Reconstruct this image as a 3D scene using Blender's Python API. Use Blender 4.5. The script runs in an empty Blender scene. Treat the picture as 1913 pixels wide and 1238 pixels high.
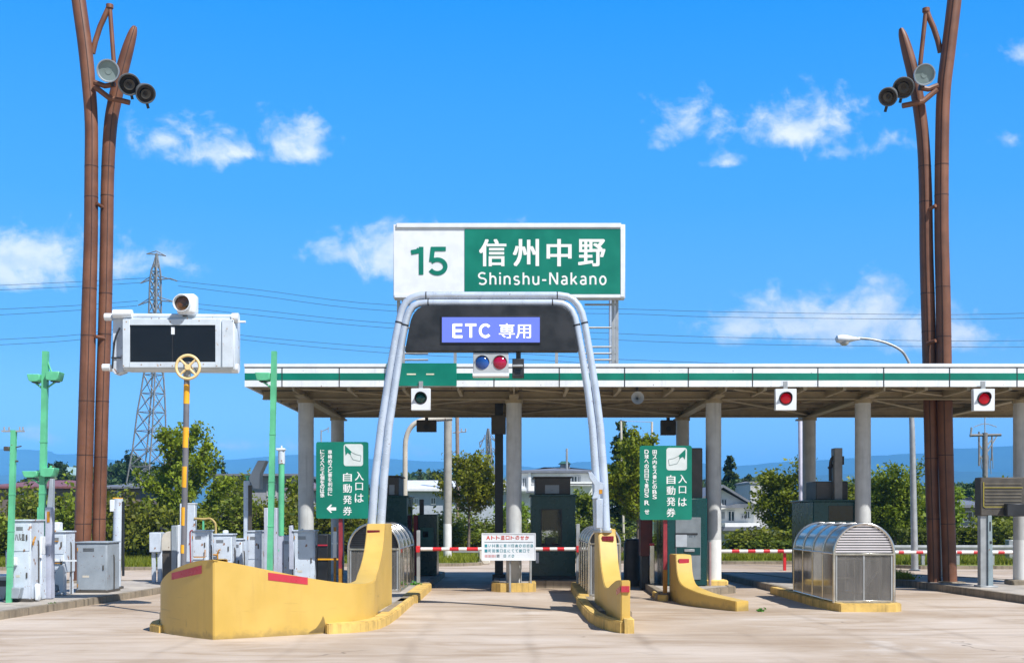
import bpy, bmesh, math, random
from mathutils import Vector, Matrix, Euler, noise
import numpy as np

R = math.radians
random.seed(7)
SC = bpy.context.scene
COL = SC.collection
F = 2220.0          # focal length of the photograph in its own pixels
HZ = 962.0          # horizon row
CX = 956.5
EYE = 2.0

# ------------------------------------------------------------------ camera
cam_d = bpy.data.cameras.new("camera")
cam_d.sensor_width = 36.0
cam_d.lens = F / 1913.0 * 36.0
cam_d.shift_y = (HZ - 619.0) / 1913.0
cam_d.clip_start = 0.1
cam_d.clip_end = 30000.0
cam = bpy.data.objects.new("camera", cam_d)
cam.location = (0, 0, EYE)
cam.rotation_euler = (R(90), 0, 0)
COL.objects.link(cam)
SC.camera = cam

# ------------------------------------------------------------------ light
SUN_FROM = Vector((0.54, -0.58, 1.0)).normalized()
SUN_EL = math.asin(SUN_FROM.z)
SUN_ROT = math.atan2(SUN_FROM.x, SUN_FROM.y)
sun_d = bpy.data.lights.new("sun", 'SUN')
sun_d.energy = 4.5
sun_d.angle = R(0.53)
sun_d.color = (1.0, 0.965, 0.915)
sun = bpy.data.objects.new("sun", sun_d)
sun.rotation_euler = (-SUN_FROM).to_track_quat('-Z', 'Y').to_euler()
sun.location = (40, -40, 80)
COL.objects.link(sun)

SC.view_settings.view_transform = 'Standard'
SC.view_settings.look = 'None'
SC.view_settings.exposure = 0.55
SC.view_settings.gamma = 1.0
SC.view_settings.use_curve_mapping = False
SC.cycles.use_denoising = True
SC.cycles.max_bounces = 8
SC.cycles.transparent_max_bounces = 12
SC.cycles.volume_bounces = 2
SC.cycles.sample_clamp_indirect = 6.0


class NT:
    """small helper round a node tree"""
    def __init__(self, tree):
        self.t = tree
        tree.nodes.clear()

    def n(self, kind, **kw):
        nd = self.t.nodes.new(kind)
        for k, v in kw.items():
            setattr(nd, k, v)
        return nd

    def link(self, a, b):
        self.t.links.new(a, b)

    def put(self, sock, v):
        if isinstance(v, (int, float)):
            sock.default_value = v
        elif isinstance(v, (tuple, list)):
            sock.default_value = (*v, 1.0) if len(v) == 3 and sock.type == 'RGBA' else v
        else:
            self.link(v, sock)

    def math(self, op, a, b=None, c=None, clamp=False):
        nd = self.n('ShaderNodeMath', operation=op, use_clamp=clamp)
        self.put(nd.inputs[0], a)
        if b is not None:
            self.put(nd.inputs[1], b)
        if c is not None:
            self.put(nd.inputs[2], c)
        return nd.outputs[0]

    def mix(self, f, a, b, mode='MIX'):
        nd = self.n('ShaderNodeMix', data_type='RGBA', blend_type=mode)
        self.put(nd.inputs[0], f)
        self.put(nd.inputs[6], a)
        self.put(nd.inputs[7], b)
        return nd.outputs[2]

    def ramp(self, f, lo, hi, a=0.0, b=1.0, smooth=True):
        nd = self.n('ShaderNodeMapRange', interpolation_type='SMOOTHSTEP' if smooth else 'LINEAR')
        self.put(nd.inputs[0], f)
        for i, v in enumerate((lo, hi, a, b)):
            self.put(nd.inputs[1 + i], v)
        return nd.outputs[0]

    def noise(self, vec, scale, detail=4.0, rough=0.55, dist=0.0):
        nd = self.n('ShaderNodeTexNoise')
        if vec is not None:
            self.link(vec, nd.inputs['Vector'])
        nd.inputs['Scale'].default_value = scale
        nd.inputs['Detail'].default_value = detail
        nd.inputs['Roughness'].default_value = rough
        nd.inputs['Distortion'].default_value = dist
        return nd.outputs[0]

    def mapping(self, vec, scale=(1, 1, 1), loc=(0, 0, 0)):
        nd = self.n('ShaderNodeMapping')
        self.link(vec, nd.inputs[0])
        nd.inputs[1].default_value = loc
        nd.inputs[3].default_value = scale
        return nd.outputs[0]


# ------------------------------------------------------------------ sky
world = bpy.data.worlds.new("World")
SC.world = world
world.use_nodes = True
W = NT(world.node_tree)
sky = W.n('ShaderNodeTexSky', sky_type='NISHITA')
sky.sun_disc = False
sky.sun_elevation = SUN_EL
sky.sun_rotation = SUN_ROT
sky.altitude = 300
sky.air_density = 1.0
sky.dust_density = 0.25
sky.ozone_density = 3.0
hs = W.n('ShaderNodeHueSaturation')
hs.inputs['Hue'].default_value = 0.503
hs.inputs['Saturation'].default_value = 1.10
hs.inputs['Value'].default_value = 0.50
W.link(sky.outputs[0], hs.inputs['Color'])
geo = W.n('ShaderNodeTexCoord')
sep = W.n('ShaderNodeSeparateXYZ')
W.link(geo.outputs['Generated'], sep.inputs[0])
# the sky away from the sun, to the north, is the deepest blue
north = W.n('ShaderNodeValToRGB')
W.link(sep.outputs[2], north.inputs[0])
er = north.color_ramp
for pos, col in ((0.0, (2.8, 5.4, 9.5)), (0.06, (2.2, 4.6, 8.3)), (0.14, (0.80, 2.7, 5.8)), (0.25, (0.33, 2.1, 5.2)), (0.40, (0.05, 1.56, 5.0)), (0.7, (0.05, 1.2, 3.8))):
    el = er.elements[0] if pos == 0.0 else (er.elements[-1] if pos == 0.7 else er.elements.new(pos))
    el.position = pos
    el.color = (*[c / 12 for c in col], 1)
north5 = W.mix(1.0, north.outputs[0], (12, 12, 12), 'MULTIPLY')
nm = W.math('MULTIPLY', W.ramp(sep.outputs[1], 0.15, 0.6), W.ramp(sep.outputs[2], 0.75, 0.5))
skycol = W.mix(nm, hs.outputs[0], north5)
yy = W.math('MAXIMUM', sep.outputs[1], 0.02)
uu = W.math('DIVIDE', sep.outputs[0], yy)
vv = W.math('DIVIDE', sep.outputs[2], yy)
cmb = W.n('ShaderNodeCombineXYZ')
W.link(uu, cmb.inputs[0]); W.link(vv, cmb.inputs[1])
# cumulus banks to the north: bearing (tan), height (tan), half width, half height, thickness
CLOUDS = [
    (-0.405, 0.212, 0.060, 0.030, 1.0), (-0.430, 0.200, 0.075, 0.022, .95), (-0.320, 0.206, 0.050, 0.016, .5), (-0.288, 0.212, 0.032, 0.020, .62),
    (-0.285, 0.316, 0.040, 0.024, .62), (-0.256, 0.304, 0.044, 0.018, .66), (-0.192, 0.312, 0.036, 0.026, .78), (-0.178, 0.303, 0.034, 0.018, .72), (-0.225, 0.304, 0.040, 0.014, .72), (-0.238, 0.322, 0.014, 0.009, .35),
    (-0.142, 0.218, 0.034, 0.018, .92), (-0.100, 0.214, 0.050, 0.028, .95), (0.005, 0.248, 0.016, 0.007, .25),
    (0.152, 0.325, 0.040, 0.026, .72), (0.132, 0.332, 0.022, 0.016, .5), (0.240, 0.322, 0.046, 0.028, .82), (0.268, 0.330, 0.034, 0.022, .8), (0.212, 0.328, 0.022, 0.015, .5), (0.180, 0.297, 0.016, 0.012, .6), (0.325, 0.314, 0.026, 0.016, .3), (0.270, 0.305, 0.034, 0.012, .38),
    (0.042, 0.296, 0.010, 0.014, .35), (0.425, 0.385, 0.028, 0.016, .5), (0.420, 0.310, 0.022, 0.012, .3),
    (0.205, 0.158, 0.042, 0.026, .95), (0.235, 0.158, 0.050, 0.026, 1.0), (0.302, 0.164, 0.036, 0.034, 1.05), (0.270, 0.155, 0.070, 0.026, 1.0), (0.355, 0.152, 0.050, 0.026, .95), (0.395, 0.148, 0.03, 0.016, .7),
    (-0.405, 0.066, 0.026, 0.014, .55), (-0.230, 0.058, 0.080, 0.008, .45), (-0.170, 0.055, 0.05, 0.010, .45), (-0.075, 0.052, 0.04, 0.007, .35), (0.150, 0.050, 0.06, 0.006, .3),
]
best = None
for cx, cy, rx, ry, k in CLOUDS:
    a = W.math('MULTIPLY_ADD', uu, 1.0 / rx, -cx / rx)
    b = W.math('MULTIPLY_ADD', vv, 1.0 / ry, -cy / ry)
    b = W.math('MAXIMUM', b, W.math('MULTIPLY', b, -1.9))   # flat bases
    r2 = W.math('ADD', W.math('MULTIPLY', a, a), W.math('MULTIPLY', b, b))
    e = W.math('MULTIPLY_ADD', W.math('SQRT', r2), -k * 0.70, k * 1.12)
    best = e if best is None else W.math('SMOOTH_MAX', best, e, 0.12)
nz = W.noise(cmb.outputs[0], 26.0, 7.0, 0.60, 0.35)
nz2 = W.noise(W.mapping(cmb.outputs[0], (1, 1.6, 1), (3, 1, 0)), 62.0, 5.0, 0.60, 0.2)
dens = W.math('ADD', best, W.math('MULTIPLY_ADD', nz, 1.9, -1.20))
dens = W.math('ADD', dens, W.math('MULTIPLY_ADD', nz2, 0.55, -0.30))
mask = W.math('MULTIPLY', W.ramp(dens, -0.06, 0.72), 0.95)
mask = W.math('MULTIPLY', mask, W.ramp(sep.outputs[1], 0.3, 0.4))
shade = W.ramp(W.noise(W.mapping(cmb.outputs[0], (1, 1.8, 1), (0, 0.012, 4)), 30.0, 4.0), 0.36, 0.62)
ccol = W.mix(shade, (3.9, 4.5, 5.4), (5.3, 5.5, 5.8))
fin = W.mix(mask, skycol, ccol)
bg = W.n('ShaderNodeBackground')
bg.inputs[1].default_value = 0.15
W.link(fin, bg.inputs[0])
wo = W.n('ShaderNodeOutputWorld')
W.link(bg.outputs[0], wo.inputs[0])

# ------------------------------------------------------------------ helpers: pixels to places
def PX(px, Y):
    return (px - CX) * Y / F

def PZ(py, Y):
    return EYE + (HZ - py) * Y / F

def P(px, py, Y):
    return Vector((PX(px, Y), Y, PZ(py, Y)))


# ------------------------------------------------------------------ materials
MATS = {}

def paint(name, col, rough=0.5, metal=0.0, var=0.10, nscale=3.0, rust=0.0, rustscale=9.0, dirt=0.0, bump=0.0,
          streak=0.0, spec=0.5, coat=0.0, rustcol=(0.16, 0.06, 0.02)):
    if name in MATS:
        return MATS[name]
    m = bpy.data.materials.new(name)
    m.use_nodes = True
    N = NT(m.node_tree)
    out = N.n('ShaderNodeOutputMaterial')
    bs = N.n('ShaderNodeBsdfPrincipled')
    N.link(bs.outputs[0], out.inputs[0])
    tc = N.n('ShaderNodeTexCoord').outputs['Object']
    f = N.noise(tc, nscale, 5.0)
    dark = tuple(c * (1 - 2.2 * var) for c in col)
    lite = tuple(min(0.95, c * (1 + 1.4 * var)) for c in col)
    c = N.mix(N.ramp(f, 0.3, 0.7), dark, lite)
    if streak > 0:
        sv = N.noise(N.mapping(tc, (11, 11, 0.7)), 1.0, 4.0)
        c = N.mix(N.math('MULTIPLY', N.ramp(sv, 0.52, 0.78), streak), c, tuple(x * 0.45 for x in col))
    if dirt > 0:
        dv = N.noise(tc, 1.7, 6.0, 0.65, 0.3)
        c = N.mix(N.math('MULTIPLY', N.ramp(dv, 0.50, 0.72), dirt), c, (0.09, 0.075, 0.055))
    if rust > 0.3:
        sv2 = N.noise(tc, rustscale * 3.2, 2.0, 0.5)
        c = N.mix(N.ramp(sv2, 0.715, 0.74, 0.0, 0.85), c, rustcol)
    if rust > 0:
        rv = N.noise(tc, rustscale, 3.0, 0.6)
        c = N.mix(N.math('MULTIPLY', N.ramp(rv, 0.70 - 0.1 * rust, 0.76 - 0.1 * rust), 0.9), c, rustcol)
    N.link(c, bs.inputs['Base Color'])
    N.put(bs.inputs['Roughness'], N.ramp(f, 0.2, 0.8, rough * 0.8, min(1, rough * 1.2)))
    bs.inputs['Metallic'].default_value = metal
    bs.inputs['Specular IOR Level'].default_value = spec
    bs.inputs['Coat Weight'].default_value = coat
    if bump > 0:
        bp = N.n('ShaderNodeBump')
        bp.inputs['Strength'].default_value = bump
        bp.inputs['Distance'].default_value = 0.01
        N.link(N.noise(tc, nscale * 9, 4.0), bp.inputs['Height'])
        N.link(bp.outputs[0], bs.inputs['Normal'])
    MATS[name] = m
    return m


def glass(name, col, alpha=0.5, rough=0.12):
    """dusty see-through plastic or glass: part mirror sheet, part clear"""
    if name in MATS:
        return MATS[name]
    m = bpy.data.materials.new(name)
    m.use_nodes = True
    N = NT(m.node_tree)
    out = N.n('ShaderNodeOutputMaterial')
    bs = N.n('ShaderNodeBsdfPrincipled')
    tc = N.n('ShaderNodeTexCoord').outputs['Object']
    f = N.noise(N.mapping(tc, (3, 3, 0.6)), 2.0, 5.0)
    c = N.mix(f, tuple(x * 0.6 for x in col), col)
    N.link(c, bs.inputs['Base Color'])
    bs.inputs['Roughness'].default_value = rough
    bs.inputs['Specular IOR Level'].default_value = 0.9
    N.put(bs.inputs['Alpha'], N.ramp(f, 0.3, 0.7, alpha * 0.85, min(1, alpha * 1.15)))
    N.link(bs.outputs[0], out.inputs[0])
    MATS[name] = m
    return m


def glow(name, col, strength, base=None):
    if name in MATS:
        return MATS[name]
    m = bpy.data.materials.new(name)
    m.use_nodes = True
    N = NT(m.node_tree)
    out = N.n('ShaderNodeOutputMaterial')
    bs = N.n('ShaderNodeBsdfPrincipled')
    bs.inputs['Base Color'].default_value = (*(base or col), 1)
    bs.inputs['Roughness'].default_value = 0.3
    bs.inputs['Emission Color'].default_value = (*col, 1)
    bs.inputs['Emission Strength'].default_value = strength
    N.link(bs.outputs[0], out.inputs[0])
    MATS[name] = m
    return m


def leafmat(name, a, b, trans=0.35, nscale=1.2):
    """a, b: darker and lighter leaf colour; every leaf gets its own shade, clumps differ too"""
    if name in MATS:
        return MATS[name]
    m = bpy.data.materials.new(name)
    m.use_nodes = True
    N = NT(m.node_tree)
    out = N.n('ShaderNodeOutputMaterial')
    g = N.n('ShaderNodeNewGeometry')
    tc = N.n('ShaderNodeTexCoord').outputs['Object']
    f = N.math('ADD', N.math('MULTIPLY', g.outputs['Random Per Island'], 0.55), N.math('MULTIPLY', N.ramp(N.noise(tc, nscale, 3.0), 0.3, 0.7), 0.5))
    oi = N.n('ShaderNodeObjectInfo').outputs['Random']
    c = N.mix(f, a, b)
    hv_ = N.n('ShaderNodeHueSaturation')
    N.put(hv_.inputs['Hue'], N.math('MULTIPLY_ADD', oi, 0.045, 0.475))
    N.put(hv_.inputs['Value'], N.math('MULTIPLY_ADD', oi, 0.50, 0.80))
    N.link(c, hv_.inputs['Color'])
    c = hv_.outputs[0]
    d = N.n('ShaderNodeBsdfPrincipled')
    N.link(c, d.inputs['Base Color'])
    d.inputs['Roughness'].default_value = 0.55
    d.inputs['Specular IOR Level'].default_value = 0.3
    t = N.n('ShaderNodeBsdfTranslucent')
    N.link(N.mix(0.5, c, (b[0] * 1.3, b[1] * 1.3, b[2] * 0.6)), t.inputs[0])
    mx = N.n('ShaderNodeMixShader')
    mx.inputs[0].default_value = trans
    N.link(d.outputs[0], mx.inputs[1]); N.link(t.outputs[0], mx.inputs[2])
    N.link(mx.outputs[0], out.inputs[0])
    MATS[name] = m
    return m


# ------------------------------------------------------------------ mesh builder
def smooth_mesh(me, ang=38):
    if len(me.polygons) == 0:
        return
    me.polygons.foreach_set('use_smooth', [True] * len(me.polygons))
    try:
        me.set_sharp_from_angle(angle=R(ang))
    except Exception:
        pass


class MB:
    def __init__(self):
        self.bm = bmesh.new()

    def _merge(self, tmp, M=None):
        if M is not None:
            bmesh.ops.transform(tmp, matrix=M, verts=tmp.verts)
        me = bpy.data.meshes.new("tmp")
        tmp.to_mesh(me)
        tmp.free()
        self.bm.from_mesh(me)
        bpy.data.meshes.remove(me)
        return self

    def box(self, x0, x1, y0, y1, z0, z1, bev=0.0, M=None, seg=1):
        t = bmesh.new()
        bmesh.ops.create_cube(t, size=1.0)
        for v in t.verts:
            v.co = Vector(((x0 + x1) / 2 + v.co.x * (x1 - x0), (y0 + y1) / 2 + v.co.y * (y1 - y0), (z0 + z1) / 2 + v.co.z * (z1 - z0)))
        if bev > 0:
            bmesh.ops.bevel(t, geom=list(t.edges), offset=bev, segments=seg, affect='EDGES', profile=0.5)
        return self._merge(t, M)

    def tube(self, pts, r, n=10, cap=True, r1=None, square=False, ry=None):
        """tube along a polyline; r may be a list"""
        pts = [Vector(p) for p in pts]
        k = len(pts)
        rs = r if isinstance(r, (list, tuple)) else [r + ((r1 if r1 is not None else r) - r) * i / max(1, k - 1) for i in range(k)]
        bm = self.bm
        tang = []
        for i in range(k):
            a = pts[max(0, i - 1)]; b = pts[min(k - 1, i + 1)]
            d = (b - a)
            tang.append(d.normalized() if d.length > 1e-9 else Vector((0, 0, 1)))
        ref = Vector((0, 1, 0)) if abs(tang[0].y) < 0.9 else Vector((1, 0, 0))
        rings = []
        u = (ref - tang[0] * ref.dot(tang[0])).normalized()
        for i in range(k):
            u = (u - tang[i] * u.dot(tang[i]))
            u = u.normalized() if u.length > 1e-6 else Vector((1, 0, 0))
            w = tang[i].cross(u)
            sc = 1.0
            if 0 < i < k - 1:
                c = (pts[i] - pts[i - 1]).normalized().dot((pts[i + 1] - pts[i]).normalized())
                sc = 1.0 / max(0.6, math.sqrt(max(0.05, (1 + c) / 2)))
                sc = min(sc, 1.3)
            ring = []
            for j in range(n):
                th = 2 * math.pi * (j + (0.5 if square else 0)) / n
                rr = rs[i] * (1.41421 if square and n == 4 else 1.0)
                ring.append(bm.verts.new(pts[i] + u * math.cos(th) * (ry * rs[i] / r if ry and not isinstance(r, (list, tuple)) else rr) + w * math.sin(th) * rr))
            rings.append(ring)
        for a, b in zip(rings, rings[1:]):
            for j in range(n):
                bm.faces.new((a[j], a[(j + 1) % n], b[(j + 1) % n], b[j]))
        if cap and n > 2:
            try:
                bm.faces.new(list(reversed(rings[0]))); bm.faces.new(rings[-1])
            except ValueError:
                pass
        return self

    def cyl(self, p0, p1, r, n=16, r1=None):
        return self.tube([p0, p1], r, n, True, r1)

    def lathe(self, prof, M=None, n=20):
        """prof: list of (radius, z)"""
        t = bmesh.new()
        rings = []
        for r, z in prof:
            if r < 1e-5:
                rings.append([t.verts.new((0, 0, z))])
            else:
                rings.append([t.verts.new((r * math.cos(2 * math.pi * j / n), r * math.sin(2 * math.pi * j / n), z)) for j in range(n)])
        for a, b in zip(rings, rings[1:]):
            for j in range(n):
                j2 = (j + 1) % n
                if len(a) == 1 and len(b) == 1:
                    continue
                if len(a) == 1:
                    t.faces.new((a[0], b[j2], b[j]))
                elif len(b) == 1:
                    t.faces.new((a[j], a[j2], b[0]))
                else:
                    t.faces.new((a[j], a[j2], b[j2], b[j]))
        bmesh.ops.recalc_face_normals(t, faces=t.faces)
        return self._merge(t, M)

    def prism(self, poly, y0, y1, bev=0.0, M=None):
        """poly: (x, z) outline, extruded in y"""
        t = bmesh.new()
        a = [t.verts.new((x, y0, z)) for x, z in poly]
        b = [t.verts.new((x, y1, z)) for x, z in poly]
        t.faces.new(a); t.faces.new(list(reversed(b)))
        k = len(poly)
        for i in range(k):
            t.faces.new((a[i], b[i], b[(i + 1) % k], a[(i + 1) % k]))
        bmesh.ops.recalc_face_normals(t, faces=t.faces)
        if bev > 0:
            bmesh.ops.bevel(t, geom=list(t.edges), offset=bev, segments=1, affect='EDGES')
        return self._merge(t, M)

    def slab(self, poly, z0, z1, bev=0.0, M=None):
        """poly: (x, y) outline, extruded in z"""
        t = bmesh.new()
        a = [t.verts.new((x, y, z0)) for x, y in poly]
        b = [t.verts.new((x, y, z1)) for x, y in poly]
        t.faces.new(list(reversed(a))); top = t.faces.new(b)
        k = len(poly)
        for i in range(k):
            t.faces.new((a[i], a[(i + 1) % k], b[(i + 1) % k], b[i]))
        bmesh.ops.recalc_face_normals(t, faces=t.faces)
        if bev > 0:
            bmesh.ops.bevel(t, geom=[e for e in t.edges if all(v.co.z > z1 - 1e-6 for v in e.verts)], offset=bev, segments=2, affect='EDGES')
        return self._merge(t, M)

    def quad(self, *ps):
        self.bm.faces.new([self.bm.verts.new(p) for p in ps])
        return self

    def wall(self, st, th, side=1, bev=0.02, z0=-0.02):
        """ribbon wall: st = (x, y, ztop) along its outer face; thickness th to the left (side=1) or right"""
        k = len(st)
        t = bmesh.new()
        nor = []
        for i in range(k):
            ds = []
            if i > 0:
                ds.append((Vector(st[i][:2]) - Vector(st[i - 1][:2])).normalized())
            if i < k - 1:
                ds.append((Vector(st[i + 1][:2]) - Vector(st[i][:2])).normalized())
            ns = [Vector((-d.y, d.x)) * side for d in ds]
            m = sum(ns, Vector((0, 0))).normalized()
            m = m / max(0.45, m.dot(ns[0]))
            nor.append(m)
        ths = th if isinstance(th, (list, tuple)) else [th] * k
        rows = []
        for (x, y, z), m, tk in zip(st, nor, ths):
            ix, iy = x + m.x * tk, y + m.y * tk
            rows.append([t.verts.new((x, y, z0)), t.verts.new((x, y, z)), t.verts.new((ix, iy, z)), t.verts.new((ix, iy, z0))])
        for a, b in zip(rows, rows[1:]):
            for j in range(3):
                t.faces.new((a[j], b[j], b[j + 1], a[j + 1]))
        t.faces.new(rows[0]); t.faces.new(list(reversed(rows[-1])))
        bmesh.ops.recalc_face_normals(t, faces=t.faces)
        if bev > 0:
            es = []
            for e in t.edges:
                if len(e.link_faces) == 2 and e.calc_face_angle(0) > R(50):
                    es.append(e)
            bmesh.ops.bevel(t, geom=es, offset=bev, segments=2, affect='EDGES')
        return self._merge(t)

    def build(self, name, mat, root=None, parent=None, ang=38):
        """link as one mesh; vertices are in world metres and become local to root"""
        me = bpy.data.meshes.new(name)
        self.bm.to_mesh(me)
        self.bm.free()
        mats = mat if isinstance(mat, (list, tuple)) else [mat]
        for m in mats:
            me.materials.append(m)
        smooth_mesh(me, ang)
        return attach(me, name, root, parent)


def attach(me, name, root=None, parent=None):
    o = bpy.data.objects.new(name, me)
    COL.objects.link(o)
    if root is not None:
        me.transform(Matrix.Translation(-Vector(root.location)))
        o.parent = parent if parent is not None else root
    return o


def thing(name, label, cat, loc, group=None):
    o = bpy.data.objects.new(name, None)
    o.empty_display_size = 0.2
    COL.objects.link(o)
    o.location = loc
    return tag(o, label, cat, group)


def tag(o, label, cat, group=None):
    o['label'] = label
    o['category'] = cat
    if group:
        o['group'] = group
    return o


def kind(o, k):
    o['kind'] = k
    return o


def part(mb, name, mat, root, parent=None, label=None, ang=38):
    o = mb.build(name, mat, root, parent, ang)
    if label:
        o['label'] = label
    return o


def dup(root, loc, label, rotz=0.0, scale=None):
    r = root.copy(); COL.objects.link(r)
    r.location = loc
    r.rotation_euler = (0, 0, rotz)
    if scale:
        r.scale = scale if isinstance(scale, (tuple, list)) else (scale,) * 3
    r['label'] = label
    kids = {}
    for ch in root.children:
        c = ch.copy(); COL.objects.link(c); c.parent = r
        for g in ch.children:
            d = g.copy(); COL.objects.link(d); d.parent = c
    return r


# ------------------------------------------------------------------ lettering
_TEXT = {}

def glyphs(s):
    if s not in _TEXT:
        cu = bpy.data.curves.new("letters", 'FONT')
        cu.body = s
        cu.size = 1.0
        cu.resolution_u = 4
        o = bpy.data.objects.new("letters", cu)
        COL.objects.link(o)
        dg = bpy.context.evaluated_depsgraph_get()
        dg.update()
        me = bpy.data.meshes.new_from_object(o.evaluated_get(dg))
        vs = [v.co.copy() for v in me.vertices]
        fs = [tuple(p.vertices) for p in me.polygons]
        bpy.data.objects.remove(o); bpy.data.curves.remove(cu); bpy.data.meshes.remove(me)
        _TEXT[s] = (vs, fs)
    return _TEXT[s]


def write(mb, s, x0, x1, z0, z1, y, bold=0.0):
    """fit the string into the box x0..x1, z0..z1 on the plane y (facing -y); bold thickens the strokes
    by that share of the height with shifted layers a fraction of a millimetre apart"""
    vs, fs = glyphs(s)
    if not vs:
        return
    ax = min(v.x for v in vs); bx = max(v.x for v in vs)
    az = min(v.y for v in vs); bz = max(v.y for v in vs)
    b = bold * (z1 - z0)
    x0, x1, z0, z1 = x0 + b, x1 - b, z0 + b, z1 - b
    sx = (x1 - x0) / max(1e-6, bx - ax); sz = (z1 - z0) / max(1e-6, bz - az)
    layers = [(0, 0)] if b == 0 else [(0, 0), (b, b * .6), (-b, -b * .6), (-b, b * .6), (b, -b * .6)]
    for q, (ox, oz) in enumerate(layers):
        bv = [mb.bm.verts.new((x0 + (v.x - ax) * sx + ox, y - q * 0.0003, z0 + (v.y - az) * sz + oz)) for v in vs]
        for f in fs:
            try:
                mb.bm.faces.new([bv[i] for i in f])
            except ValueError:
                pass


def _arc(cx, cy, rx, ry, a0, a1, n=10):
    return [(cx + rx * math.cos(R(a0 + (a1 - a0) * k / n)), cy + ry * math.sin(R(a0 + (a1 - a0) * k / n))) for k in range(n + 1)]

# a plain grotesque alphabet drawn with a broad stroke: letter -> (width, strokes); x height 0.72, capitals 1
_GROT = {
    'S': (.62, [_arc(.31, .745, .25, .225, 35, 270, 14) + _arc(.31, .275, .265, .245, 90, -145, 14)[1:]]),
    'h': (.50, [[(.06, 0), (.06, 1)], [(.06, .44)] + _arc(.25, .44, .19, .24, 165, 0, 10) + [(.44, 0)]]),
    'i': (.12, [[(.06, 0), (.06, .70)], [(.06, .86), (.06, 1)]]),
    'n': (.50, [[(.06, 0), (.06, .70)], [(.06, .44)] + _arc(.25, .44, .19, .24, 165, 0, 10) + [(.44, 0)]]),
    's': (.46, [_arc(.23, .515, .165, .165, 30, 270, 12) + _arc(.23, .185, .18, .165, 90, -150, 12)[1:]]),
    'u': (.50, [[(.44, 0), (.44, .70)], [(.06, .70)] + _arc(.25, .26, .19, .24, 180, 345, 10)]),
    '-': (.30, [[(.0, .37), (.30, .37)]]),
    'N': (.66, [[(.07, 0), (.07, 1)], [(.09, .98), (.57, .02)], [(.59, 0), (.59, 1)]]),
    'a': (.48, [_arc(.23, .50, .17, .18, 150, 0, 10) + [(.41, 0)], _arc(.22, .20, .17, .17, 50, 330, 14)]),
    'k': (.48, [[(.06, 0), (.06, 1)], [(.08, .27), (.42, .69)], [(.20, .40), (.45, .01)]]),
    'o': (.52, [_arc(.26, .35, .205, .33, 0, 360, 22)]),
    'E': (.58, [[(.08, 0), (.08, 1)], [(.08, .93), (.55, .93)], [(.08, .51), (.52, .51)], [(.08, .07), (.56, .07)]]),
    'T': (.62, [[(.31, 0), (.31, .9)], [(.0, .93), (.62, .93)]]),
    'C': (.70, [_arc(.37, .5, .29, .43, 42, 318, 20)]),
    '1': (.30, [[(.235, 0), (.235, 1.0)], [(.19, .92), (.15, .84), (.0, .80)]]),
    '5': (.58, [[(.53, .925), (.13, .925), (.085, .47)] , _arc(.27, .31, .245, .24, 140, -150, 18)]),
}


def write_grot(mb, s, x0, x1, z0, z1, y, weight=.12, gap=.16, cap=None):
    tot = sum(_GROT[c][0] for c in s) + gap * (len(s) - 1)
    kx = (x1 - x0) / tot; kz = z1 - z0
    x = x0
    layer = 0
    for c in s:
        w, strokes = _GROT[c]
        for st in strokes:
            pts = [Vector((x + a * kx, z0 + b * kz)) for a, b in st]
            hw = weight * kz / 2
            L = []; Rr = []
            for i, p in enumerate(pts):
                d0 = (p - pts[i - 1]).normalized() if i else None
                d1 = (pts[i + 1] - p).normalized() if i < len(pts) - 1 else None
                d = ((d0 or d1) + (d1 or d0)).normalized()
                n = Vector((-d.y, d.x))
                k = hw / max(.5, n.dot(Vector((-(d1 or d0).y, (d1 or d0).x))))
                L.append(p + n * k); Rr.append(p - n * k)
            yy = y - 0.0003 * (layer % 4)
            layer += 1
            a = [mb.bm.verts.new((p.x, yy, p.y)) for p in L]; b = [mb.bm.verts.new((p.x, yy, p.y)) for p in Rr]
            for i in range(len(a) - 1):
                mb.bm.faces.new((a[i], b[i], b[i + 1], a[i + 1]))
        x += (w + gap) * kx


def grot_px(mb, s, p0, p1, Y, weight=.12, gap=.16):
    a = P(p0[0], p0[1], Y); b = P(p1[0], p1[1], Y)
    write_grot(mb, s, a.x, b.x, a.z, b.z, Y, weight, gap)


def write_px(mb, s, p0, p1, Y, bold=0.0):
    """as write, with the box given by two photo points at depth Y"""
    a = P(p0[0], p0[1], Y); b = P(p1[0], p1[1], Y)
    write(mb, s, min(a.x, b.x), max(a.x, b.x), min(a.z, b.z), max(a.z, b.z), Y, bold)


def rnd(a, b):
    return random.uniform(a, b)


def spline(pts, n=6):
    pts = [Vector(p) for p in pts]
    out = []
    for i in range(len(pts) - 1):
        p0 = pts[max(0, i - 1)]; p1 = pts[i]; p2 = pts[i + 1]; p3 = pts[min(len(pts) - 1, i + 2)]
        for k in range(n):
            t = k / n
            out.append(0.5 * ((2 * p1) + (p2 - p0) * t + (2 * p0 - 5 * p1 + 4 * p2 - p3) * t * t + (3 * p1 - p0 - 3 * p2 + p3) * t ** 3))
    out.append(pts[-1])
    return out
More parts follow.
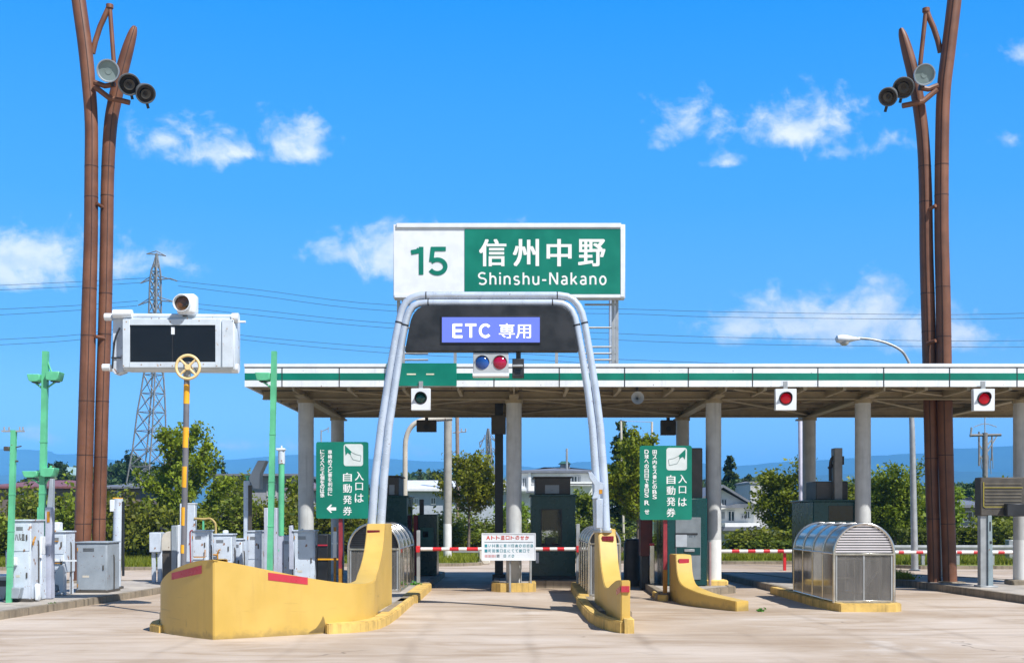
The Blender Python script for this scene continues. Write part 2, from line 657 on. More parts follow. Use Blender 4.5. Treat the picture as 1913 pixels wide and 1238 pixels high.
# ------------------------------------------------------------------ palette
M_WHITE = paint('white_enamel', (0.74, 0.78, 0.82), 0.35, var=0.03)
M_FASCIA = paint('fascia_white', (0.76, 0.80, 0.83), 0.4, var=0.03, streak=0.26, rust=0.12, rustscale=11)
M_GREEN = paint('sign_green', (0.0, 0.185, 0.125), 0.35, var=0.08, nscale=1.2)
M_DKGREEN = paint('booth_green', (0.001, 0.046, 0.047), 0.28, var=0.05, streak=0.15)
M_POLEGREEN = paint('pole_green', (0.12, 0.50, 0.27), 0.4, var=0.07, rust=0.1, rustscale=14)
M_CAB = paint('cabinet_pale', (0.56, 0.63, 0.72), 0.42, var=0.05, rust=0.75, rustscale=8, streak=0.16, rustcol=(0.25, 0.11, 0.04))
M_CABGREY = paint('cabinet_grey', (0.30, 0.345, 0.39), 0.45, var=0.05, rust=0.35, rustscale=10)
M_LAV = paint('channel_lavender', (0.45, 0.48, 0.58), 0.45, var=0.06, rust=0.3, streak=0.15)
M_BEIGE = paint('machine_beige', (0.60, 0.56, 0.48), 0.45, var=0.05, rust=0.4)
M_DARK = paint('dark_metal', (0.022, 0.024, 0.028), 0.45, var=0.15)
M_BLACKGLASS = paint('black_glass', (0.006, 0.006, 0.008), 0.12, var=0.1)
M_BROWN = paint('pole_brown', (0.185, 0.076, 0.040), 0.5, var=0.13, nscale=1.4, streak=0.5, dirt=0.12)
M_BROWNJ = paint('pole_joint', (0.06, 0.028, 0.02), 0.5)
M_YELLOW = paint('barrier_yellow', (0.76, 0.50, 0.13), 0.42, var=0.05, nscale=1.4, streak=0.20)
M_RED = paint('reflector_red', (0.50, 0.035, 0.06), 0.3, var=0.06)
M_DKRED = paint('reflector_dark', (0.20, 0.008, 0.02), 0.25, var=0.2, nscale=20)
M_TUBE = paint('arch_silver', (0.54, 0.62, 0.74), 0.28, metal=0.25, var=0.05, streak=0.2, rust=0.05, rustscale=12)
M_COL = paint('column_grey', (0.52, 0.53, 0.52), 0.5, var=0.05, streak=0.38, dirt=0.2)
M_SUNLIT_OR_WHITE = paint('sunlit_or_white', (0.74, 0.74, 0.72), 0.5, var=0.03, streak=0.25, dirt=0.10)  # sunlit column feet painted in, and the white foot of one pole
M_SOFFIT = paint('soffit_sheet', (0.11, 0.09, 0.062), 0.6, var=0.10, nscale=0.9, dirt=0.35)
M_BEAM = paint('beam_cream', (0.33, 0.275, 0.175), 0.5, var=0.07, rust=0.3, rustscale=5)
M_RUST = paint('rusty_post', (0.30, 0.030, 0.040), 0.5, var=0.12, rust=0.2)
M_ORANGE = paint('post_orange', (0.50, 0.22, 0.01), 0.5, var=0.15, rust=0.4)
M_GOLD = paint('band_orange', (0.85, 0.42, 0.02), 0.4, var=0.06)
M_GREYBAND = paint('band_grey', (0.16, 0.16, 0.18), 0.4, var=0.06)
M_CREAM = paint('wheel_cream', (0.82, 0.62, 0.30), 0.35, var=0.05)
M_STEEL = paint('stainless', (0.62, 0.60, 0.56), 0.22, metal=0.9, var=0.08, nscale=4, streak=0.2)
M_GALV = paint('galvanised', (0.40, 0.42, 0.43), 0.45, metal=0.4, var=0.07)
M_BOOMW = paint('boom_white', (0.80, 0.80, 0.78), 0.35, var=0.04)
M_BOOMR = paint('boom_red', (0.62, 0.025, 0.03), 0.35, var=0.05)
M_RUBBER = paint('rubber_black', (0.02, 0.02, 0.02), 0.7)
M_UNIT = paint('unit_grey_brown', (0.075, 0.066, 0.055), 0.5, var=0.12)
M_SIGNALGREY = paint('signal_grey', (0.40, 0.43, 0.45), 0.4, var=0.05)


def kerb_material(name, col, dirt):
    m = bpy.data.materials.new(name)
    m.use_nodes = True
    N = NT(m.node_tree)
    out = N.n('ShaderNodeOutputMaterial'); bs = N.n('ShaderNodeBsdfPrincipled')
    tc = N.n('ShaderNodeTexCoord').outputs['Object']
    f = N.noise(tc, 2.2, 6.0, 0.65)
    st = N.noise(N.mapping(tc, (9, 9, 0.8)), 1.0, 4.0)
    c = N.mix(N.ramp(f, 0.3, 0.7), tuple(x * 0.78 for x in col), tuple(min(.9, x * 1.15) for x in col))
    c = N.mix(N.math('MULTIPLY', N.ramp(st, 0.45, 0.75), dirt), c, (0.07, 0.058, 0.04))
    br = N.n('ShaderNodeTexBrick')
    N.link(c, bs.inputs['Base Color'])
    bs.inputs['Roughness'].default_value = 0.85
    bp = N.n('ShaderNodeBump'); bp.inputs['Strength'].default_value = 0.35; bp.inputs['Distance'].default_value = 0.012
    N.link(N.noise(tc, 24.0, 5.0), bp.inputs['Height']); N.link(bp.outputs[0], bs.inputs['Normal'])
    N.t.nodes.remove(br)
    N.link(bs.outputs[0], out.inputs[0])
    return m

M_KERB = kerb_material('kerb_concrete', (0.27, 0.225, 0.165), 0.7)
M_KERBY = kerb_material('kerb_yellow', (0.66, 0.45, 0.13), 0.45)


def concrete_road():
    m = bpy.data.materials.new('road_concrete')
    m.use_nodes = True
    N = NT(m.node_tree)
    out = N.n('ShaderNodeOutputMaterial'); bs = N.n('ShaderNodeBsdfPrincipled')
    tc = N.n('ShaderNodeTexCoord').outputs['Object']
    sp = N.n('ShaderNodeSeparateXYZ'); N.link(tc, sp.inputs[0])
    big = N.noise(tc, 0.16, 5.0, 0.6, 0.4)
    # brushed finish and tyre scuffs run across the picture
    brush = N.noise(N.mapping(tc, (0.9, 7.0, 1)), 1.0, 7.0, 0.7, 0.9)
    scuff = N.noise(N.mapping(tc, (0.28, 0.75, 1), (7, 3, 0)), 1.0, 6.0, 0.6, 1.2)
    grit = N.noise(tc, 55.0, 4.0, 0.7)
    c = N.mix(N.ramp(big, 0.34, 0.66), (0.40, 0.31, 0.225), (0.56, 0.475, 0.395))
    c = N.mix(N.math('MULTIPLY', N.ramp(brush, 0.44, 0.70), 0.34), c, (0.34, 0.245, 0.165))
    c = N.mix(N.math('MULTIPLY', N.ramp(scuff, 0.48, 0.70), 0.75), c, (0.31, 0.22, 0.14))
    c = N.mix(N.math('MULTIPLY', N.ramp(scuff, 0.46, 0.26), 0.55), c, (0.66, 0.61, 0.56))
    # dark wheel tracks along the lanes
    wv = N.math('PINGPONG', N.math('ADD', sp.outputs[0], N.math('MULTIPLY_ADD', N.noise(tc, 0.5, 3.0), 0.5, 0.35)), 0.9)
    c = N.mix(N.math('MULTIPLY', N.math('MULTIPLY', N.ramp(wv, 0.72, 0.90), N.ramp(N.noise(N.mapping(tc, (1, .2, 1)), 0.8, 4.0), 0.4, 0.7)), 0.42), c, (0.20, 0.155, 0.115))
    c = N.mix(N.ramp(grit, 0.25, 0.75, 0.0, 0.16), c, (0.2, 0.16, 0.12))
    # oil spots
    oil = N.noise(tc, 1.1, 4.0, 0.6, 0.6)
    c = N.mix(N.math('MULTIPLY', N.ramp(oil, 0.66, 0.76), 0.35), c, (0.11, 0.09, 0.07))
    # cast joints every 5 m and a few hairline cracks
    wob = N.math('MULTIPLY_ADD', N.noise(tc, 3.0, 2.0), 0.02, -0.01)
    j = N.math('PINGPONG', N.math('ADD', N.math('ADD', sp.outputs[1], 0.1), wob), 2.5)
    jm = N.ramp(j, 0.012, 0.035, 0.85, 0.0)
    c = N.mix(jm, c, (0.10, 0.08, 0.06))
    vo = N.n('ShaderNodeTexVoronoi', feature='DISTANCE_TO_EDGE'); vo.inputs['Scale'].default_value = 0.16
    N.link(N.mapping(tc, (1, 1, 1)), vo.inputs['Vector'])
    wv2 = N.n('ShaderNodeVectorMath', operation='ADD')
    N.link(tc, wv2.inputs[0])
    nn = N.n('ShaderNodeTexNoise'); nn.inputs['Scale'].default_value = 1.3; N.link(tc, nn.inputs['Vector'])
    N.link(nn.outputs[1], wv2.inputs[1]); N.link(wv2.outputs[0], vo.inputs['Vector'])
    crack = N.math('MULTIPLY', N.ramp(vo.outputs[0], 0.0015, 0.004, 0.6, 0.0), N.ramp(N.noise(tc, 0.3, 2.0), 0.5, 0.6))
    c = N.mix(crack, c, (0.10, 0.08, 0.06))
    N.link(c, bs.inputs['Base Color'])
    N.put(bs.inputs['Roughness'], N.ramp(brush, 0.3, 0.7, 0.72, 0.9))
    bs.inputs['Specular IOR Level'].default_value = 0.35
    bp = N.n('ShaderNodeBump'); bp.inputs['Strength'].default_value = 0.25; bp.inputs['Distance'].default_value = 0.01
    N.link(N.math('ADD', N.math('MULTIPLY', grit, 0.4), N.math('ADD', brush, N.math('MULTIPLY', jm, -1.2))), bp.inputs['Height'])
    N.link(bp.outputs[0], bs.inputs['Normal'])
    N.link(bs.outputs[0], out.inputs[0])
    return m

M_ROAD = concrete_road()
M_ISLAND = paint('island_concrete', (0.40, 0.36, 0.31), 0.85, var=0.10, nscale=1.5, dirt=0.45, bump=0.3)
M_SOIL = paint('verge_soil', (0.14, 0.165, 0.03), 0.95, var=0.22, nscale=0.7, bump=0.4)
M_FIELD = paint('far_fields', (0.06, 0.09, 0.025), 0.95, var=0.25, nscale=0.02)

# ------------------------------------------------------------------ ground, road, pavements
g = MB().quad((-9000, -60, -0.012), (9000, -60, -0.012), (9000, 9000, -0.012), (-9000, 9000, -0.012))
kind(g.build('ground', M_FIELD), 'structure')
kind(MB().quad((-60, -8, 0), (60, -8, 0), (60, 62, 0), (-60, 62, 0)).build('road', M_ROAD), 'structure')


def island(poly, h, topmat=None, kerbw=0.17, name='pavement', km=None):
    """a raised island: kerb stones round the rim and a top 6 mm below their top"""
    k = len(poly)
    area = sum(poly[i][0] * poly[(i + 1) % k][1] - poly[(i + 1) % k][0] * poly[i][1] for i in range(k))
    if area < 0:
        poly = poly[::-1]
    top = MB().slab(poly, -0.05, h - 0.012).build(name, topmat or M_ISLAND)
    kind(top, 'structure')
    mb = MB()
    # outer rim as separate stones with open joints
    for i in range(k):
        a = Vector(poly[i]); b = Vector(poly[(i + 1) % k])
        d = b - a; L = d.length
        if L < 0.05:
            continue
        d.normalize(); nrm = Vector((-d.y, d.x))
        cnt = max(1, round(L / 0.9)); st = L / cnt
        for q in range(cnt):
            s0 = q * st + (0.004 if q else 0.0); s1 = (q + 1) * st - (0.004 if q < cnt - 1 else 0.0)
            p0 = a + d * s0 - nrm * 0.004; p1 = a + d * s1 - nrm * 0.004
            p2 = a + d * s1 + nrm * kerbw; p3 = a + d * s0 + nrm * kerbw
            mb.slab([tuple(p0), tuple(p1), tuple(p2), tuple(p3)], -0.045, h + 0.001 * ((i * 7 + q * 3) % 4), bev=0.012)
    kb = mb.build('kerb', km or M_KERB)
    kind(kb, 'structure')
    return top

island([(-10.7, 13), (-9.8, 22.8), (-8.95, 30.5), (-8.75, 33.0), (-9.2, 33.9), (-13.2, 34.2), (-13.2, 13)], 0.15)
island([(-6.7, 22.6), (-2.34, 22.6), (-2.26, 31.9), (-2.18, 38.6), (-2.6, 39.4), (-6.4, 39.4), (-6.9, 38.5)], 0.17)
island([(-0.28, 31.02), (0.38, 31.02), (0.60, 31.25), (0.62, 32.6), (1.95, 32.6), (1.95, 36.6), (-0.5, 36.6), (-0.52, 31.25)], 0.21, km=None)
island([(1.66, 22.6), (2.28, 22.6), (2.32, 31.8), (1.62, 31.8)], 0.17)
island([(3.50, 27.9), (5.76, 30.6), (5.80, 39.6), (3.72, 39.6)], 0.17)
island([(6.86, 25.0), (8.12, 25.0), (8.2, 35), (7.6, 38.5), (6.5, 38.5), (6.85, 31)], 0.17)
island([(12.15, 20), (11.6, 27.0), (11.1, 33.0), (10.6, 34.6), (10.9, 36.5), (12.6, 36.8), (14.2, 34), (14.2, 20)], 0.18)
# raised verges beyond the plaza
island([(-60, 42.2), (-9.5, 43.4), (-7.4, 46.2), (-2.0, 46.6), (-1.2, 47.6), (-1.1, 58), (-60, 58)], 0.12, topmat=M_SOIL)
island([(2.6, 49.6), (12.0, 48.4), (15.2, 44.2), (60, 43.2), (60, 58), (2.6, 58)], 0.12, topmat=M_SOIL)

# yellow-painted kerbs of the two noses by the lane, and of the column and shelter islands
def yellow_kerb(outer, w, h, label, name='painted_kerb', z0=0.0):
    mb = MB().wall([(x, y, h) for x, y in outer], w, 1, bev=0.018, z0=-0.02)
    o = mb.build(name, M_KERBY)
    tag(o, label, 'kerb', 'yellow painted kerbs of the toll islands')
    return o

HAZE_DENSITY = 0.00022
# ------------------------------------------------------------------ far mountains and the air in front of them
def ridge(pts, Y, thick, seed, name, base_z=-5, mat=None, amp=0.012):
    bm = bmesh.new()
    xs = []
    n = 260
    x0 = pts[0][0]; x1 = pts[-1][0]
    rows = 7
    grid = []
    for i in range(n + 1):
        px = x0 + (x1 - x0) * i / n
        for a, b in zip(pts, pts[1:]):
            if a[0] <= px <= b[0]:
                t = (px - a[0]) / (b[0] - a[0]); t = t * t * (3 - 2 * t)
                py = a[1] + (b[1] - a[1]) * t
                break
        top = PZ(py, Y)
        col = []
        for r in range(rows + 1):
            q = r / rows
            yq = Y - thick * (1 - q)
            z = top * (q ** 1.25)
            nz_ = noise.fractal(Vector((px * 0.02, q * 3.0, seed)), 0.8, 2.1, 6)
            z *= 1 + amp * 12 * nz_ * (1 - q) + amp * nz_ * 3
            col.append(bm.verts.new((PX(px, Y), yq + nz_ * thick * 0.05, max(-3, z) if r else -5)))
        col.append(bm.verts.new((PX(px, Y), Y + thick * 0.6, -5)))
        grid.append(col)
    for a, b in zip(grid, grid[1:]):
        for j in range(len(a) - 1):
            bm.faces.new((a[j], b[j], b[j + 1], a[j + 1]))
    me = bpy.data.meshes.new(name)
    bm.to_mesh(me); bm.free()
    me.materials.append(mat)
    smooth_mesh(me, 180)
    return kind(attach(me, name), 'structure')

M_MOUNT = paint('mountain_forest', (0.025, 0.055, 0.055), 0.95, var=0.2, nscale=0.004)
ridge([(-700, 858), (-350, 836), (-120, 850), (20, 838), (130, 848), (260, 862), (420, 858), (560, 849), (650, 858), (720, 856), (800, 861), (900, 866), (960, 868), (1010, 874), (1090, 862), (1180, 866), (1290, 862), (1360, 872), (1400, 868), (1480, 861), (1560, 858), (1640, 850), (1720, 846), (1800, 837), (1913, 831), (2100, 822), (2400, 838), (2700, 850)], 6500, 2600, 3.0, 'mountain', mat=M_MOUNT)
ridge([(-700, 900), (-200, 884), (100, 888), (300, 895), (500, 886), (700, 893), (900, 884), (1000, 890), (1090, 880), (1250, 888), (1420, 893), (1600, 884), (1800, 880), (2000, 886), (2700, 895)], 4200, 1300, 9.0, 'hill', mat=M_MOUNT)

hz = bpy.data.materials.new('haze_air')
hz.use_nodes = True
HN = NT(hz.node_tree)
hv = HN.n('ShaderNodeVolumePrincipled')
hv.inputs['Color'].default_value = (0.16, 0.52, 1.0, 1)
hv.inputs['Density'].default_value = HAZE_DENSITY
hv.inputs['Anisotropy'].default_value = -0.3
ho = HN.n('ShaderNodeOutputMaterial')
HN.link(hv.outputs[0], ho.inputs['Volume'])
hb = MB().box(-9500, 9500, -100, 9300, -6, 440).build('haze', hz)
kind(hb, 'stuff')
# ------------------------------------------------------------------ yellow crash barriers
def yellow_paint_worn():
    m = bpy.data.materials.new('barrier_paint')
    m.use_nodes = True
    N = NT(m.node_tree)
    out = N.n('ShaderNodeOutputMaterial'); bs = N.n('ShaderNodeBsdfPrincipled')
    tc = N.n('ShaderNodeTexCoord').outputs['Object']
    sp = N.n('ShaderNodeSeparateXYZ'); N.link(tc, sp.inputs[0])
    f = N.noise(tc, 1.3, 5.0)
    c = N.mix(N.ramp(f, 0.3, 0.7), (0.54, 0.355, 0.075), (0.61, 0.41, 0.10))
    run = N.noise(N.mapping(tc, (7, 7, 0.5)), 1.0, 5.0, 0.6)
    c = N.mix(N.math('MULTIPLY', N.ramp(run, 0.52, 0.78), 0.30), c, (0.42, 0.27, 0.08))
    # splashed grime in a ragged band along the foot, and black scrapes there
    edge = N.math('ADD', sp.outputs[2], N.math('MULTIPLY_ADD', N.noise(tc, 4.0, 5.0, 0.7), -0.34, 0.15))
    c = N.mix(N.ramp(edge, -0.02, 0.12, 0.55, 0.0), c, (0.17, 0.13, 0.06))
    scr = N.noise(N.mapping(tc, (6, 6, 2)), 1.0, 5.0, 0.7)
    c = N.mix(N.math('MULTIPLY', N.ramp(scr, 0.64, 0.70), N.ramp(sp.outputs[2], 0.10, 0.38, 0.85, 0.0)), c, (0.07, 0.06, 0.045))
    hs_ = N.noise(N.mapping(tc, (1.1, 1.1, 14)), 1.0, 5.0, 0.65)
    band = N.math('MULTIPLY', N.ramp(sp.outputs[2], 0.12, 0.3), N.ramp(sp.outputs[2], 0.85, 0.5))
    c = N.mix(N.math('MULTIPLY', N.math('MULTIPLY', N.ramp(hs_, 0.60, 0.70), band), 0.35), c, (0.20, 0.14, 0.05))
    chip = N.noise(tc, 30.0, 2.0)
    c = N.mix(N.ramp(chip, 0.76, 0.79, 0.0, 0.7), c, (0.30, 0.2, 0.1))
    N.link(c, bs.inputs['Base Color'])
    N.put(bs.inputs['Roughness'], N.ramp(f, 0.2, 0.8, 0.38, 0.55))
    bp = N.n('ShaderNodeBump'); bp.inputs['Strength'].default_value = 0.12; bp.inputs['Distance'].default_value = 0.01
    N.link(N.noise(tc, 6.0, 5.0), bp.inputs['Height']); N.link(bp.outputs[0], bs.inputs['Normal'])
    N.link(bs.outputs[0], out.inputs[0])
    return m

M_BARRIER = yellow_paint_worn()


def strip_on(st, xa, xb, za, zb, off, side, th=0.004):
    """a reflective strip laid on the outer face of a wall between two x positions; za, zb = (bottom, top) at both ends"""
    mb = MB()
    seg = []
    for i in range(len(st) - 1):
        a, b = Vector(st[i][:2]), Vector(st[i + 1][:2])
        for q in range(6):
            t = q / 6
            p = a.lerp(b, t)
            d = (b - a).normalized()
            seg.append((p, Vector((d.y, -d.x)) * side))
    seg = [(p, n) for p, n in seg if min(xa, xb) <= p.x <= max(xa, xb)]
    bm = mb.bm
    rows = []
    for i, (p, n) in enumerate(seg):
        t = (p.x - xa) / (xb - xa)
        lo = za[0] + (zb[0] - za[0]) * t; hi = za[1] + (zb[1] - za[1]) * t
        q = p + n * off
        rows.append((bm.verts.new((q.x, q.y, lo)), bm.verts.new((q.x, q.y, hi))))
    for a, b in zip(rows, rows[1:]):
        bm.faces.new((a[0], b[0], b[1], a[1]))
    return mb


ramp = spline([(-2.54, 23.72, 1.83), (-2.545, 23.55, 1.52), (-2.55, 23.28, 1.26), (-2.55, 22.8, 1.03), (-2.53, 22.2, 0.90), (-2.49, 21.5, 0.82), (-2.62, 20.82, 0.80), (-2.95, 20.36, 0.85), (-3.4, 19.98, 0.945), (-3.9, 19.65, 1.07), (-4.4, 19.34, 1.20), (-4.8, 19.1, 1.29)], 5)
left = spline([(-4.8, 19.1, 1.29), (-5.2, 19.44, 1.245), (-5.6, 19.83, 1.125), (-5.86, 20.12, 1.0), (-6.05, 20.45, 0.84), (-6.13, 20.9, 0.70), (-6.16, 21.6, 0.62), (-6.18, 22.5, 0.60)], 4)
ST_L = [(-2.50, 24.75, 1.83)] + [tuple(v) for v in ramp] + [tuple(v) for v in left[1:]]
b = thing('crash_barrier', 'large yellow boat-shaped crash barrier left of the middle lane, with a swept-up rear tower', 'crash barrier', (-4.2, 21.0, 0), 'yellow crash barriers at the island noses')
part(MB().wall(ST_L, 0.36, -1, bev=0.014), 'wall', M_BARRIER, b, ang=30)
part(strip_on([tuple(v) for v in ramp], -3.42, -4.02, (0.835, 0.955), (0.935, 1.06), 0.006, -1), 'reflector', M_RED, b)
part(strip_on([tuple(v) for v in left], -5.02, -5.72, (1.06, 1.195), (0.915, 1.03), 0.006, -1), 'reflector', M_RED, b)
part(MB().box(PX(687, 23.7), PX(710, 23.7), 23.64, 23.69, 1.60, 1.705, M=None), 'reflector', M_DKRED, b, label='dark red reflector at the top of the tower')
part(MB().wall([(-3.10, 20.02, 0.17), (-2.80, 20.18, .17), (-2.5, 20.46, .17), (-2.33, 20.95, .17), (-2.25, 21.8, .17), (-2.22, 23.2, .17), (-2.22, 26.9, .17)], 0.26, 1, 0.02), 'kerb', M_KERBY, b)
part(MB().wall([(-6.42, 22.9, .13), (-6.38, 21.0, .13), (-6.25, 20.5, .13), (-6.0, 20.22, .13)], 0.16, 1, 0.02), 'kerb', M_KERBY, b)

ramp2 = spline([(1.75, 24.15, 1.72), (1.765, 24.02, 1.38), (1.775, 23.8, 1.03), (1.785, 23.4, 0.76), (1.785, 22.9, 0.64), (1.79, 22.3, 0.64), (1.80, 21.6, 0.75), (1.83, 20.9, 0.855), (1.86, 20.3, 0.89)], 4)
ST_R = [(1.75, 25.2, 1.72)] + [tuple(v) for v in ramp2]
th_r = [0.36, 0.36] + [0.36 - 0.20 * max(0, (i - 12) / (len(ramp2) - 13)) for i in range(1, len(ramp2))]
bm_ = MB(); rows_ = []
for x_, lo_, hi_ in ((-3.13, .02, .07), (-3.165, .02, .16), (-3.185, .02, .26), (-3.205, .02, .30), (-3.225, .02, .24), (-3.26, .02, .17), (-3.31, .02, .10), (-3.36, .02, .07), (-3.42, .02, .03)):
    j_ = min(range(len(ramp)), key=lambda k: abs(ramp[k].x - x_))
    a_, c_ = sorted((ramp[j_], ramp[j_ + 1] if ramp[j_].x > x_ else ramp[j_ - 1]), key=lambda v: v.x)
    y_ = a_.y + (c_.y - a_.y) * (x_ - a_.x) / (c_.x - a_.x) - 0.008
    rows_.append((bm_.bm.verts.new((x_ + .005, y_, lo_)), bm_.bm.verts.new((x_ + .005, y_, hi_))))
for p_, q_ in zip(rows_, rows_[1:]):
    bm_.bm.faces.new((p_[0], q_[0], q_[1], p_[1]))
part(bm_, 'scrape_mark', glass('scrape_black', (0.10, 0.07, 0.025), 0.5, 0.8), b)
b = thing('crash_barrier', 'narrow upright yellow crash barrier with a concave ramp right of the middle lane', 'crash barrier', (1.9, 22.5, 0), 'yellow crash barriers at the island noses')
part(MB().wall(ST_R, th_r, 1, bev=0.014), 'wall', M_BARRIER, b, ang=30)
part(strip_on([tuple(v) for v in ramp2], 1.832, 1.8599, (0.60, 0.70), (0.69, 0.80), 0.006, 1), 'reflector', M_RED, b)
part(MB().box(1.865, 2.005, 20.27, 20.305, 0.69, 0.795), 'reflector', M_RED, b)
part(MB().box(1.83, 2.06, 24.06, 24.13, 1.48, 1.58), 'reflector', M_DKRED, b, label='dark red reflector at the top of the tower')
part(MB().wall([(1.44, 26.6, .20), (1.42, 24.0, .20), (1.44, 22.3, .20), (1.53, 21.3, .20), (1.68, 20.55, .20), (1.85, 20.16, .20)], 0.20, 1, 0.02), 'kerb', M_KERBY, b)
part(MB().box(1.90, 2.07, 20.12, 20.6, -.02, .25, .012), 'kerb', M_KERBY, b)

ramp3 = spline([(3.78, 27.45, 1.09), (3.77, 27.12, 0.66), (3.815, 26.7, 0.44), (3.99, 26.1, 0.34), (4.18, 25.6, 0.285), (4.42, 25.15, 0.245), (4.67, 24.75, 0.205)], 5)
ST_3 = [(3.72, 28.1, 1.09)] + [tuple(v) for v in ramp3]
b = thing('crash_barrier', 'low yellow crash barrier curling down to a stubby tail below the right ticket sign', 'crash barrier', (4.1, 26.5, 0), 'yellow crash barriers at the island noses')
part(MB().wall(ST_3, 0.36, 1, bev=0.014), 'wall', M_BARRIER, b, ang=30)
part(MB().box(3.84, 4.07, 27.31, 27.37, 0.90, 1.0), 'reflector', M_RED, b)

yellow_kerb([(-2.15, 27.05), (-2.15, 31.8)], 0.34, 0.19, 'yellow painted kerb along the left side of the middle lane behind the big barrier')
yellow_kerb([(1.56, 31.6), (1.50, 26.8)], 0.24, 0.22, 'yellow painted kerb along the right side of the middle lane behind the narrow barrier')
yellow_kerb([(-0.55, 32.0), (-0.54, 31.22), (-0.30, 30.98), (0.40, 30.98), (0.63, 31.22), (0.64, 32.2)], 0.18, 0.23, 'yellow painted kerb round the foot of the middle column, below the white notice')
yellow_kerb([(6.62, 30.5), (6.62, 26.2), (6.70, 25.1), (6.80, 24.62), (7.95, 24.60), (8.12, 24.78), (8.12, 30.0)], 0.2, 0.17, 'yellow painted kerb under the silver domed shelter on the right')
kind(MB().slab([(6.8, 24.8), (7.95, 24.8), (7.95, 30.5), (6.82, 30.5)], 0, 0.16).build('pavement', M_ISLAND), 'structure')
yellow_kerb([(3.44, 29.2), (3.42, 27.72), (3.62, 27.66)], 0.14, 0.14, 'short yellow painted kerb at the foot of the right ticket sign post')

# ------------------------------------------------------------------ silver double-tube arch over the middle lane
YA = 24.2
def pxl(pts, Y):
    return [P(x, y, Y) for x, y in pts]
t = thing('lane_arch', 'silver double-tube arch spanning the middle lane between two yellow towers', 'gantry arch', (0, YA, 0))
oc = [(694.5, 981), (701, 890), (712, 797), (730.5, 678), (740, 625), (748, 588), (752, 576), (759, 564), (770, 556), (786, 551.5), (840, 551.5), (915, 551.5), (990, 551.5), (1044, 551.5), (1060, 554), (1072, 561), (1081, 572), (1087, 584), (1092, 604), (1102, 660), (1113.5, 735), (1121.5, 800), (1128, 890), (1132.5, 993)]
ic = [(711.5, 981), (717.5, 890), (726.5, 797), (744, 678), (753, 625), (760.5, 592), (765, 581), (772, 572), (782, 567), (797, 565.5), (850, 565.5), (915, 565.5), (980, 565.5), (1033, 565.5), (1050, 567), (1060, 572), (1068, 580), (1073.5, 592), (1077.5, 608), (1087, 660), (1099, 735), (1107, 800), (1113.5, 890), (1116.5, 993)]
def rad(pts):
    return [0.072 if y < 640 else 0.072 + 0.016 * (y - 640) / 340 for x, y in pts]
part(MB().tube(pxl(oc, YA), rad(oc), 14), 'outer_tube', M_TUBE, t, ang=60)
part(MB().tube(pxl(ic, YA), rad(ic), 14), 'inner_tube', M_TUBE, t, ang=60)
for (x0, y0, x1, y1) in ((744.5, 604, 745.2, 601), (756.5, 609, 757.2, 606), (795, 551.5, 797, 551.5), (799, 565.5, 801, 565.5), (1040, 551.5, 1042, 551.5), (1031, 565.5, 1033, 565.5), (1091.7, 602, 1092.4, 605), (1077.2, 606, 1078, 609)):
    part(MB().tube([P(x0, y0, YA), P(x1, y1, YA)], 0.0755, 14), 'joint_ring', M_DARK, t)
for c in (oc, ic):
    for base in (c[0], c[-1]):
        pp = P(base[0], base[1], YA)
        part(MB().cyl(pp + Vector((0, 0, -0.01)), pp + Vector((0, 0, 0.035)), 0.12, 16), 'foot_flange', M_GALV, t)

# display panel hung in the arch
d = thing('lane_display', 'black trapezoid panel under the arch with a lit blue dedicated-lane display', 'display panel', (0, YA, PZ(620, YA)))
poly = [(757, 657), (768, 600), (773, 588), (781, 578), (793, 572), (1040, 572), (1054, 576), (1063, 584), (1068, 596), (1080, 657)]
part(MB().prism([(PX(x, YA), PZ(y, YA)) for x, y in poly], YA - 0.10, YA + 0.16, 0.01), 'panel', paint('panel_black', (0.018, 0.020, 0.024), 0.45, var=0.2, streak=0.15), d)
part(MB().box(PX(824, YA), PX(1010, YA), YA - 0.125, YA - 0.101, PZ(643, YA), PZ(592, YA), 0.004), 'screen_frame', M_DARK, d)
part(MB().box(PX(826.5, YA), PX(1008, YA), YA - 0.132, YA - 0.126, PZ(641, YA), PZ(594.5, YA)), 'screen', glow('display_blue', (0.11, 0.16, 0.70), 0.42, (0.10, 0.14, 0.52)), d)
mb = MB()
grot_px(mb, 'ETC', (845, 630.5), (918, 605), YA - 0.137, .20, .13)
part(mb, 'lettering', glow('display_white', (0.75, 0.80, 0.90), 0.5, (0.8, 0.8, 0.8)), d)
mb = MB()
write_px(mb, '専用', (932, 632), (992, 604), YA - 0.137, 0.012)
part(mb, 'lettering', glow('display_white', (0.75, 0.80, 0.90), 0.5, (0.8, 0.8, 0.8)), d)

def lens(mb, c, r, depth=0.05, n=24):
    """domed lens facing the camera side (-y)"""
    M = Matrix.Translation(c) @ Matrix.Rotation(R(90), 4, 'X')
    mb.lathe([(0, depth), (r * 0.5, depth * 0.86), (r * 0.85, depth * 0.45), (r, 0.0)], M, n)
    return mb

def visor(mb, c, r, L, n=14, th=0.006, a0=-10, a1=190):
    """half-round hood over a lens"""
    bm = mb.bm
    rows = []
    for i in range(n + 1):
        a = R(a0 + (a1 - a0) * i / n)
        q = max(0.25, min(1.0, 0.35 + 0.75 * math.sin(max(0, min(math.pi, a)))))
        ri, ro = r, r + th
        rows.append([bm.verts.new((c[0] + math.cos(a) * k, c[1] - y, c[2] + math.sin(a) * k)) for k, y in ((ri, 0), (ri, L * q), (ro, L * q), (ro, 0))])
    for a, b in zip(rows, rows[1:]):
        for j in range(4):
            bm.faces.new((a[j], a[(j + 1) % 4], b[(j + 1) % 4], b[j]))
    return mb

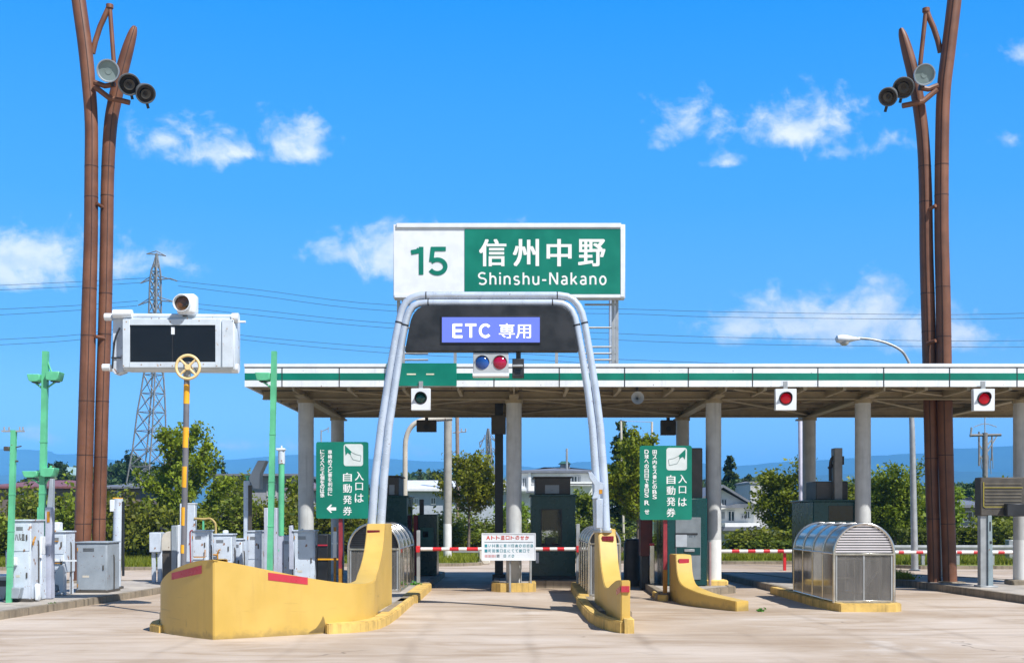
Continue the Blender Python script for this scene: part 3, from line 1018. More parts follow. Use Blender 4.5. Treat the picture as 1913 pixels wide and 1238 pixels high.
s = thing('lane_signal', 'grey two-lamp signal box with blue and red lenses hung under the arch panel', 'traffic signal', (PX(917, YA), YA, PZ(680, YA)))
part(MB().box(PX(884, YA), PX(950, YA), YA - 0.06, YA + 0.22, PZ(697, YA), PZ(659, YA), 0.01), 'housing', M_SIGNALGREY, s)
part(MB().box(PX(883, YA), PX(951, YA), YA - 0.09, YA + 0.23, PZ(703.5, YA), PZ(697.5, YA), 0.006), 'drip_tray', M_WHITE, s)
for px_, m_, lb in ((901, paint('lens_blue', (0.01, 0.07, 0.30), 0.12, var=0.15, coat=0.6), 'blue lens'), (934, paint('lens_crimson', (0.34, 0.0, 0.035), 0.12, var=0.15, coat=0.6), 'red lens')):
    c = P(px_, 677, YA - 0.062)
    part(lens(MB(), c, 0.14, 0.05), 'lens', m_, s, label=lb)
    part(visor(MB(), c, 0.146, 0.05, a0=0, a1=180), 'visor', M_SIGNALGREY, s)
c = thing('lane_camera', 'black camera unit on a stub bracket beside the two-lamp signal', 'camera', (PX(967, YA), YA, PZ(680, YA)))
part(MB().box(PX(957, YA), PX(979, YA), YA - 0.05, YA + 0.30, PZ(704, YA), PZ(670, YA), 0.012), 'housing', M_DARK, c)
part(MB().box(PX(964, YA), PX(973, YA), YA + 0.02, YA + 0.14, PZ(671, YA), PZ(656, YA)), 'bracket', M_DARK, c)
part(MB().box(PX(957.5, YA), PX(977, YA), YA - 0.12, YA - 0.05, PZ(686, YA), PZ(682, YA), 0.006), 'hood', M_GALV, c)
part(MB().box(PX(962, YA), PX(972, YA), YA - 0.062, YA - 0.049, PZ(698, YA), PZ(691, YA), 0.003), 'lens', M_BLACKGLASS, c)

# ------------------------------------------------------------------ toll canopy
YF, YB = 29.6, 38.6
XL, XR = -6.66, 16.6
ZB, ZT = 5.20, 5.77
COLX = [-5.46, 0.05, 5.34, 9.30, 13.50]
cn = thing('toll_canopy', 'long flat toll canopy with a white fascia and green stripe on round columns', 'canopy', (4.5, 34, 0))
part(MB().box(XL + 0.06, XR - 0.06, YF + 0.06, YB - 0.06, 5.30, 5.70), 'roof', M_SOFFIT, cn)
mb = MB()
x_ = XL + 0.4
while x_ < XR - .3:
    mb.box(x_ - .012, x_ + .012, YF + 0.07, YB - 0.07, 5.288, 5.2995)
    x_ += 0.61
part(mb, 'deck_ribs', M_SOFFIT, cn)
part(MB().box(XL, XR, YF, YF + 0.055, ZB, 5.66, 0).box(XL, XR, YB - 0.055, YB, ZB, 5.66).box(XL, XL + 0.055, YF + 0.055, YB - 0.055, ZB, 5.66), 'fascia', M_FASCIA, cn)
part(MB().box(XL - 0.015, XR, YF - 0.022, YF + 0.10, 5.685, ZT, 0.008).box(XL - 0.015, XL + 0.1, YF + 0.10, YB - 0.1, 5.685, ZT, 0.008).box(XL, XR, YB - 0.1, YB + 0.02, 5.685, ZT, 0.008), 'cap', M_WHITE, cn)
part(MB().box(XL + 0.002, XR, YF - 0.006, YF - 0.001, 5.362, 5.535), 'stripe', M_GREEN, cn)
mb = MB()
for px_ in (527, 634, 923, 1045, 1167, 1286, 1406, 1528, 1651, 1774, 1900, 2024):
    x = PX(px_, YF)
    mb.box(x - 0.011, x + 0.011, YF - 0.0105, YF + 0.01, ZB - 0.004, 5.662)
mb.box(XL, XR, YF + 0.004, YF + 0.05, 5.662, 5.684)
part(mb, 'panel_joint', M_DARK, cn)
for x in COLX:
    part(MB().box(x - 0.11, x + 0.11, YF + 0.06, YB - 0.08, 5.215, 5.296, 0).box(x - 0.02, x + 0.02, YF + 0.06, YB - 0.08, 5.10, 5.215).box(x - 0.12, x + 0.12, YF + 0.9, YB - 0.08, 5.05, 5.10), 'beam', M_BEAM, cn)
mb = MB()
for y in (31.5, 37.2):
    mb.box(XL + 0.06, XR, y - 0.09, y + 0.09, 5.06, 5.085).box(XL + 0.06, XR, y - 0.016, y + 0.016, 5.085, 5.24).box(XL + 0.06, XR, y - 0.09, y + 0.09, 5.24, 5.27)
part(mb, 'long_beam', M_BEAM, cn)
mb = MB()
for y in (30.3, 32.6, 33.9, 35.2, 36.3, 38.0):
    mb.box(XL + 0.08, XR, y - 0.03, y + 0.03, 5.20, 5.295)
part(mb, 'purlin', paint('purlin_brown', (0.33, 0.27, 0.17), 0.6, var=0.12, rust=0.3), cn)
mb = MB()
for xa, xb in zip(COLX, COLX[1:]):
    mb.tube([(xa, 31.6, 5.13), (xb, 37.1, 5.13)], 0.035, 6)
    mb.tube([(xb, 31.6, 5.17), (xa, 37.1, 5.17)], 0.035, 6)
    mb.tube([(xa + 0.2, 29.8, 5.16), ((xa + xb) / 2, 31.4, 5.16)], 0.03, 6)
    for k in range(1, 4):
        x = xa + (xb - xa) * k / 4
        mb.box(x - 0.04, x + 0.04, YF + 0.08, 31.4, 5.12, 5.29)
part(mb, 'brace', M_BEAM, cn)
for i, x in enumerate(COLX):
    for y in (31.5, 37.2):
        mb = MB().cyl((x, y, 0.05), (x, y, 5.06), 0.205, 24)
        cl = part(mb, 'column', M_COL, cn)
        part(MB().cyl((x, y, 4.96), (x, y, 5.055), 0.235, 24), 'collar', M_BEAM, cn, cl)
        if x > 1 and y < 32:
            part(MB().box(x - 0.34, x + 0.34, y - 0.30, y + 0.3, 0.12, 0.30, 0.03), 'plinth', M_KERBY if i == 2 else M_KERB, cn, cl)
            part(MB().cyl((x, y, 0.30), (x, y, 1.35), 0.2075, 24), 'sunlit_or_white_band', M_SUNLIT_OR_WHITE, cn, cl)  # paler column foot: sunlight below the canopy's shade put into the colour

# ribbed rainwater gear and low handrail on the roof
rl = thing('roof_rail', 'low pipe railing on the canopy roof behind the big name sign', 'railing', (0, 33.5, 5.7))
mb = MB()
for z in (5.98, 6.16):
    mb.tube([(PX(762, 33.2), 33.2, z), (PX(1090, 33.2), 33.2, z)], 0.022, 6)
for px_ in (764, 806, 832, 866, 1022, 1050, 1075, 1089):
    mb.box(PX(px_, 33.2) - 0.022, PX(px_, 33.2) + 0.022, 33.18, 33.22, 5.69, 6.2)
part(mb, 'rail', M_GALV, rl)

# ------------------------------------------------------------------ interchange name sign on the roof
YS = 31.2
sg = thing('name_sign', 'big white and green interchange name sign standing on the canopy roof', 'name sign', (PX(951, YS), YS, 5.77))
part(MB().box(PX(735, YS), PX(1168, YS), YS, YS + 0.34, PZ(557, YS), PZ(419, YS), 0.012), 'board', M_WHITE, sg)
part(MB().box(PX(741, YS), PX(1160, YS), YS - 0.05, YS - 0.001, PZ(425.5, YS), PZ(417.5, YS), 0.006), 'top_trim', M_WHITE, sg)
part(MB().box(PX(868, YS), PX(1159, YS), YS - 0.016, YS - 0.001, PZ(549.5, YS), PZ(428, YS), 0.002), 'green_panel', M_GREEN, sg)
mb = MB()
for x in (868,):
    mb.box(PX(1159.2, YS), PX(1166.5, YS), YS - 0.03, YS - 0.001, PZ(555, YS), PZ(427, YS), 0.004)
mb.box(PX(737, YS), PX(1159, YS), YS - 0.03, YS - 0.001, PZ(556, YS), PZ(550.5, YS), 0.004)
part(mb, 'frame', M_WHITE, sg)
mb = MB()
grot_px(mb, '1', (768, 513), (792, 461), YS - 0.012, .165)
grot_px(mb, '5', (800.5, 514), (836, 461), YS - 0.012, .155)
part(mb, 'number', M_GREEN, sg)
M_LETTER = paint('letter_white', (0.82, 0.83, 0.82), 0.4, var=0.02)
mb = MB()
for ch, xa, xb in (('信', 895, 946), ('州', 958, 1007), ('中', 1021, 1068), ('野', 1080, 1131)):
    write_px(mb, ch, (xa, 498), (xb, 446), YS - 0.021, 0.024)
part(mb, 'lettering', M_LETTER, sg)
mb = MB()
grot_px(mb, 'Shinshu-Nakano', (893, 531.5), (1133, 509), YS - 0.021, .145, .20)
part(mb, 'lettering', M_LETTER, sg)
for px_ in (744, 753, 850, 1040, 1146, 1153):
    yq = YS + 0.30
    part(MB().box(PX(px_, yq) - 0.04, PX(px_, yq) + 0.04, yq + 0.05, yq + 0.13, 5.70, PZ(556, YS) + 0.5), 'support_post', M_GALV, sg)
for y_ in (569, 612, 648, 660, 672):
    yq = YS + 0.38
    part(MB().tube([P(1092, y_, yq), P(1150, y_, yq)], 0.028, 6), 'support_rail', M_GALV, sg)
    part(MB().tube([P(744, y_, yq), P(800, y_, yq)], 0.028, 6), 'support_rail', M_GALV, sg)
for px_ in (744, 1150):
    yq = YS + 0.4
    part(MB().tube([P(px_, 480, yq), P(px_, 672, yq + 2.6)], 0.03, 6), 'support_stay', M_GALV, sg)
    part(MB().tube([P(px_, 672, yq), P(px_, 672, yq + 2.6)], 0.03, 6), 'support_stay', M_GALV, sg)
part(MB().box(PX(1142, YS), PX(1158, YS), YS + 0.7, YS + 0.85, 5.69, PZ(558, YS) + 0.2, 0.01), 'support_post', M_TUBE, sg)

# green plate on the fascia
s = thing('fascia_sign', 'plain green plate with two pale dashes fixed to the canopy fascia', 'sign', (PX(798, 29.5), 29.5, 5.48))
YG = 29.52
part(MB().box(PX(722, YG), PX(853, YG), YG, YG + 0.065, PZ(720.5, YG), PZ(678, YG), 0.004), 'panel', M_GREEN, s)
for a_, b_ in ((760, 777), (796, 811)):
    part(MB().box(PX(a_, YG), PX(b_, YG), YG - 0.005, YG - 0.001, PZ(700, YG), PZ(697.5, YG)), 'dash', paint('dash_cream', (0.75, 0.72, 0.55), 0.5), s)

# lane signals under the fascia
def lane_signal(px0, px1, py0, py1, lensmat, label, lp, r):
    Y = 29.42
    s = thing('lane_signal', label, 'traffic signal', (PX((px0 + px1) / 2, Y), Y, PZ(py0, Y)), 'square lane signals hung under the canopy front')
    part(MB().box(PX(px0, Y), PX(px1, Y), Y, Y + 0.16, PZ(py1, Y), PZ(py0, Y), 0.008), 'housing', M_WHITE, s)
    c = P(lp[0], lp[1], Y - 0.002)
    part(MB().lathe([(r, 0.0), (r + .012, .012), (r + .022, 0.0)], Matrix.Translation(c) @ Matrix.Rotation(R(90), 4, 'X'), 28), 'lens_ring', M_DARK, s)
    part(lens(MB(), c, r * .9, 0.05), 'lens', lensmat, s)
    part(lens(MB(), Vector(c) + Vector((0, 0.0005, 0)), r, 0.002), 'lens_seat', M_DARK, s)
    part(visor(MB(), c, r + 0.004, 0.16, a0=0, a1=180), 'visor', M_DARK, s)
    part(MB().box(PX((px0 + px1) / 2, Y) - 0.05, PX((px0 + px1) / 2, Y) + 0.05, Y + 0.05, Y + 0.12, PZ(py0, Y), 5.32), 'hanger', M_GALV, s)
    return s
M_LRED = glow('lens_red', (0.75, 0.0, 0.01), 0.16, (0.5, 0.0, 0.01))
M_LGRN = paint('lens_teal', (0.0, 0.09, 0.07), 0.15, var=0.15, coat=0.5)
lane_signal(768, 804, 725, 766, M_LGRN, 'lane signal with a dark green lens below the green fascia plate', (786, 743), 0.135)
lane_signal(1449, 1488, 726, 766, M_LRED, 'lane signal with a lit red lens above the gap beside the silver domed shelter', (1468, 744), 0.145)
lane_signal(1819, 1858.5, 726, 767, M_LRED, 'lane signal with a lit red lens at the far right, near the brown poles', (1838.5, 744.5), 0.15)

# horn loudspeaker under the canopy
Y = 30.2
s = thing('loudspeaker', 'grey horn loudspeaker under the canopy right of the arch', 'loudspeaker', P(1190, 744, Y))
M = Matrix.Translation(P(1190, 744, Y)) @ Matrix.Rotation(R(90), 4, 'X')
part(MB().lathe([(0.03, 0.02), (0.06, 0.06), (0.10, 0.13), (0.155, 0.18), (0.162, 0.185), (0.162, 0.175), (0.11, 0.10), (0.07, 0.0), (0.07, -0.18), (0, -0.2)], M, 24), 'horn', M_SIGNALGREY, s)
part(MB().box(PX(1190, Y) - 0.03, PX(1190, Y) + 0.03, Y - 0.03, Y + 0.05, PZ(738, Y), 5.31), 'bracket', M_UNIT, s)

# dark rear sides of signals for the other direction
for px0, px1, py0, py1, Yq, lb in ((778, 815, 779, 806, 38.2, 'dark signal box hung at the rear canopy edge behind the left arch leg'), (1235, 1263, 779, 812, 38.2, 'dark signal box hung at the rear canopy edge above the right ticket sign')):
    s = thing('rear_signal', lb, 'signal box', P((px0 + px1) / 2, py0, Yq), 'dark signal boxes at the rear canopy edge')
    part(MB().box(PX(px0, Yq), PX(px1, Yq), Yq, Yq + 0.25, PZ(py1, Yq), 5.06, 0.012), 'housing', M_UNIT, s)
    part(MB().box(PX((px0 + px1) / 2, Yq) - .05, PX((px0 + px1) / 2, Yq) + .05, Yq + .06, Yq + .16, 5.06, 5.3), 'hanger', M_UNIT, s)
    part(MB().cyl(P((px0 + px1) / 2, (py0 + py1) / 2 + 5, Yq - 0.03), P((px0 + px1) / 2, (py0 + py1) / 2 + 5, Yq), 0.08, 16), 'cover', M_DARK, s)
s = thing('signal_post', 'black square post with a dark box at its top just left of the middle column', 'post', (PX(932, 34.5), 34.5, 0))
part(MB().box(PX(924.5, 34.5), PX(940, 34.5), 34.42, 34.58, 0.15, 5.25), 'shaft', M_DARK, s)
part(MB().box(PX(918, 34.5), PX(945, 34.5), 34.3, 34.6, PZ(811, 34.5), PZ(776, 34.5), .01), 'box', M_UNIT, s)
part(MB().box(PX(920, 34.5), PX(944, 34.5), 34.3, 34.7, 0.12, 0.3, .01), 'foot', M_DARK, s)
# ------------------------------------------------------------------ ticket machine signs
def rounded(x0, x1, z0, z1, r, n=5):
    out = []
    for cx, cz, a0 in ((x1 - r, z1 - r, 0), (x0 + r, z1 - r, 90), (x0 + r, z0 + r, 180), (x1 - r, z0 + r, 270)):
        for k in range(n + 1):
            a = R(a0 + 90 * k / n)
            out.append((cx + r * math.cos(a), cz + r * math.sin(a)))
    return out

M_ICON = paint('icon_white', (0.62, 0.68, 0.68), 0.4, var=0.04)
M_ICONLINE = paint('icon_line', (0.25, 0.33, 0.32), 0.5)

def ticket_sign(px0, px1, py0, py1, Y, label, post_px, post_foot, mirror, cols, arrow):
    s = thing('ticket_sign', label, 'road sign', (PX((px0 + px1) / 2, Y), Y, 0), 'green ticket machine signs')
    x0, x1, z0, z1 = PX(px0, Y), PX(px1, Y), PZ(py1, Y), PZ(py0, Y)
    part(MB().prism(rounded(x0, x1, z0, z1, 0.05), Y, Y + 0.05, 0.0), 'panel', M_GREEN, s)
    y = Y - 0.004
    # picture of a hand taking a ticket
    w = px1 - px0
    ix0, ix1, iy0, iy1 = px0 + 0.53 * w, px0 + 0.90 * w, py0 + 4, py0 + 45
    if mirror:
        ix0, ix1 = px0 + 0.51 * w, px0 + 0.905 * w
        iy1 = py0 + 46
    part(MB().prism(rounded(PX(ix0, Y), PX(ix1, Y), PZ(iy1, Y), PZ(iy0, Y), 0.06), Y - 0.003, Y - 0.0005), 'icon', M_ICON, s)
    mb = MB(); mg = MB()
    def q(u, v):
        u = 1 - u if mirror else u
        return (PX(ix0 + (ix1 - ix0) * u, Y), PZ(iy0 + (iy1 - iy0) * v, Y))
    hand = [(.07, .06), (.42, .36), (.36, .40), (.38, .52), (.28, .44), (.20, .40), (.10, .52), (.07, .30)]
    mg.prism([q(*h) for h in (hand if mirror else hand[::-1])], Y - 0.008, Y - 0.0035)
    for pts in (([(.40, .36), (.62, .46), (.90, .52), (.86, .78), (.48, .70), (.36, .52)],)):
        for a, b in zip(pts, pts[1:]):
            pa, pb = q(*a), q(*b)
            mb.tube([(pa[0], Y - 0.006, pa[1]), (pb[0], Y - 0.006, pb[1])], 0.006, 4)
    part(mg, 'icon_hand', M_GREEN, s)
    part(mb, 'icon_ticket', M_ICONLINE, s)
    for text, cx, yy0, size, gap, bold in cols:
        mb = MB()
        yy = yy0
        for ch in text:
            if ch != ' ':
                sx, sy = size, size
                if ch in '口':
                    sx, sy = size * 0.86, size * 0.86
                write_px(mb, ch, (cx - sx / 2, yy + sy), (cx + sx / 2, yy), y, bold)
            yy += gap
        part(mb, 'lettering', M_LETTER, s)
    if arrow:
        mb = MB()
        ax, ay = arrow
        mb.prism([(PX(ax + a, Y), PZ(ay + b, Y)) for a, b in ((-9, 0), (-1, -8), (1.5, -7), (-2, -2.6), (9, -2.6), (9, 3.4), (-2, 3.4), (1.5, 7), (-1, 8))], Y - 0.005, Y - 0.002)
        part(mb, 'arrow', M_LETTER, s)
    xa = PX(post_px, Y)
    zf = post_foot
    part(MB().box(xa - 0.045, xa + 0.045, Y + 0.055, Y + 0.15, 0.62, z1 - 0.1), 'post', M_RUST, s)
    part(MB().box(xa - 0.048, xa + 0.048, Y + 0.054, Y + 0.152, zf, 0.72, 0.004), 'lower_post', M_ORANGE, s)
    mb = MB()
    for z in (z0 + 0.25, z1 - 0.3):
        mb.box(x0 + 0.08, x1 - 0.08, Y + 0.051, Y + 0.09, z - 0.03, z + 0.03)
    part(mb, 'back_rail', M_GALV, s)
    return s

ticket_sign(590.5, 688, 825, 968, 28.6, 'green ticket machine sign with a white left arrow, beside the left leg of the arch', 635.5, 0.15, False,
            [('入口は', 671, 880.5, 16.5, 20.5, 0.014), ('自動発券', 649, 882.5, 16.5, 21, 0.014),
             ('車検めスと番を利出に', 616.5, 840, 8.0, 8.6, 0.03), ('にシスへミよ個をのは係', 602, 839.5, 8.0, 8.1, 0.03)], (619, 949.5))
ticket_sign(1195.5, 1292.5, 832, 970.5, 27.9, 'green ticket machine sign without an arrow, above the low curling yellow barrier', 1243.5, 0.02, True,
            [('入口は', 1275, 886, 16, 21.5, 0.014), ('自動発券', 1253.5, 887, 16.5, 20.5, 0.014),
             ('田ス内をス番とのBS', 1223, 840, 8.0, 9.3, 0.03), ('D球への日日で番日S', 1208, 839.5, 8.0, 9.0, 0.03), ('R', 1208.5, 934, 9.0, 15.0, 0.03), ('せ', 1208.5, 951, 9.0, 15.0, 0.03)], None)

# ------------------------------------------------------------------ white notice board in the lane
YN = 30.85
s = thing('notice_board', 'white notice board with red and teal lettering standing in the closed middle lane', 'notice board', (PX(948, YN), YN, 0))
part(MB().box(PX(900, YN), PX(1000.5, YN), YN, YN + 0.035, PZ(1046, YN), PZ(995.5, YN), 0.004), 'panel', M_WHITE, s)
mb = MB()
mb.box(PX(900, YN), PX(1000.5, YN), YN - 0.012, YN - 0.001, PZ(997, YN), PZ(995.2, YN)).box(PX(900, YN), PX(1000.5, YN), YN - 0.012, YN - 0.001, PZ(1046.3, YN), PZ(1044.7, YN))
mb.box(PX(899.8, YN), PX(901.2, YN), YN - 0.012, YN - 0.001, PZ(1044.6, YN), PZ(997.1, YN)).box(PX(999.5, YN), PX(1000.8, YN), YN - 0.012, YN - 0.001, PZ(1044.6, YN), PZ(997.1, YN))
part(mb, 'frame', M_WHITE, s)
M_INKR = paint('ink_red', (0.62, 0.06, 0.035), 0.5); M_INKT = paint('ink_teal', (0.03, 0.26, 0.32), 0.5); M_INKD = paint('ink_dark', (0.05, 0.10, 0.14), 0.5)
mb = MB()
for i, ch in enumerate('Aトト皿口トのせか'):
    write_px(mb, ch, (908.5 + i * 9.1, 1007.5), (915.5 + i * 9.1, 1000), YN - 0.004, 0.03)
part(mb, 'red_lettering', M_INKR, s)
mb = MB()
write_px(mb, 'ⅢⅡⅢ', (906, 1040.5), (925.5, 1035.5), YN - 0.004, 0.01)
part(mb, 'red_lettering', M_INKR, s)
mb = MB()
for i, ch in enumerate('IいH国に図川日曲。旧旧B'):
    write_px(mb, ch, (905.5 + i * 7.15, 1021.5), (910.3 + i * 7.15, 1016), YN - 0.004, 0.012)
part(mb, 'teal_lettering', M_INKT, s)
mb = MB()
for i, ch in enumerate('I町回国口区にてて図口で'):
    write_px(mb, ch, (905.5 + i * 7.15, 1031), (910.6 + i * 7.15, 1025.3), YN - 0.004, 0.012)
part(mb, 'teal_lettering', M_INKT, s)
mb = MB()
for ch, x in (('日', 941), ('パ', 949), ('。', 956)):
    write_px(mb, ch, (x, 1040.5), (x + 4.5, 1035), YN - 0.004, 0.012)
part(mb, 'teal_lettering', M_INKT, s)
mb = MB(); write_px(mb, '回', (928, 1040.5), (933, 1035), YN - 0.004, 0.02)
part(mb, 'dark_lettering', M_INKD, s)
part(MB().box(PX(905, YN), PX(996, YN), YN - 0.004, YN - 0.001, PZ(1012.3, YN), PZ(1011.5, YN)), 'ruled_line', M_INKD, s)
part(MB().cyl((PX(952.5, YN), YN + 0.07, 0.0), (PX(952.5, YN), YN + 0.07, PZ(1000, YN)), 0.032, 12), 'leg', M_GALV, s)
part(MB().cyl((PX(991.5, YN), YN + 0.28, 0.22), (PX(991.5, YN), YN + 0.28, PZ(1000, YN)), 0.03, 12), 'leg', M_GALV, s)
for a_ in (1010, 1034):
    part(MB().box(PX(948, YN), PX(996, YN), YN + 0.04, YN + 0.30, PZ(a_ + 2, YN), PZ(a_, YN)), 'bracket', M_GALV, s)

# ------------------------------------------------------------------ red and white booms
def boom(px0, px1, py, Y, bands, label, r, posts=(), foot=0.0):
    s = thing('barrier_boom', label, 'barrier', (PX(px0, Y), Y, 0), 'red and white boom barriers')
    z = PZ(py, Y)
    part(MB().cyl((PX(px0, Y), Y, z), (PX(px1, Y), Y, z), r, 14), 'arm', M_BOOMW, s)
    for a, b in bands:
        part(MB().cyl((PX(a, Y), Y, z), (PX(b, Y), Y, z), r + 0.002, 14), 'red_band', M_BOOMR, s)
    for px_, w, zt, zb, m in posts:
        part(MB().box(PX(px_, Y) - w, PX(px_, Y) + w, Y + 0.06, Y + 0.06 + 2 * w, zb, zt, 0.006), 'post', m, s)
    return s

s = boom(786, 1082, 1025, 31.2, [(808.5, 825), (840, 857), (872, 893), (905, 920), (950, 965), (1014, 1027), (1041, 1054)], 'red and white boom barrier closing the middle lane behind the white notice', 0.047,
         [(781, 0.045, PZ(990, 31.2), 0.15, M_GALV), (1080, 0.045, PZ(978, 31.2), 0.2, M_GALV)])
for px_ in (781, 1080):
    part(MB().box(PX(px_, 31.2) - 0.05, PX(px_, 31.2) + 0.05, 31.10, 31.255, PZ(1031, 31.2), PZ(1019, 31.2), 0.008), 'clamp', M_BOOMR, s)
boom(1346, 1484, 1029, 43.0, [(1367, 1381), (1397, 1411), (1426, 1438), (1452, 1464)], 'red and white boom barrier between the white column and the silver domed shelter', 0.062,
     [(1467, 0.05, 0.70, 0.0, M_BOOMR)])
boom(1645, 1925, 1031, 42.4, [(1660, 1668), (1678, 1688), (1711, 1724), (1748, 1762), (1787, 1796), (1818, 1833), (1864, 1876), (1891, 1901)], 'red and white boom barrier at the far right, behind the brown poles', 0.057,
     [(1846, 0.04, 0.66, 0.0, M_GALV)])

# ------------------------------------------------------------------ domed stair shelters
M_SKIN = paint('shelter_skin', (0.38, 0.34, 0.28), 0.13, metal=0.85, var=0.10, nscale=2.5, streak=0.35)
M_SKINLO = glass('shelter_panel', (0.20, 0.165, 0.11), 0.78, 0.08)
M_LOUV = paint('louvre_pale', (0.86, 0.84, 0.87), 0.4, var=0.02)
M_PANE = glass('shelter_front_pane', (0.24, 0.232, 0.222), 0.42, 0.15)

def shelter(x0, x1, y0, y1, zb, label, bays=4, spring=1.03, louv=True, darklouv=False):
    s = thing('stair_shelter', label, 'shelter', ((x0 + x1) / 2, (y0 + y1) / 2, zb), 'domed stair shelters on the toll islands')
    r = (x1 - x0) / 2; cx = (x0 + x1) / 2; zs = zb + spring
    def arc(rr, y, n=20):
        return [Vector((cx - rr * math.cos(math.pi * k / n), y, zs + rr * math.sin(math.pi * k / n))) for k in range(n + 1)]
    st = [y0 + (y1 - y0) * (k / bays) for k in range(bays + 1)]
    for y in st:
        pts = [Vector((x0, y, zb))] + arc(r, y) + [Vector((x1, y, zb))]
        part(MB().tube(pts, 0.024 if y > y0 else 0.032, 8), 'rib', M_STEEL, s, ang=60)
    for a, b in zip(st, st[1:]):
        mb = MB(); bm = mb.bm
        A = [bm.verts.new(p) for p in arc(r - 0.006, a + 0.012)]; B = [bm.verts.new(p) for p in arc(r - 0.006, b - 0.012)]
        A2 = [bm.verts.new(p) for p in arc(r - 0.014, a + 0.012)]; B2 = [bm.verts.new(p) for p in arc(r - 0.014, b - 0.012)]
        for k in range(len(A) - 1):
            bm.faces.new((A[k], A[k + 1], B[k + 1], B[k])); bm.faces.new((A2[k], B2[k], B2[k + 1], A2[k + 1]))
        part(mb, 'roof_panel', M_SKIN, s, ang=80)
        for xs in (x0, x1):
            part(MB().box(xs - 0.006, xs + 0.006, a + 0.02, b - 0.02, zb + 0.04, zs - 0.02), 'side_panel', M_SKINLO, s)
    mb = MB()
    for xs in (x0, x1):
        mb.tube([(xs, y0, zs), (xs, y1, zs)], 0.022, 8).tube([(xs, y0, zb + 0.03), (xs, y1, zb + 0.03)], 0.022, 8)
    part(mb, 'rail', M_STEEL, s)
    part(MB().box(x0, x1, y0 - 0.03, y0 + 0.03, zs - 0.03, zs + 0.012, 0.004), 'front_rail', M_STEEL, s)
    part(MB().box(x0 + 0.03, x1 - 0.03, y0 - 0.025, y0 + 0.025, zb, zb + 0.055, 0.004), 'sill', M_STEEL, s)
    n = 11
    mb = MB()
    for k in range(n):
        z = 0.02 + (r - 0.04) * k / n
        w = math.sqrt(max(0.0004, (r - 0.03) ** 2 - (z + 0.02) ** 2))
        a = R(18)
        M = Matrix.Translation((cx, y0 + 0.008, zs + z + 0.024)) @ Matrix.Rotation(a, 4, 'X')
        mb.box(-w, w, -0.004, 0.004, -0.0145, 0.0145, 0, M)
    part(mb, 'louvre', M_DARK if darklouv else M_LOUV, s)
    mb = MB()
    bm = mb.bm
    back = [bm.verts.new(p) for p in arc(r - 0.03, y0 + 0.045)]
    bm.faces.new(back)
    part(mb, 'louvre_backing', M_DARK, s)
    # glazed front doors
    mb = MB()
    for xa in (x0 + 0.035, cx - 0.02, x1 - 0.065):
        mb.box(xa, xa + 0.03, y0 - 0.014, y0 + 0.014, zb + 0.055, zs - 0.03)
    part(mb, 'door_frame', M_GALV, s)
    for xa, xb in ((x0 + 0.065, cx - 0.02), (cx + 0.01, x1 - 0.065)):
        part(MB().box(xa, xb, y0 - 0.004, y0 + 0.004, zb + 0.055, zs - 0.03), 'door_pane', M_PANE, s)
    mb = MB()
    mb.tube([(cx + 0.05, y0 + 0.35, zb + 0.2), (cx + 0.45 * r * 2 - 0.1, y0 + 0.6, zb + 0.62)], 0.02, 6)
    for xs in (x0 + 0.16, cx - 0.06, cx + 0.12, x1 - 0.16):
        mb.tube([(xs, y0 + 0.5, zb), (xs, y0 + 0.5, zb + 0.92)], 0.018, 6)
    mb.tube([(x0 + 0.16, y0 + 0.5, zb + 0.9), (x1 - 0.16, y0 + 0.5, zb + 0.9)], 0.018, 6).tube([(x0 + 0.16, y0 + 0.5, zb + 0.5), (cx - 0.06, y0 + 0.5, zb + 0.5)], 0.016, 6)
    part(mb, 'stair_rail', M_BEIGE, s)
    part(MB().box(x0 + 0.05, x1 - 0.05, y1 - 0.08, y1 - 0.05, zb, zs - 0.02), 'back_wall', M_UNIT, s)
    # stairwell floor well
    part(MB().box(x0 + 0.05, x1 - 0.05, y0 + 0.3, y1 - 0.2, zb + 0.002, zb + 0.01), 'stairwell', M_DARK, s)
    return s

shelter(6.76, 8.02, 24.95, 28.5, 0.165, 'silver domed stair shelter with pale louvres and glazed front on the right island')
shelter(-3.92, -2.70, 28.5, 32.6, 0.165, 'dark glossy domed stair shelter behind the tower of the big yellow barrier', darklouv=True)
shelter(1.74, 2.44, 26.9, 30.6, 0.165, 'narrow domed stair shelter half hidden behind the narrow yellow barrier', bays=4, spring=1.2, darklouv=True)

# ------------------------------------------------------------------ dark green booths
M_BGLASS = glass('booth_glass', (0.02, 0.03, 0.032), 0.45, 0.06)

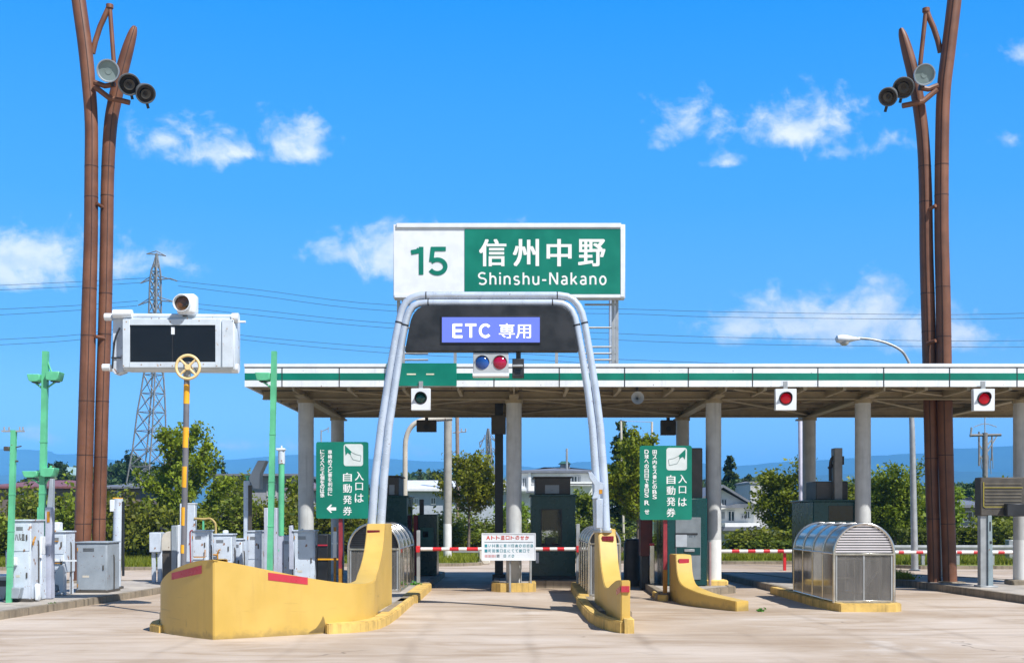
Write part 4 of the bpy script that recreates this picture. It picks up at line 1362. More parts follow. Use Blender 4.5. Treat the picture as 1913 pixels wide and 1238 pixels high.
def booth(x0, x1, y0, y1, zb, zt, label, win=None, roofbox=None, sidewin=True, back_open=False):
    s = thing('toll_booth', label, 'toll booth', ((x0 + x1) / 2, (y0 + y1) / 2, zb), 'dark green toll booths')
    t = 0.05
    mb = MB()
    wx0, wx1, wz0, wz1 = win if win else (0, 0, 0, 0)
    def wall_y(y, yy):
        if not win:
            mb.box(x0, x1, y, yy, zb, zt)
            return
        mb.box(x0, wx0, y, yy, zb, zt).box(wx1, x1, y, yy, zb, zt).box(wx0, wx1, y, yy, zb, wz0).box(wx0, wx1, y, yy, wz1, zt)
    wall_y(y0, y0 + t); wall_y(y1 - t, y1)
    zwin = (zb + zt) / 2
    for xs in (x0, x1 - t):
        mb.box(xs, xs + t, y0 + t, y1 - t, zb, zwin).box(xs, xs + t, y0 + t, y0 + 0.3, zwin, zt).box(xs, xs + t, y1 - 0.3, y1 - t, zwin, zt).box(xs, xs + t, y0 + 0.3, y1 - 0.3, zt - 0.25, zt)
    part(mb, 'wall', M_DKGREEN, s)
    part(MB().box(x0 - 0.05, x1 + 0.05, y0 - 0.06, y1 + 0.06, zt, zt + 0.06, 0.01), 'roof', M_DKGREEN, s)
    part(MB().box(x0 - 0.02, x1 + 0.02, y0 - 0.02, y1 + 0.02, zb - 0.03, zb + 0.10, 0.01), 'plinth', M_DARK, s)
    for xs in (x0 + 0.01, x1 - 0.035):
        part(MB().box(xs, xs + 0.02, y0 + 0.3, y1 - 0.3, zwin, zt - 0.25), 'window', M_BGLASS, s)
    if win:
        part(MB().box(wx0, wx1, y0 + 0.012, y0 + 0.03, wz0, wz1), 'window', M_BGLASS, s)
        mbf = MB()
        f = 0.03
        mbf.box(wx0 - f, wx1 + f, y0 - 0.012, y0 - 0.001, wz1, wz1 + f).box(wx0 - f, wx1 + f, y0 - 0.012, y0 - 0.001, wz0 - f, wz0).box(wx0 - f, wx0, y0 - 0.012, y0 - 0.001, wz0, wz1).box(wx1, wx1 + f, y0 - 0.012, y0 - 0.001, wz0, wz1)
        part(mbf, 'window_frame', M_DARK, s)
    if win:
        part(MB().box(wx0 - .08, wx1 + .08, y0 + 0.16, y0 + 0.18, wz0 + (wz1 - wz0) * .42, zt - .02), 'dark_window_panel', M_DARK, s)  # dark panel added so the upper part of the window reads dark
        part(MB().box(x0 + t, x1 - t, y0 + 0.10, y0 + 0.55, wz0 - 0.06, wz0 - 0.02), 'counter', M_CABGREY, s)
        part(MB().box(wx0 + .1, wx0 + .4, y0 + 0.25, y0 + 0.45, wz0 - 0.02, wz0 + .22, .01), 'till', M_UNIT, s)
        part(MB().box(x0 + .12, wx0 - .08, y0 - .012, y0 - .001, wz0 - .5, wz0 - .2, .003), 'notice', M_WHITE, s)
    if roofbox:
        a, b, c = roofbox
        u = part(MB().box(a, b, y0 + 0.15, y1 - 0.3, zt + 0.06, c, 0.012).box(a - 0.05, b + 0.05, y0 + 0.1, y1 - 0.25, c, c + 0.04, 0.008), 'roof_unit', M_UNIT, s)
        part(MB().box(a + (b - a) * 0.28, a + (b - a) * 0.68, y0 + 0.135, y0 + 0.149, zt + 0.09, zt + (c - zt) * 0.62), 'vent_cover', M_CABGREY, s, u)
    return s

booth(PX(993, 33.4), PX(1075, 33.4), 33.4, 35.4, 0.20, PZ(927, 33.4), 'wide dark green toll booth right of the middle column, with a window seen through', win=(PX(1012, 33.4), PX(1048, 33.4), PZ(1018, 33.4), PZ(952, 33.4)), roofbox=(PX(1000, 33.4), PX(1066, 33.4), PZ(892, 33.4)))
booth(PX(716, 34.0), PX(760, 34.0), 34.0, 36.0, 0.17, PZ(929, 34.0), 'dark green toll booth with a roof unit behind the left domed shelter', roofbox=(PX(719, 34), PX(744, 34), PZ(890, 34)))
s = thing('machine_cabinet', 'dark teal machine cabinet between the left domed shelter and the grey street light', 'machine', (PX(797, 36.2), 36.2, 0.17))
part(MB().box(PX(781, 36.2), PX(816, 36.2), 36.2, 37.2, 0.17, PZ(960, 36.2), 0.015), 'body', M_DKGREEN, s)
part(MB().box(PX(772, 36.2), PX(780, 36.2), 36.22, 37.1, 0.17, PZ(962, 36.2), 0.01), 'side_post', M_RUST, s)
part(MB().box(PX(785, 36.2), PX(810, 36.2), 36.185, 36.199, 0.9, PZ(985, 36.2), 0.004), 'door', paint('door_teal', (0.01, 0.14, 0.13), 0.3, var=0.1), s)
part(MB().box(PX(790, 36.2), PX(800, 36.2), 36.175, 36.184, PZ(1003, 36.2), PZ(992, 36.2), 0.003), 'screen', M_BLACKGLASS, s)
part(MB().box(PX(782, 36.2), PX(790, 36.2), 36.5, 36.7, PZ(960, 36.2), PZ(932, 36.2), 0.01), 'roof_horn', M_UNIT, s)

# ticket machine booth behind the right ticket sign
Yt = 30.9
s = thing('ticket_booth', 'dark teal ticket machine booth with pale grey equipment panels behind the right ticket sign', 'ticket machine', (PX(1290, Yt), Yt, 0.17))
x0, x1 = PX(1246, Yt), PX(1321, Yt)
zt = PZ(930, Yt)
part(MB().box(x0, x1, Yt, Yt + 2.2, 0.17, zt, 0.02), 'wall', M_DKGREEN, s)
part(MB().box(PX(1262, Yt), PX(1309, Yt), Yt - 0.02, Yt - 0.001, PZ(1082, Yt), PZ(966, Yt), 0.006), 'panel', paint('machine_face', (0.20, 0.23, 0.25), 0.35, var=0.08), s)
part(MB().box(PX(1262, Yt), PX(1283, Yt), Yt - 0.032, Yt - 0.021, PZ(1021, Yt), PZ(998, Yt), 0.004), 'ticket_plate', paint('plate_pale', (0.42, 0.46, 0.50), 0.3, var=0.05), s)
part(MB().box(PX(1262, Yt), PX(1303, Yt), Yt - 0.034, Yt - 0.021, PZ(998, Yt), PZ(995, Yt), 0.002), 'ledge', M_DARK, s)
part(MB().box(PX(1264, Yt), PX(1308, Yt), Yt - 0.03, Yt - 0.021, PZ(1036, Yt), PZ(1022, Yt), 0.003), 'ticket_slot', M_DKGREEN, s)
part(MB().box(PX(1278, Yt), PX(1297, Yt), Yt - 0.055, Yt - 0.031, PZ(1030, Yt), PZ(1025, Yt), 0.006), 'ticket_tray', M_GALV, s)
mb = MB(); write_px(mb, '30 T', (1287, 1003), (1300, 1000), Yt - 0.022, 0.02)
part(mb, 'lettering', M_INKD, s)
part(MB().box(PX(1288, Yt), PX(1316, Yt), Yt + 0.3, Yt + 1.0, zt, PZ(835, Yt), 0.02), 'roof_unit', M_UNIT, s)
part(MB().box(PX(1237, Yt), PX(1245.5, Yt), Yt + 0.2, Yt + 1.8, 0.17, PZ(930, Yt), 0.01), 'side_glass', M_BGLASS, s)
part(MB().cyl((PX(1326, 31.1), 31.1, 0.17), (PX(1326, 31.1), 31.1, PZ(1012, 31.1)), 0.04, 10), 'guard_post', paint('guard_pinkgrey', (0.32, 0.22, 0.22), 0.5), s)

# booth behind the silver shelter
Yb = 31.6
s = thing('toll_booth', 'green toll booth with a tall grey roof unit behind the silver domed shelter', 'toll booth', (PX(1552, Yb), Yb, 0.17), 'dark green toll booths')
part(MB().box(PX(1519, Yb), PX(1600, Yb), Yb, Yb + 2.4, 0.17, PZ(936, Yb), 0.02), 'wall', M_DKGREEN, s)
part(MB().box(PX(1548, Yb), PX(1594, Yb), Yb - 0.012, Yb - 0.001, PZ(972, Yb), PZ(944, Yb), 0.004), 'window', M_BLACKGLASS, s)
part(MB().box(PX(1516, Yb), PX(1602, Yb), Yb - 0.06, Yb + 2.46, PZ(936, Yb), PZ(933, Yb), 0.008), 'roof', M_DKGREEN, s)
part(MB().box(PX(1530, Yb), PX(1590, Yb), Yb + 0.3, Yb + 1.4, PZ(933, Yb), PZ(898, Yb), 0.02), 'roof_unit', M_UNIT, s)
part(MB().box(PX(1561, Yb), PX(1576, Yb), Yb + 0.1, Yb + 0.45, PZ(933, Yb), PZ(836, Yb), 0.012), 'duct', paint('duct_grey', (0.20, 0.20, 0.19), 0.5, var=0.1), s)
mb = MB()
mb.tube(spline([P(1551, 898, Yb + .3), P(1551, 870, Yb + .3), P(1554, 856, Yb + .25), P(1563, 851, Yb + .2)], 5), 0.04, 8)
mb.tube([P(1548, 875, Yb + .3), P(1556, 868, Yb + .3)], 0.05, 6)
mb.box(PX(1576, Yb), PX(1580, Yb), Yb + .15, Yb + .3, PZ(867, Yb), PZ(851, Yb))
part(mb, 'cable', M_DARK, s)

# ------------------------------------------------------------------ electronic message sign on the left
YV = 24.0
v = thing('message_sign', 'pale grey electronic message sign with a blank black screen on the left', 'message sign', (PX(330, YV), YV, PZ(690, YV)))
M_VMS = paint('vms_pale', (0.58, 0.65, 0.72), 0.35, var=0.04, rust=0.45, rustscale=7, streak=0.08, rustcol=(0.42, 0.24, 0.10))
part(MB().box(PX(226, YV), PX(438, YV), YV + 0.06, YV + 0.55, PZ(690, YV), PZ(592, YV), 0.05, seg=2), 'housing', M_VMS, v)
sx0, sx1, sz0, sz1 = PX(242, YV), PX(402, YV), PZ(676, YV), PZ(607, YV)
fx0, fx1, fz0, fz1 = PX(229, YV), PX(412, YV), PZ(686, YV), PZ(596, YV)
mb = MB().box(fx0, sx0, YV, YV + 0.058, fz0, fz1, .006).box(sx1, fx1, YV, YV + 0.058, fz0, fz1, .006).box(sx0, sx1, YV + 0.001, YV + 0.057, fz0, sz0, .004).box(sx0, sx1, YV + 0.001, YV + 0.057, sz1, fz1, .004)
bz = part(mb, 'bezel', M_VMS, v)
part(MB().box(PX(414, YV), PX(436, YV), YV + 0.02, YV + 0.058, fz0, fz1, .01), 'side_panel', M_VMS, v)
part(MB().box(sx0, sx1, YV + 0.035, YV + 0.055, sz0, sz1), 'screen', M_BLACKGLASS, v)
part(MB().box(PX(319, YV), PX(325.5, YV), YV + 0.028, YV + 0.0345, PZ(624, YV), PZ(610, YV)), 'screen_label', M_WHITE, v)
part(MB().box(PX(320.5, YV), PX(322.5, YV), YV + 0.029, YV + 0.034, PZ(676, YV), PZ(625, YV)), 'screen_seam', M_DARK, v)
mb = MB()
mb.cyl(P(208, 590, YV + .2), P(444, 592, YV + .2), 0.055, 14)
part(mb, 'top_tube', M_VMS, v)
part(MB().cyl(P(212, 586, YV + .1), P(247, 586, YV + .1), 0.085, 16), 'cap_roll', M_WHITE, v)
part(MB().cyl(P(196, 592, YV + .2), P(210, 592, YV + .2), 0.075, 14), 'end_cap', M_WHITE, v)
part(MB().cyl(P(434, 594, YV + .12), P(446, 594, YV + .12), 0.10, 14), 'end_cap', M_WHITE, v)
part(MB().cyl(P(444, 601, YV + .2), P(459, 601, YV + .2), 0.022, 10), 'stub_rod', M_WHITE, v)
mb = MB()
mb.cyl(P(205, 688, YV + .35), P(444, 691, YV + .35), 0.07, 14)
part(mb, 'bottom_tube', M_VMS, v)
part(MB().cyl(P(192, 686, YV + .2), P(206, 686, YV + .2), 0.07, 14), 'end_cap', M_WHITE, v)
part(MB().cyl(P(434, 688, YV + .2), P(446, 688, YV + .2), 0.095, 14), 'end_cap', M_WHITE, v)
part(MB().prism([(PX(204, YV), PZ(592, YV)), (PX(226, YV), PZ(590, YV)), (PX(224, YV), PZ(692, YV)), (PX(208, YV), PZ(697, YV)), (PX(202, YV), PZ(690, YV))], YV + .22, YV + .5, .012), 'side_bracket', M_CAB, v)
mb = MB()
mb.tube(spline([P(224, 612, YV + .15), P(216, 630, YV + .14), P(212, 655, YV + .14), P(210, 688, YV + .14)], 5), 0.02, 8)
mb.tube([P(208, 668, YV + .2), P(226, 668, YV + .2)], 0.015, 6)
part(mb, 'cable', M_DARK, v)
mb = MB()
for px_, py_ in ((236, 601), (283, 594.5), (297, 594.5), (318, 601), (350, 594.5), (372, 599), (233, 615), (424, 614), (264, 681), (300, 681), (322, 683), (380, 680), (436, 596), (231, 683), (405, 683)):
    mb.lathe([(0, .006), (.012, .004), (.013, 0)], Matrix.Translation(P(px_, py_, YV)) @ Matrix.Rotation(R(90), 4, 'X'), 8)
part(mb, 'bolts', paint('bolt_rust', (0.35, 0.22, 0.12), 0.6), v)

Ybn = 23.95
s = thing('warning_beacon', 'white hooded amber beacon standing on top of the message sign', 'beacon', P(346, 590, Ybn))
part(MB().box(PX(328, Ybn), PX(364, Ybn), Ybn + .02, Ybn + .34, PZ(586, Ybn), PZ(547, Ybn), 0.07, seg=3), 'housing', M_WHITE, s)
cc = P(341, 567, Ybn)
M = Matrix.Translation(cc) @ Matrix.Rotation(R(90), 4, 'X')
part(MB().lathe([(0.168, -0.03), (0.172, 0.10), (0.160, 0.10), (0.156, 0.0), (0.15, -0.02)], M, 28), 'hood', M_WHITE, s)
part(MB().lathe([(0, 0.012), (0.05, 0.020), (0.11, 0.016), (0.157, -0.005)], M, 24), 'lens', paint('lens_amber', (0.09, 0.032, 0.006), 0.15, var=0.4, nscale=7, coat=0.5), s)
part(MB().cyl(P(346, 591, Ybn + .2), P(346, 584, Ybn + .2), 0.05, 12), 'stem', M_UNIT, s)

# striped pole with a hand wheel
Yp = 23.6
s = thing('striped_pole', 'orange and grey banded pole carrying the message sign, topped by a cream hand wheel', 'pole', (PX(342, Yp), Yp, 0.15))
def polept(py):
    t_ = (py - 690) / (1060 - 690)
    return Vector((PX(349.5 - 7.5 * t_, Yp), Yp, PZ(py, Yp)))
part(MB().cyl(Vector((PX(341, Yp), Yp, 0.0)), polept(684), 0.058, 16), 'shaft', M_GREYBAND, s)
for a, c_ in ((718, 754), (798, 836), (871, 910), (947, 981), (1017, 1033)):
    part(MB().cyl(polept(c_), polept(a), 0.0605, 16), 'orange_band', M_GOLD, s)
part(MB().cyl(polept(704), polept(676), 0.075, 16).tube([polept(690), polept(690) + Vector((0, 0.75, 0.02))], 0.05, 10), 'socket', M_GALV, s)
wc = P(351, 685.5, Yp - 0.16)
mb = MB()
ro = 21.8 * Yp / F
ring = [wc + Vector((ro * math.cos(2 * math.pi * k / 40), 0, ro * math.sin(2 * math.pi * k / 40))) for k in range(41)]
mb.tube(ring, 0.029, 10, cap=False)
wheel = part(mb, 'hand_wheel', M_CREAM, s, ang=80)
mb = MB()
for k in range(4):
    a = R(45 + 90 * k)
    mb.tube([wc, wc + Vector((ro * math.cos(a), 0, ro * math.sin(a)))], 0.027, 8, r1=0.02)
part(mb, 'spoke', M_CREAM, s, wheel)
part(MB().cyl(wc + Vector((0, -0.035, 0)), wc + Vector((0, 0.2, 0)), 0.055, 16), 'hub', M_CREAM, s, wheel)
part(MB().box(PX(337, Yp), PX(345.5, Yp), Yp - .1, Yp + .1, 0.0, 0.16, .01), 'foot', M_GALV, s)

# ------------------------------------------------------------------ green floodlight poles
def flood_pole(label, foot, top_px, top_py, Y, w, arms, second=None, strut=True, name='floodlight_pole', boxmat=None, shaft_to=None):
    base = Vector((PX(foot[0], Y), Y, PZ(foot[1], Y)))
    tip = P(top_px, top_py, Y)
    s = thing(name, label, 'light pole', tuple(base), 'green poles on the left islands')
    mb = MB().tube([base, tip], w, 4, square=True)
    for f in (.22, .42, .63):
        p = base.lerp(tip, f)
        mb.box(p.x - w * 1.14, p.x + w * 1.14, p.y - w * 1.14, p.y + w * 1.14, p.z - .012, p.z + .012)
    part(mb, 'shaft', M_POLEGREEN, s)
    part(MB().box(base.x - w * 1.9, base.x + w * 1.9, base.y - w * 1.9, base.y + w * 1.9, base.z - .01, base.z + .03), 'foot_plate', M_POLEGREEN, s)
    for ax0, ax1, ay0, ay1, sgn in arms:
        z0, z1 = PZ(ay1, Y), PZ(ay0, Y)
        x0, x1 = PX(ax0, Y), PX(ax1, Y)
        poly = [(x0, z1), (x1, z1), (x1 - 0.04 * (sgn > 0), z0 + 0.03), (x1 - 0.08, z0), (x0 + 0.08, z0), (x0 + 0.04 * (sgn < 0), z0 + 0.03)]
        bx = part(MB().prism(poly, Y - 0.17, Y + 0.17, 0.012), 'floodlight', M_POLEGREEN, s)
        part(MB().box(x0 + 0.1, x1 - 0.1, Y - 0.13, Y + 0.13, z0 - 0.02, z0 - 0.001), 'lamp_glass', M_DARK, s, bx)
        cx = (x0 + x1) / 2
        tp = base.lerp(tip, (PZ(ay1 + 16, Y) - base.z) / (tip.z - base.z))
        part(MB().tube(spline([tp, ((cx + tp.x) / 2, Y, z0 - 0.10), (cx, Y, z0 - 0.02)], 4), 0.022, 8), 'bracket', M_POLEGREEN, s)
    return s

fp = flood_pole('tall green pole with two green floodlights near the left edge', (75.5, 1114), 85.5, 656, 26.8, 0.062, [(55, 79, 700, 714, -1), (90, 116, 695, 712, 1), (46, 74, 880, 892, -1), (80, 106, 874, 891, 1)])
part(MB().tube([P(88, 672, 26.8), P(97, 697, 26.8)], 0.02, 6), 'stay', M_POLEGREEN, fp)
part(MB().tube([P(86, 890, 26.9), P(96, 870, 26.9)], 0.03, 6), 'stay', M_POLEGREEN, fp)
flood_pole('tall green pole with one green floodlight in front of the canopy end', (504, 1075), 512.5, 656, 28.0, 0.062, [(478.5, 506, 697, 712, -1)])
s = flood_pole('slender green pole nearest the left edge with a small crossarm', (17, 1128), 26, 803, 25.4, 0.052, [])
mb = MB().box(PX(4, 25.4), PX(45, 25.4), 25.36, 25.44, PZ(806.5, 25.4), PZ(803.5, 25.4))
for px_ in (8, 17, 37, 43):
    mb.cyl(P(px_, 803, 25.4), P(px_, 797, 25.4), 0.018, 8)
part(mb, 'crossarm', M_GALV, s)
part(MB().box(PX(10, 25.4), PX(20, 25.4), 25.3, 25.42, PZ(842, 25.4), PZ(834, 25.4), .01), 'junction_box', M_UNIT, s)
part(MB().tube([P(26, 836, 25.4), P(40, 833, 25.4)], 0.015, 6), 'stub_arm', M_UNIT, s)
part(MB().tube(spline([P(24, 878, 25.4), P(19, 870, 25.4), P(22, 862, 25.4), P(34, 861, 25.4)], 4), 0.02, 8), 'bracket', M_UNIT, s)
Yg = 29.5
s = thing('beacon_post', 'pale round post sleeved in green, right of the green floodlight pole', 'post', (PX(522, Yg), Yg, 0.17), 'green poles on the left islands')
part(MB().tube([P(525, 1000, Yg), P(526, 862, Yg)], 0.075, 12), 'green_sleeve', M_POLEGREEN, s)
part(MB().tube([(PX(524.5, Yg), Yg, 0.17), P(525, 1000, Yg)], 0.06, 4, square=True), 'shaft', M_LAV, s)
part(MB().cyl(P(526, 866, Yg), P(526, 838, Yg), 0.085, 14), 'cap_tube', M_CAB, s)
part(MB().box(PX(517, Yg), PX(533, Yg), Yg - .1, Yg + .1, PZ(841, Yg), PZ(837, Yg), .01).cyl(P(526, 838, Yg), P(526, 832, Yg), .02, 8), 'cap', M_WHITE, s)

# ------------------------------------------------------------------ tall brown light masts
def mast(sign, px, outer, inner, lamps, label, Y):
    """outer, inner: (px, py, half width px) from the top downwards"""
    base_z = 0.14
    bx = PX(outer[-1][0], Y)
    s = thing('light_mast', label, 'light mast', (bx, Y, base_z), 'brown twin-pole light masts')
    def pole(pts, Yq):
        sp = spline([(a, b, c) for a, b, c in pts], 6)
        P3 = [P(v.x, v.y, Yq) for v in sp]
        rr = [max(0.02, v.z * Yq / F) for v in sp]
        return P3, rr
    Pa, ra = pole(outer, Y)
    part(MB().tube(Pa, ra, 18), 'outer_pole', M_BROWN, s, ang=70)
    Pb, rb = pole(inner, Y + 0.25)
    part(MB().tube(Pb, rb, 18), 'inner_pole', M_BROWN, s, ang=70)
    for P3, rr in ((Pa, ra), (Pb, rb)):
        mb = MB()
        for py in (306, 372, 540, 622, 742, 860, 975):
            z = PZ(py, Y)
            i = min(range(len(P3)), key=lambda k: abs(P3[k].z - z))
            mb.cyl(P3[i] - Vector((0, 0, .012)), P3[i] + Vector((0, 0, .012)), rr[i] + 0.004, 18)
        part(mb, 'joint_ring', M_BROWNJ, s)
    for P3, rr in ((Pa, ra), (Pb, rb)):
        part(MB().tube([p + Vector((sign * r_ * .42, -r_ * .92, 0)) for p, r_ in zip(P3, rr)], 0.013, 4), 'weld_seam', M_BROWNJ, s)
    for a, b_ in px['ties']:
        part(MB().tube([P(a[0], a[1], Y - 0.12), P(b_[0], b_[1], Y + 0.1)], 0.05, 8), 'tie_bar', M_BROWN, s)
    part(MB().tube([P(x, y, Y + .1) for x, y in px['bow']], 0.075, 10).tube([P(px['bow'][-1][0], px['bow'][-1][1], Y + .1), P(*px['strut'], Y + .1)], 0.06, 10).cyl(P(px['bow'][-1][0], px['bow'][-1][1] - 2, Y + .1), P(px['bow'][-1][0], px['bow'][-1][1] + 5, Y + .1), .1, 10), 'bow', M_BROWN, s)
    for pts in px['arms']:
        part(MB().tube([P(x, y, Y - 0.2) for x, y in pts], 0.075, 8), 'lamp_arm', M_BROWN, s)
    for (lx, ly, r_, dirv, m_) in lamps:
        c = P(lx, ly, Y - 0.55)
        d = Vector(dirv).normalized()
        M = Matrix.Translation(c) @ d.to_track_quat('Z', 'Y').to_matrix().to_4x4()
        rr = r_ * Y / F
        lm = part(MB().lathe([(0, -1.2 * rr), (rr * .55, -1.15 * rr), (rr * .8, -0.75 * rr), (rr * 0.97, -0.1 * rr), (rr * 1.05, 0.1 * rr), (rr * 1.05, .32 * rr), (rr * .95, .32 * rr), (rr * .88, .1 * rr)], M, 24), 'floodlight', M_CABGREY if m_ else paint('lamp_grey', (0.13, 0.14, 0.15), 0.4, var=0.08), s)
        part(MB().lathe([(0, .10 * rr), (rr * .30, .13 * rr), (rr * .32, .10 * rr), (rr * .89, .11 * rr)], M, 24), 'lamp_glass', paint('lamp_face', (0.24, 0.31, 0.31), 0.2, var=0.06) if m_ else M_BLACKGLASS, s, lm)
        if not m_:
            part(MB().lathe([(rr * .22, .10 * rr), (rr * .5, .30 * rr), (rr * .52, .30 * rr), (rr * .26, .10 * rr)], M, 20), 'reflector', M_UNIT, s, lm)
        part(MB().tube([c - d * rr * 0.6, c + Vector((0, 0.3, -0.32))], 0.04, 8), 'yoke', M_DARK, s, lm)
    part(MB().box(bx - 0.32, bx + 0.32, Y - 0.3, Y + 0.3, base_z - 0.1, base_z + 0.06, .015), 'footing', M_KERB, s)
    return s

mast(1, dict(ties=[((180, 380), (193, 388)), ((178, 628), (195, 632))], bow=[(173, 100), (178, 78), (187, 50), (197, 28), (205, 11)], strut=(213, 122), arms=[[(176, 154), (196, 161), (216, 158)], [(178, 163), (205, 184), (226, 188), (242, 192)]]),
     [(142, -60, 13), (147, 0, 13), (158, 80, 13), (166, 160, 12.5), (170.5, 230, 12), (170.5, 330, 12.4), (169.5, 450, 12.8), (166.5, 560, 13.4), (163, 700, 14.2), (159, 850, 15), (154.5, 1000, 15.5), (152, 1096, 15.5)],
     [(252, 50, 4), (248, 62, 8), (238, 95, 11), (226, 140, 12), (214, 190, 12.5), (206, 240, 12.2), (201, 330, 12), (199, 450, 12.2), (196, 600, 12.3), (191, 750, 12.3), (187, 900, 12.3), (184.5, 1000, 12.3), (183.5, 1096, 12.3)],
     [(203, 133, 19.5, (0.06, -1, -0.25), 1), (241, 157, 19, (0.35, -0.8, -0.55), 0), (271, 174, 17.5, (0.5, -0.7, -0.6), 0)],
     'tall brown twin-pole light mast with three floodlights on the left', 33.0)
mast(-1, dict(ties=[((1748, 384), (1735, 392)), ((1748, 636), (1732, 642))], bow=[(1757, 98), (1752, 76), (1744, 52), (1736, 34), (1730, 18)], strut=(1719, 122), arms=[[(1752, 160), (1734, 167), (1716, 164)], [(1750, 168), (1724, 190), (1706, 194), (1686, 198)]]),
     [(1788, -60, 13), (1783, 0, 13), (1771, 100, 13), (1763, 170, 12.8), (1760, 260, 12.6), (1759, 420, 13), (1762, 560, 13.6), (1764, 700, 14), (1767, 850, 13.8), (1772, 1000, 13), (1775, 1096, 13)],
     [(1683, 54, 4), (1687, 68, 8), (1696, 100, 10.5), (1706, 140, 11.2), (1717, 200, 11.5), (1725, 270, 11.5), (1729, 360, 12), (1731, 480, 12.6), (1735, 620, 13), (1738, 760, 12.6), (1741, 900, 12.4), (1744, 1000, 12.4), (1746, 1094, 12.4)],
     [(1726, 140, 18.5, (-0.06, -1, -0.25), 1), (1688, 163, 18.5, (-0.35, -0.8, -0.55), 0), (1660, 180, 16.5, (-0.5, -0.7, -0.6), 0)],
     'tall brown twin-pole light mast with three floodlights on the right', 32.4)

# ------------------------------------------------------------------ street lights
def street_light(label, pts, r, Y, head=None, white=None, mat=None, group='street lights beyond the plaza'):
    s = thing('street_light', label, 'street light', (pts[0][0], Y, pts[0][2]), group)
    part(MB().tube(pts, r, 12), 'pole', mat or M_GALV, s, ang=60)
    if head:
        hx, hz, d = head
        M = Matrix.Translation((hx, Y, hz)) @ Matrix.Rotation(R(90 * d), 4, 'Y') @ Matrix.Diagonal((0.75, 1, 1, 1))
        hd = part(MB().lathe([(0, -.42), (.06, -.40), (.11, -.2), (.19, .05), (.22, .25), (.17, .42), (0, .5)], M, 16), 'lamp_head', M_WHITE, s)
        part(MB().lathe([(0, -.16), (.14, -.10), (.19, 0)], Matrix.Translation((hx + d * 0.15, Y, hz - 0.10)), 14), 'lamp_glass', paint('lamp_cover', (0.5, 0.52, 0.5), 0.2), s, hd)
    if white:
        part(MB().cyl((pts[0][0], Y, pts[0][2] + .02), (pts[0][0], Y, white), r * 1.03 if isinstance(r, (int, float)) else r[0] * 1.03, 12), 'sunlit_or_white_band', M_SUNLIT_OR_WHITE, s)
    part(MB().cyl((pts[0][0], Y, pts[0][2] - 0.02), (pts[0][0], Y, pts[0][2] + 0.05), 0.2, 12), 'base_flange', M_GALV, s)
    return s

Y = 43.0
arm = spline([P(1698, 676, Y), P(1685, 656, Y), P(1660, 642, Y), P(1630, 634, Y), P(1603, 631, Y)], 5)
street_light('street light with an arched arm rising above the canopy roof on the right', [Vector((PX(1709, Y), Y, 0.0)), P(1704, 800, Y)] + arm, [0.13, 0.10] + [0.055 - 0.02 * k / len(arm) for k in range(len(arm))], Y, (PX(1585, Y), PZ(633, Y), -1))
Y = 46.0
street_light('plain pale street light pole left of the silver domed shelter', [Vector((PX(1498, Y), Y, 0.1)), P(1494, 680 + 40, Y)], 0.085, Y, mat=paint('pole_lilac', (0.62, 0.62, 0.74), 0.4, var=0.04))
Y = 50.0
street_light('grey street light pole with a white painted foot behind the boom', [Vector((PX(836, Y), Y, 0.1)), P(837, 760, Y)], 0.17, Y, white=PZ(978, Y), mat=paint('pole_concrete', (0.34, 0.33, 0.30), 0.8, var=0.08))
Y = 40.5
gp = spline([P(757, 840, Y), P(758, 822, Y), P(763, 805, Y), P(772, 793, Y), P(785, 786, Y), P(800, 784, Y), P(845, 781, Y)], 4)
street_light('pale gooseneck pole bending right just behind the left arch leg', [Vector((PX(756, Y), Y, 0.0))] + gp, 0.085, Y, mat=M_BEIGE, group=None)

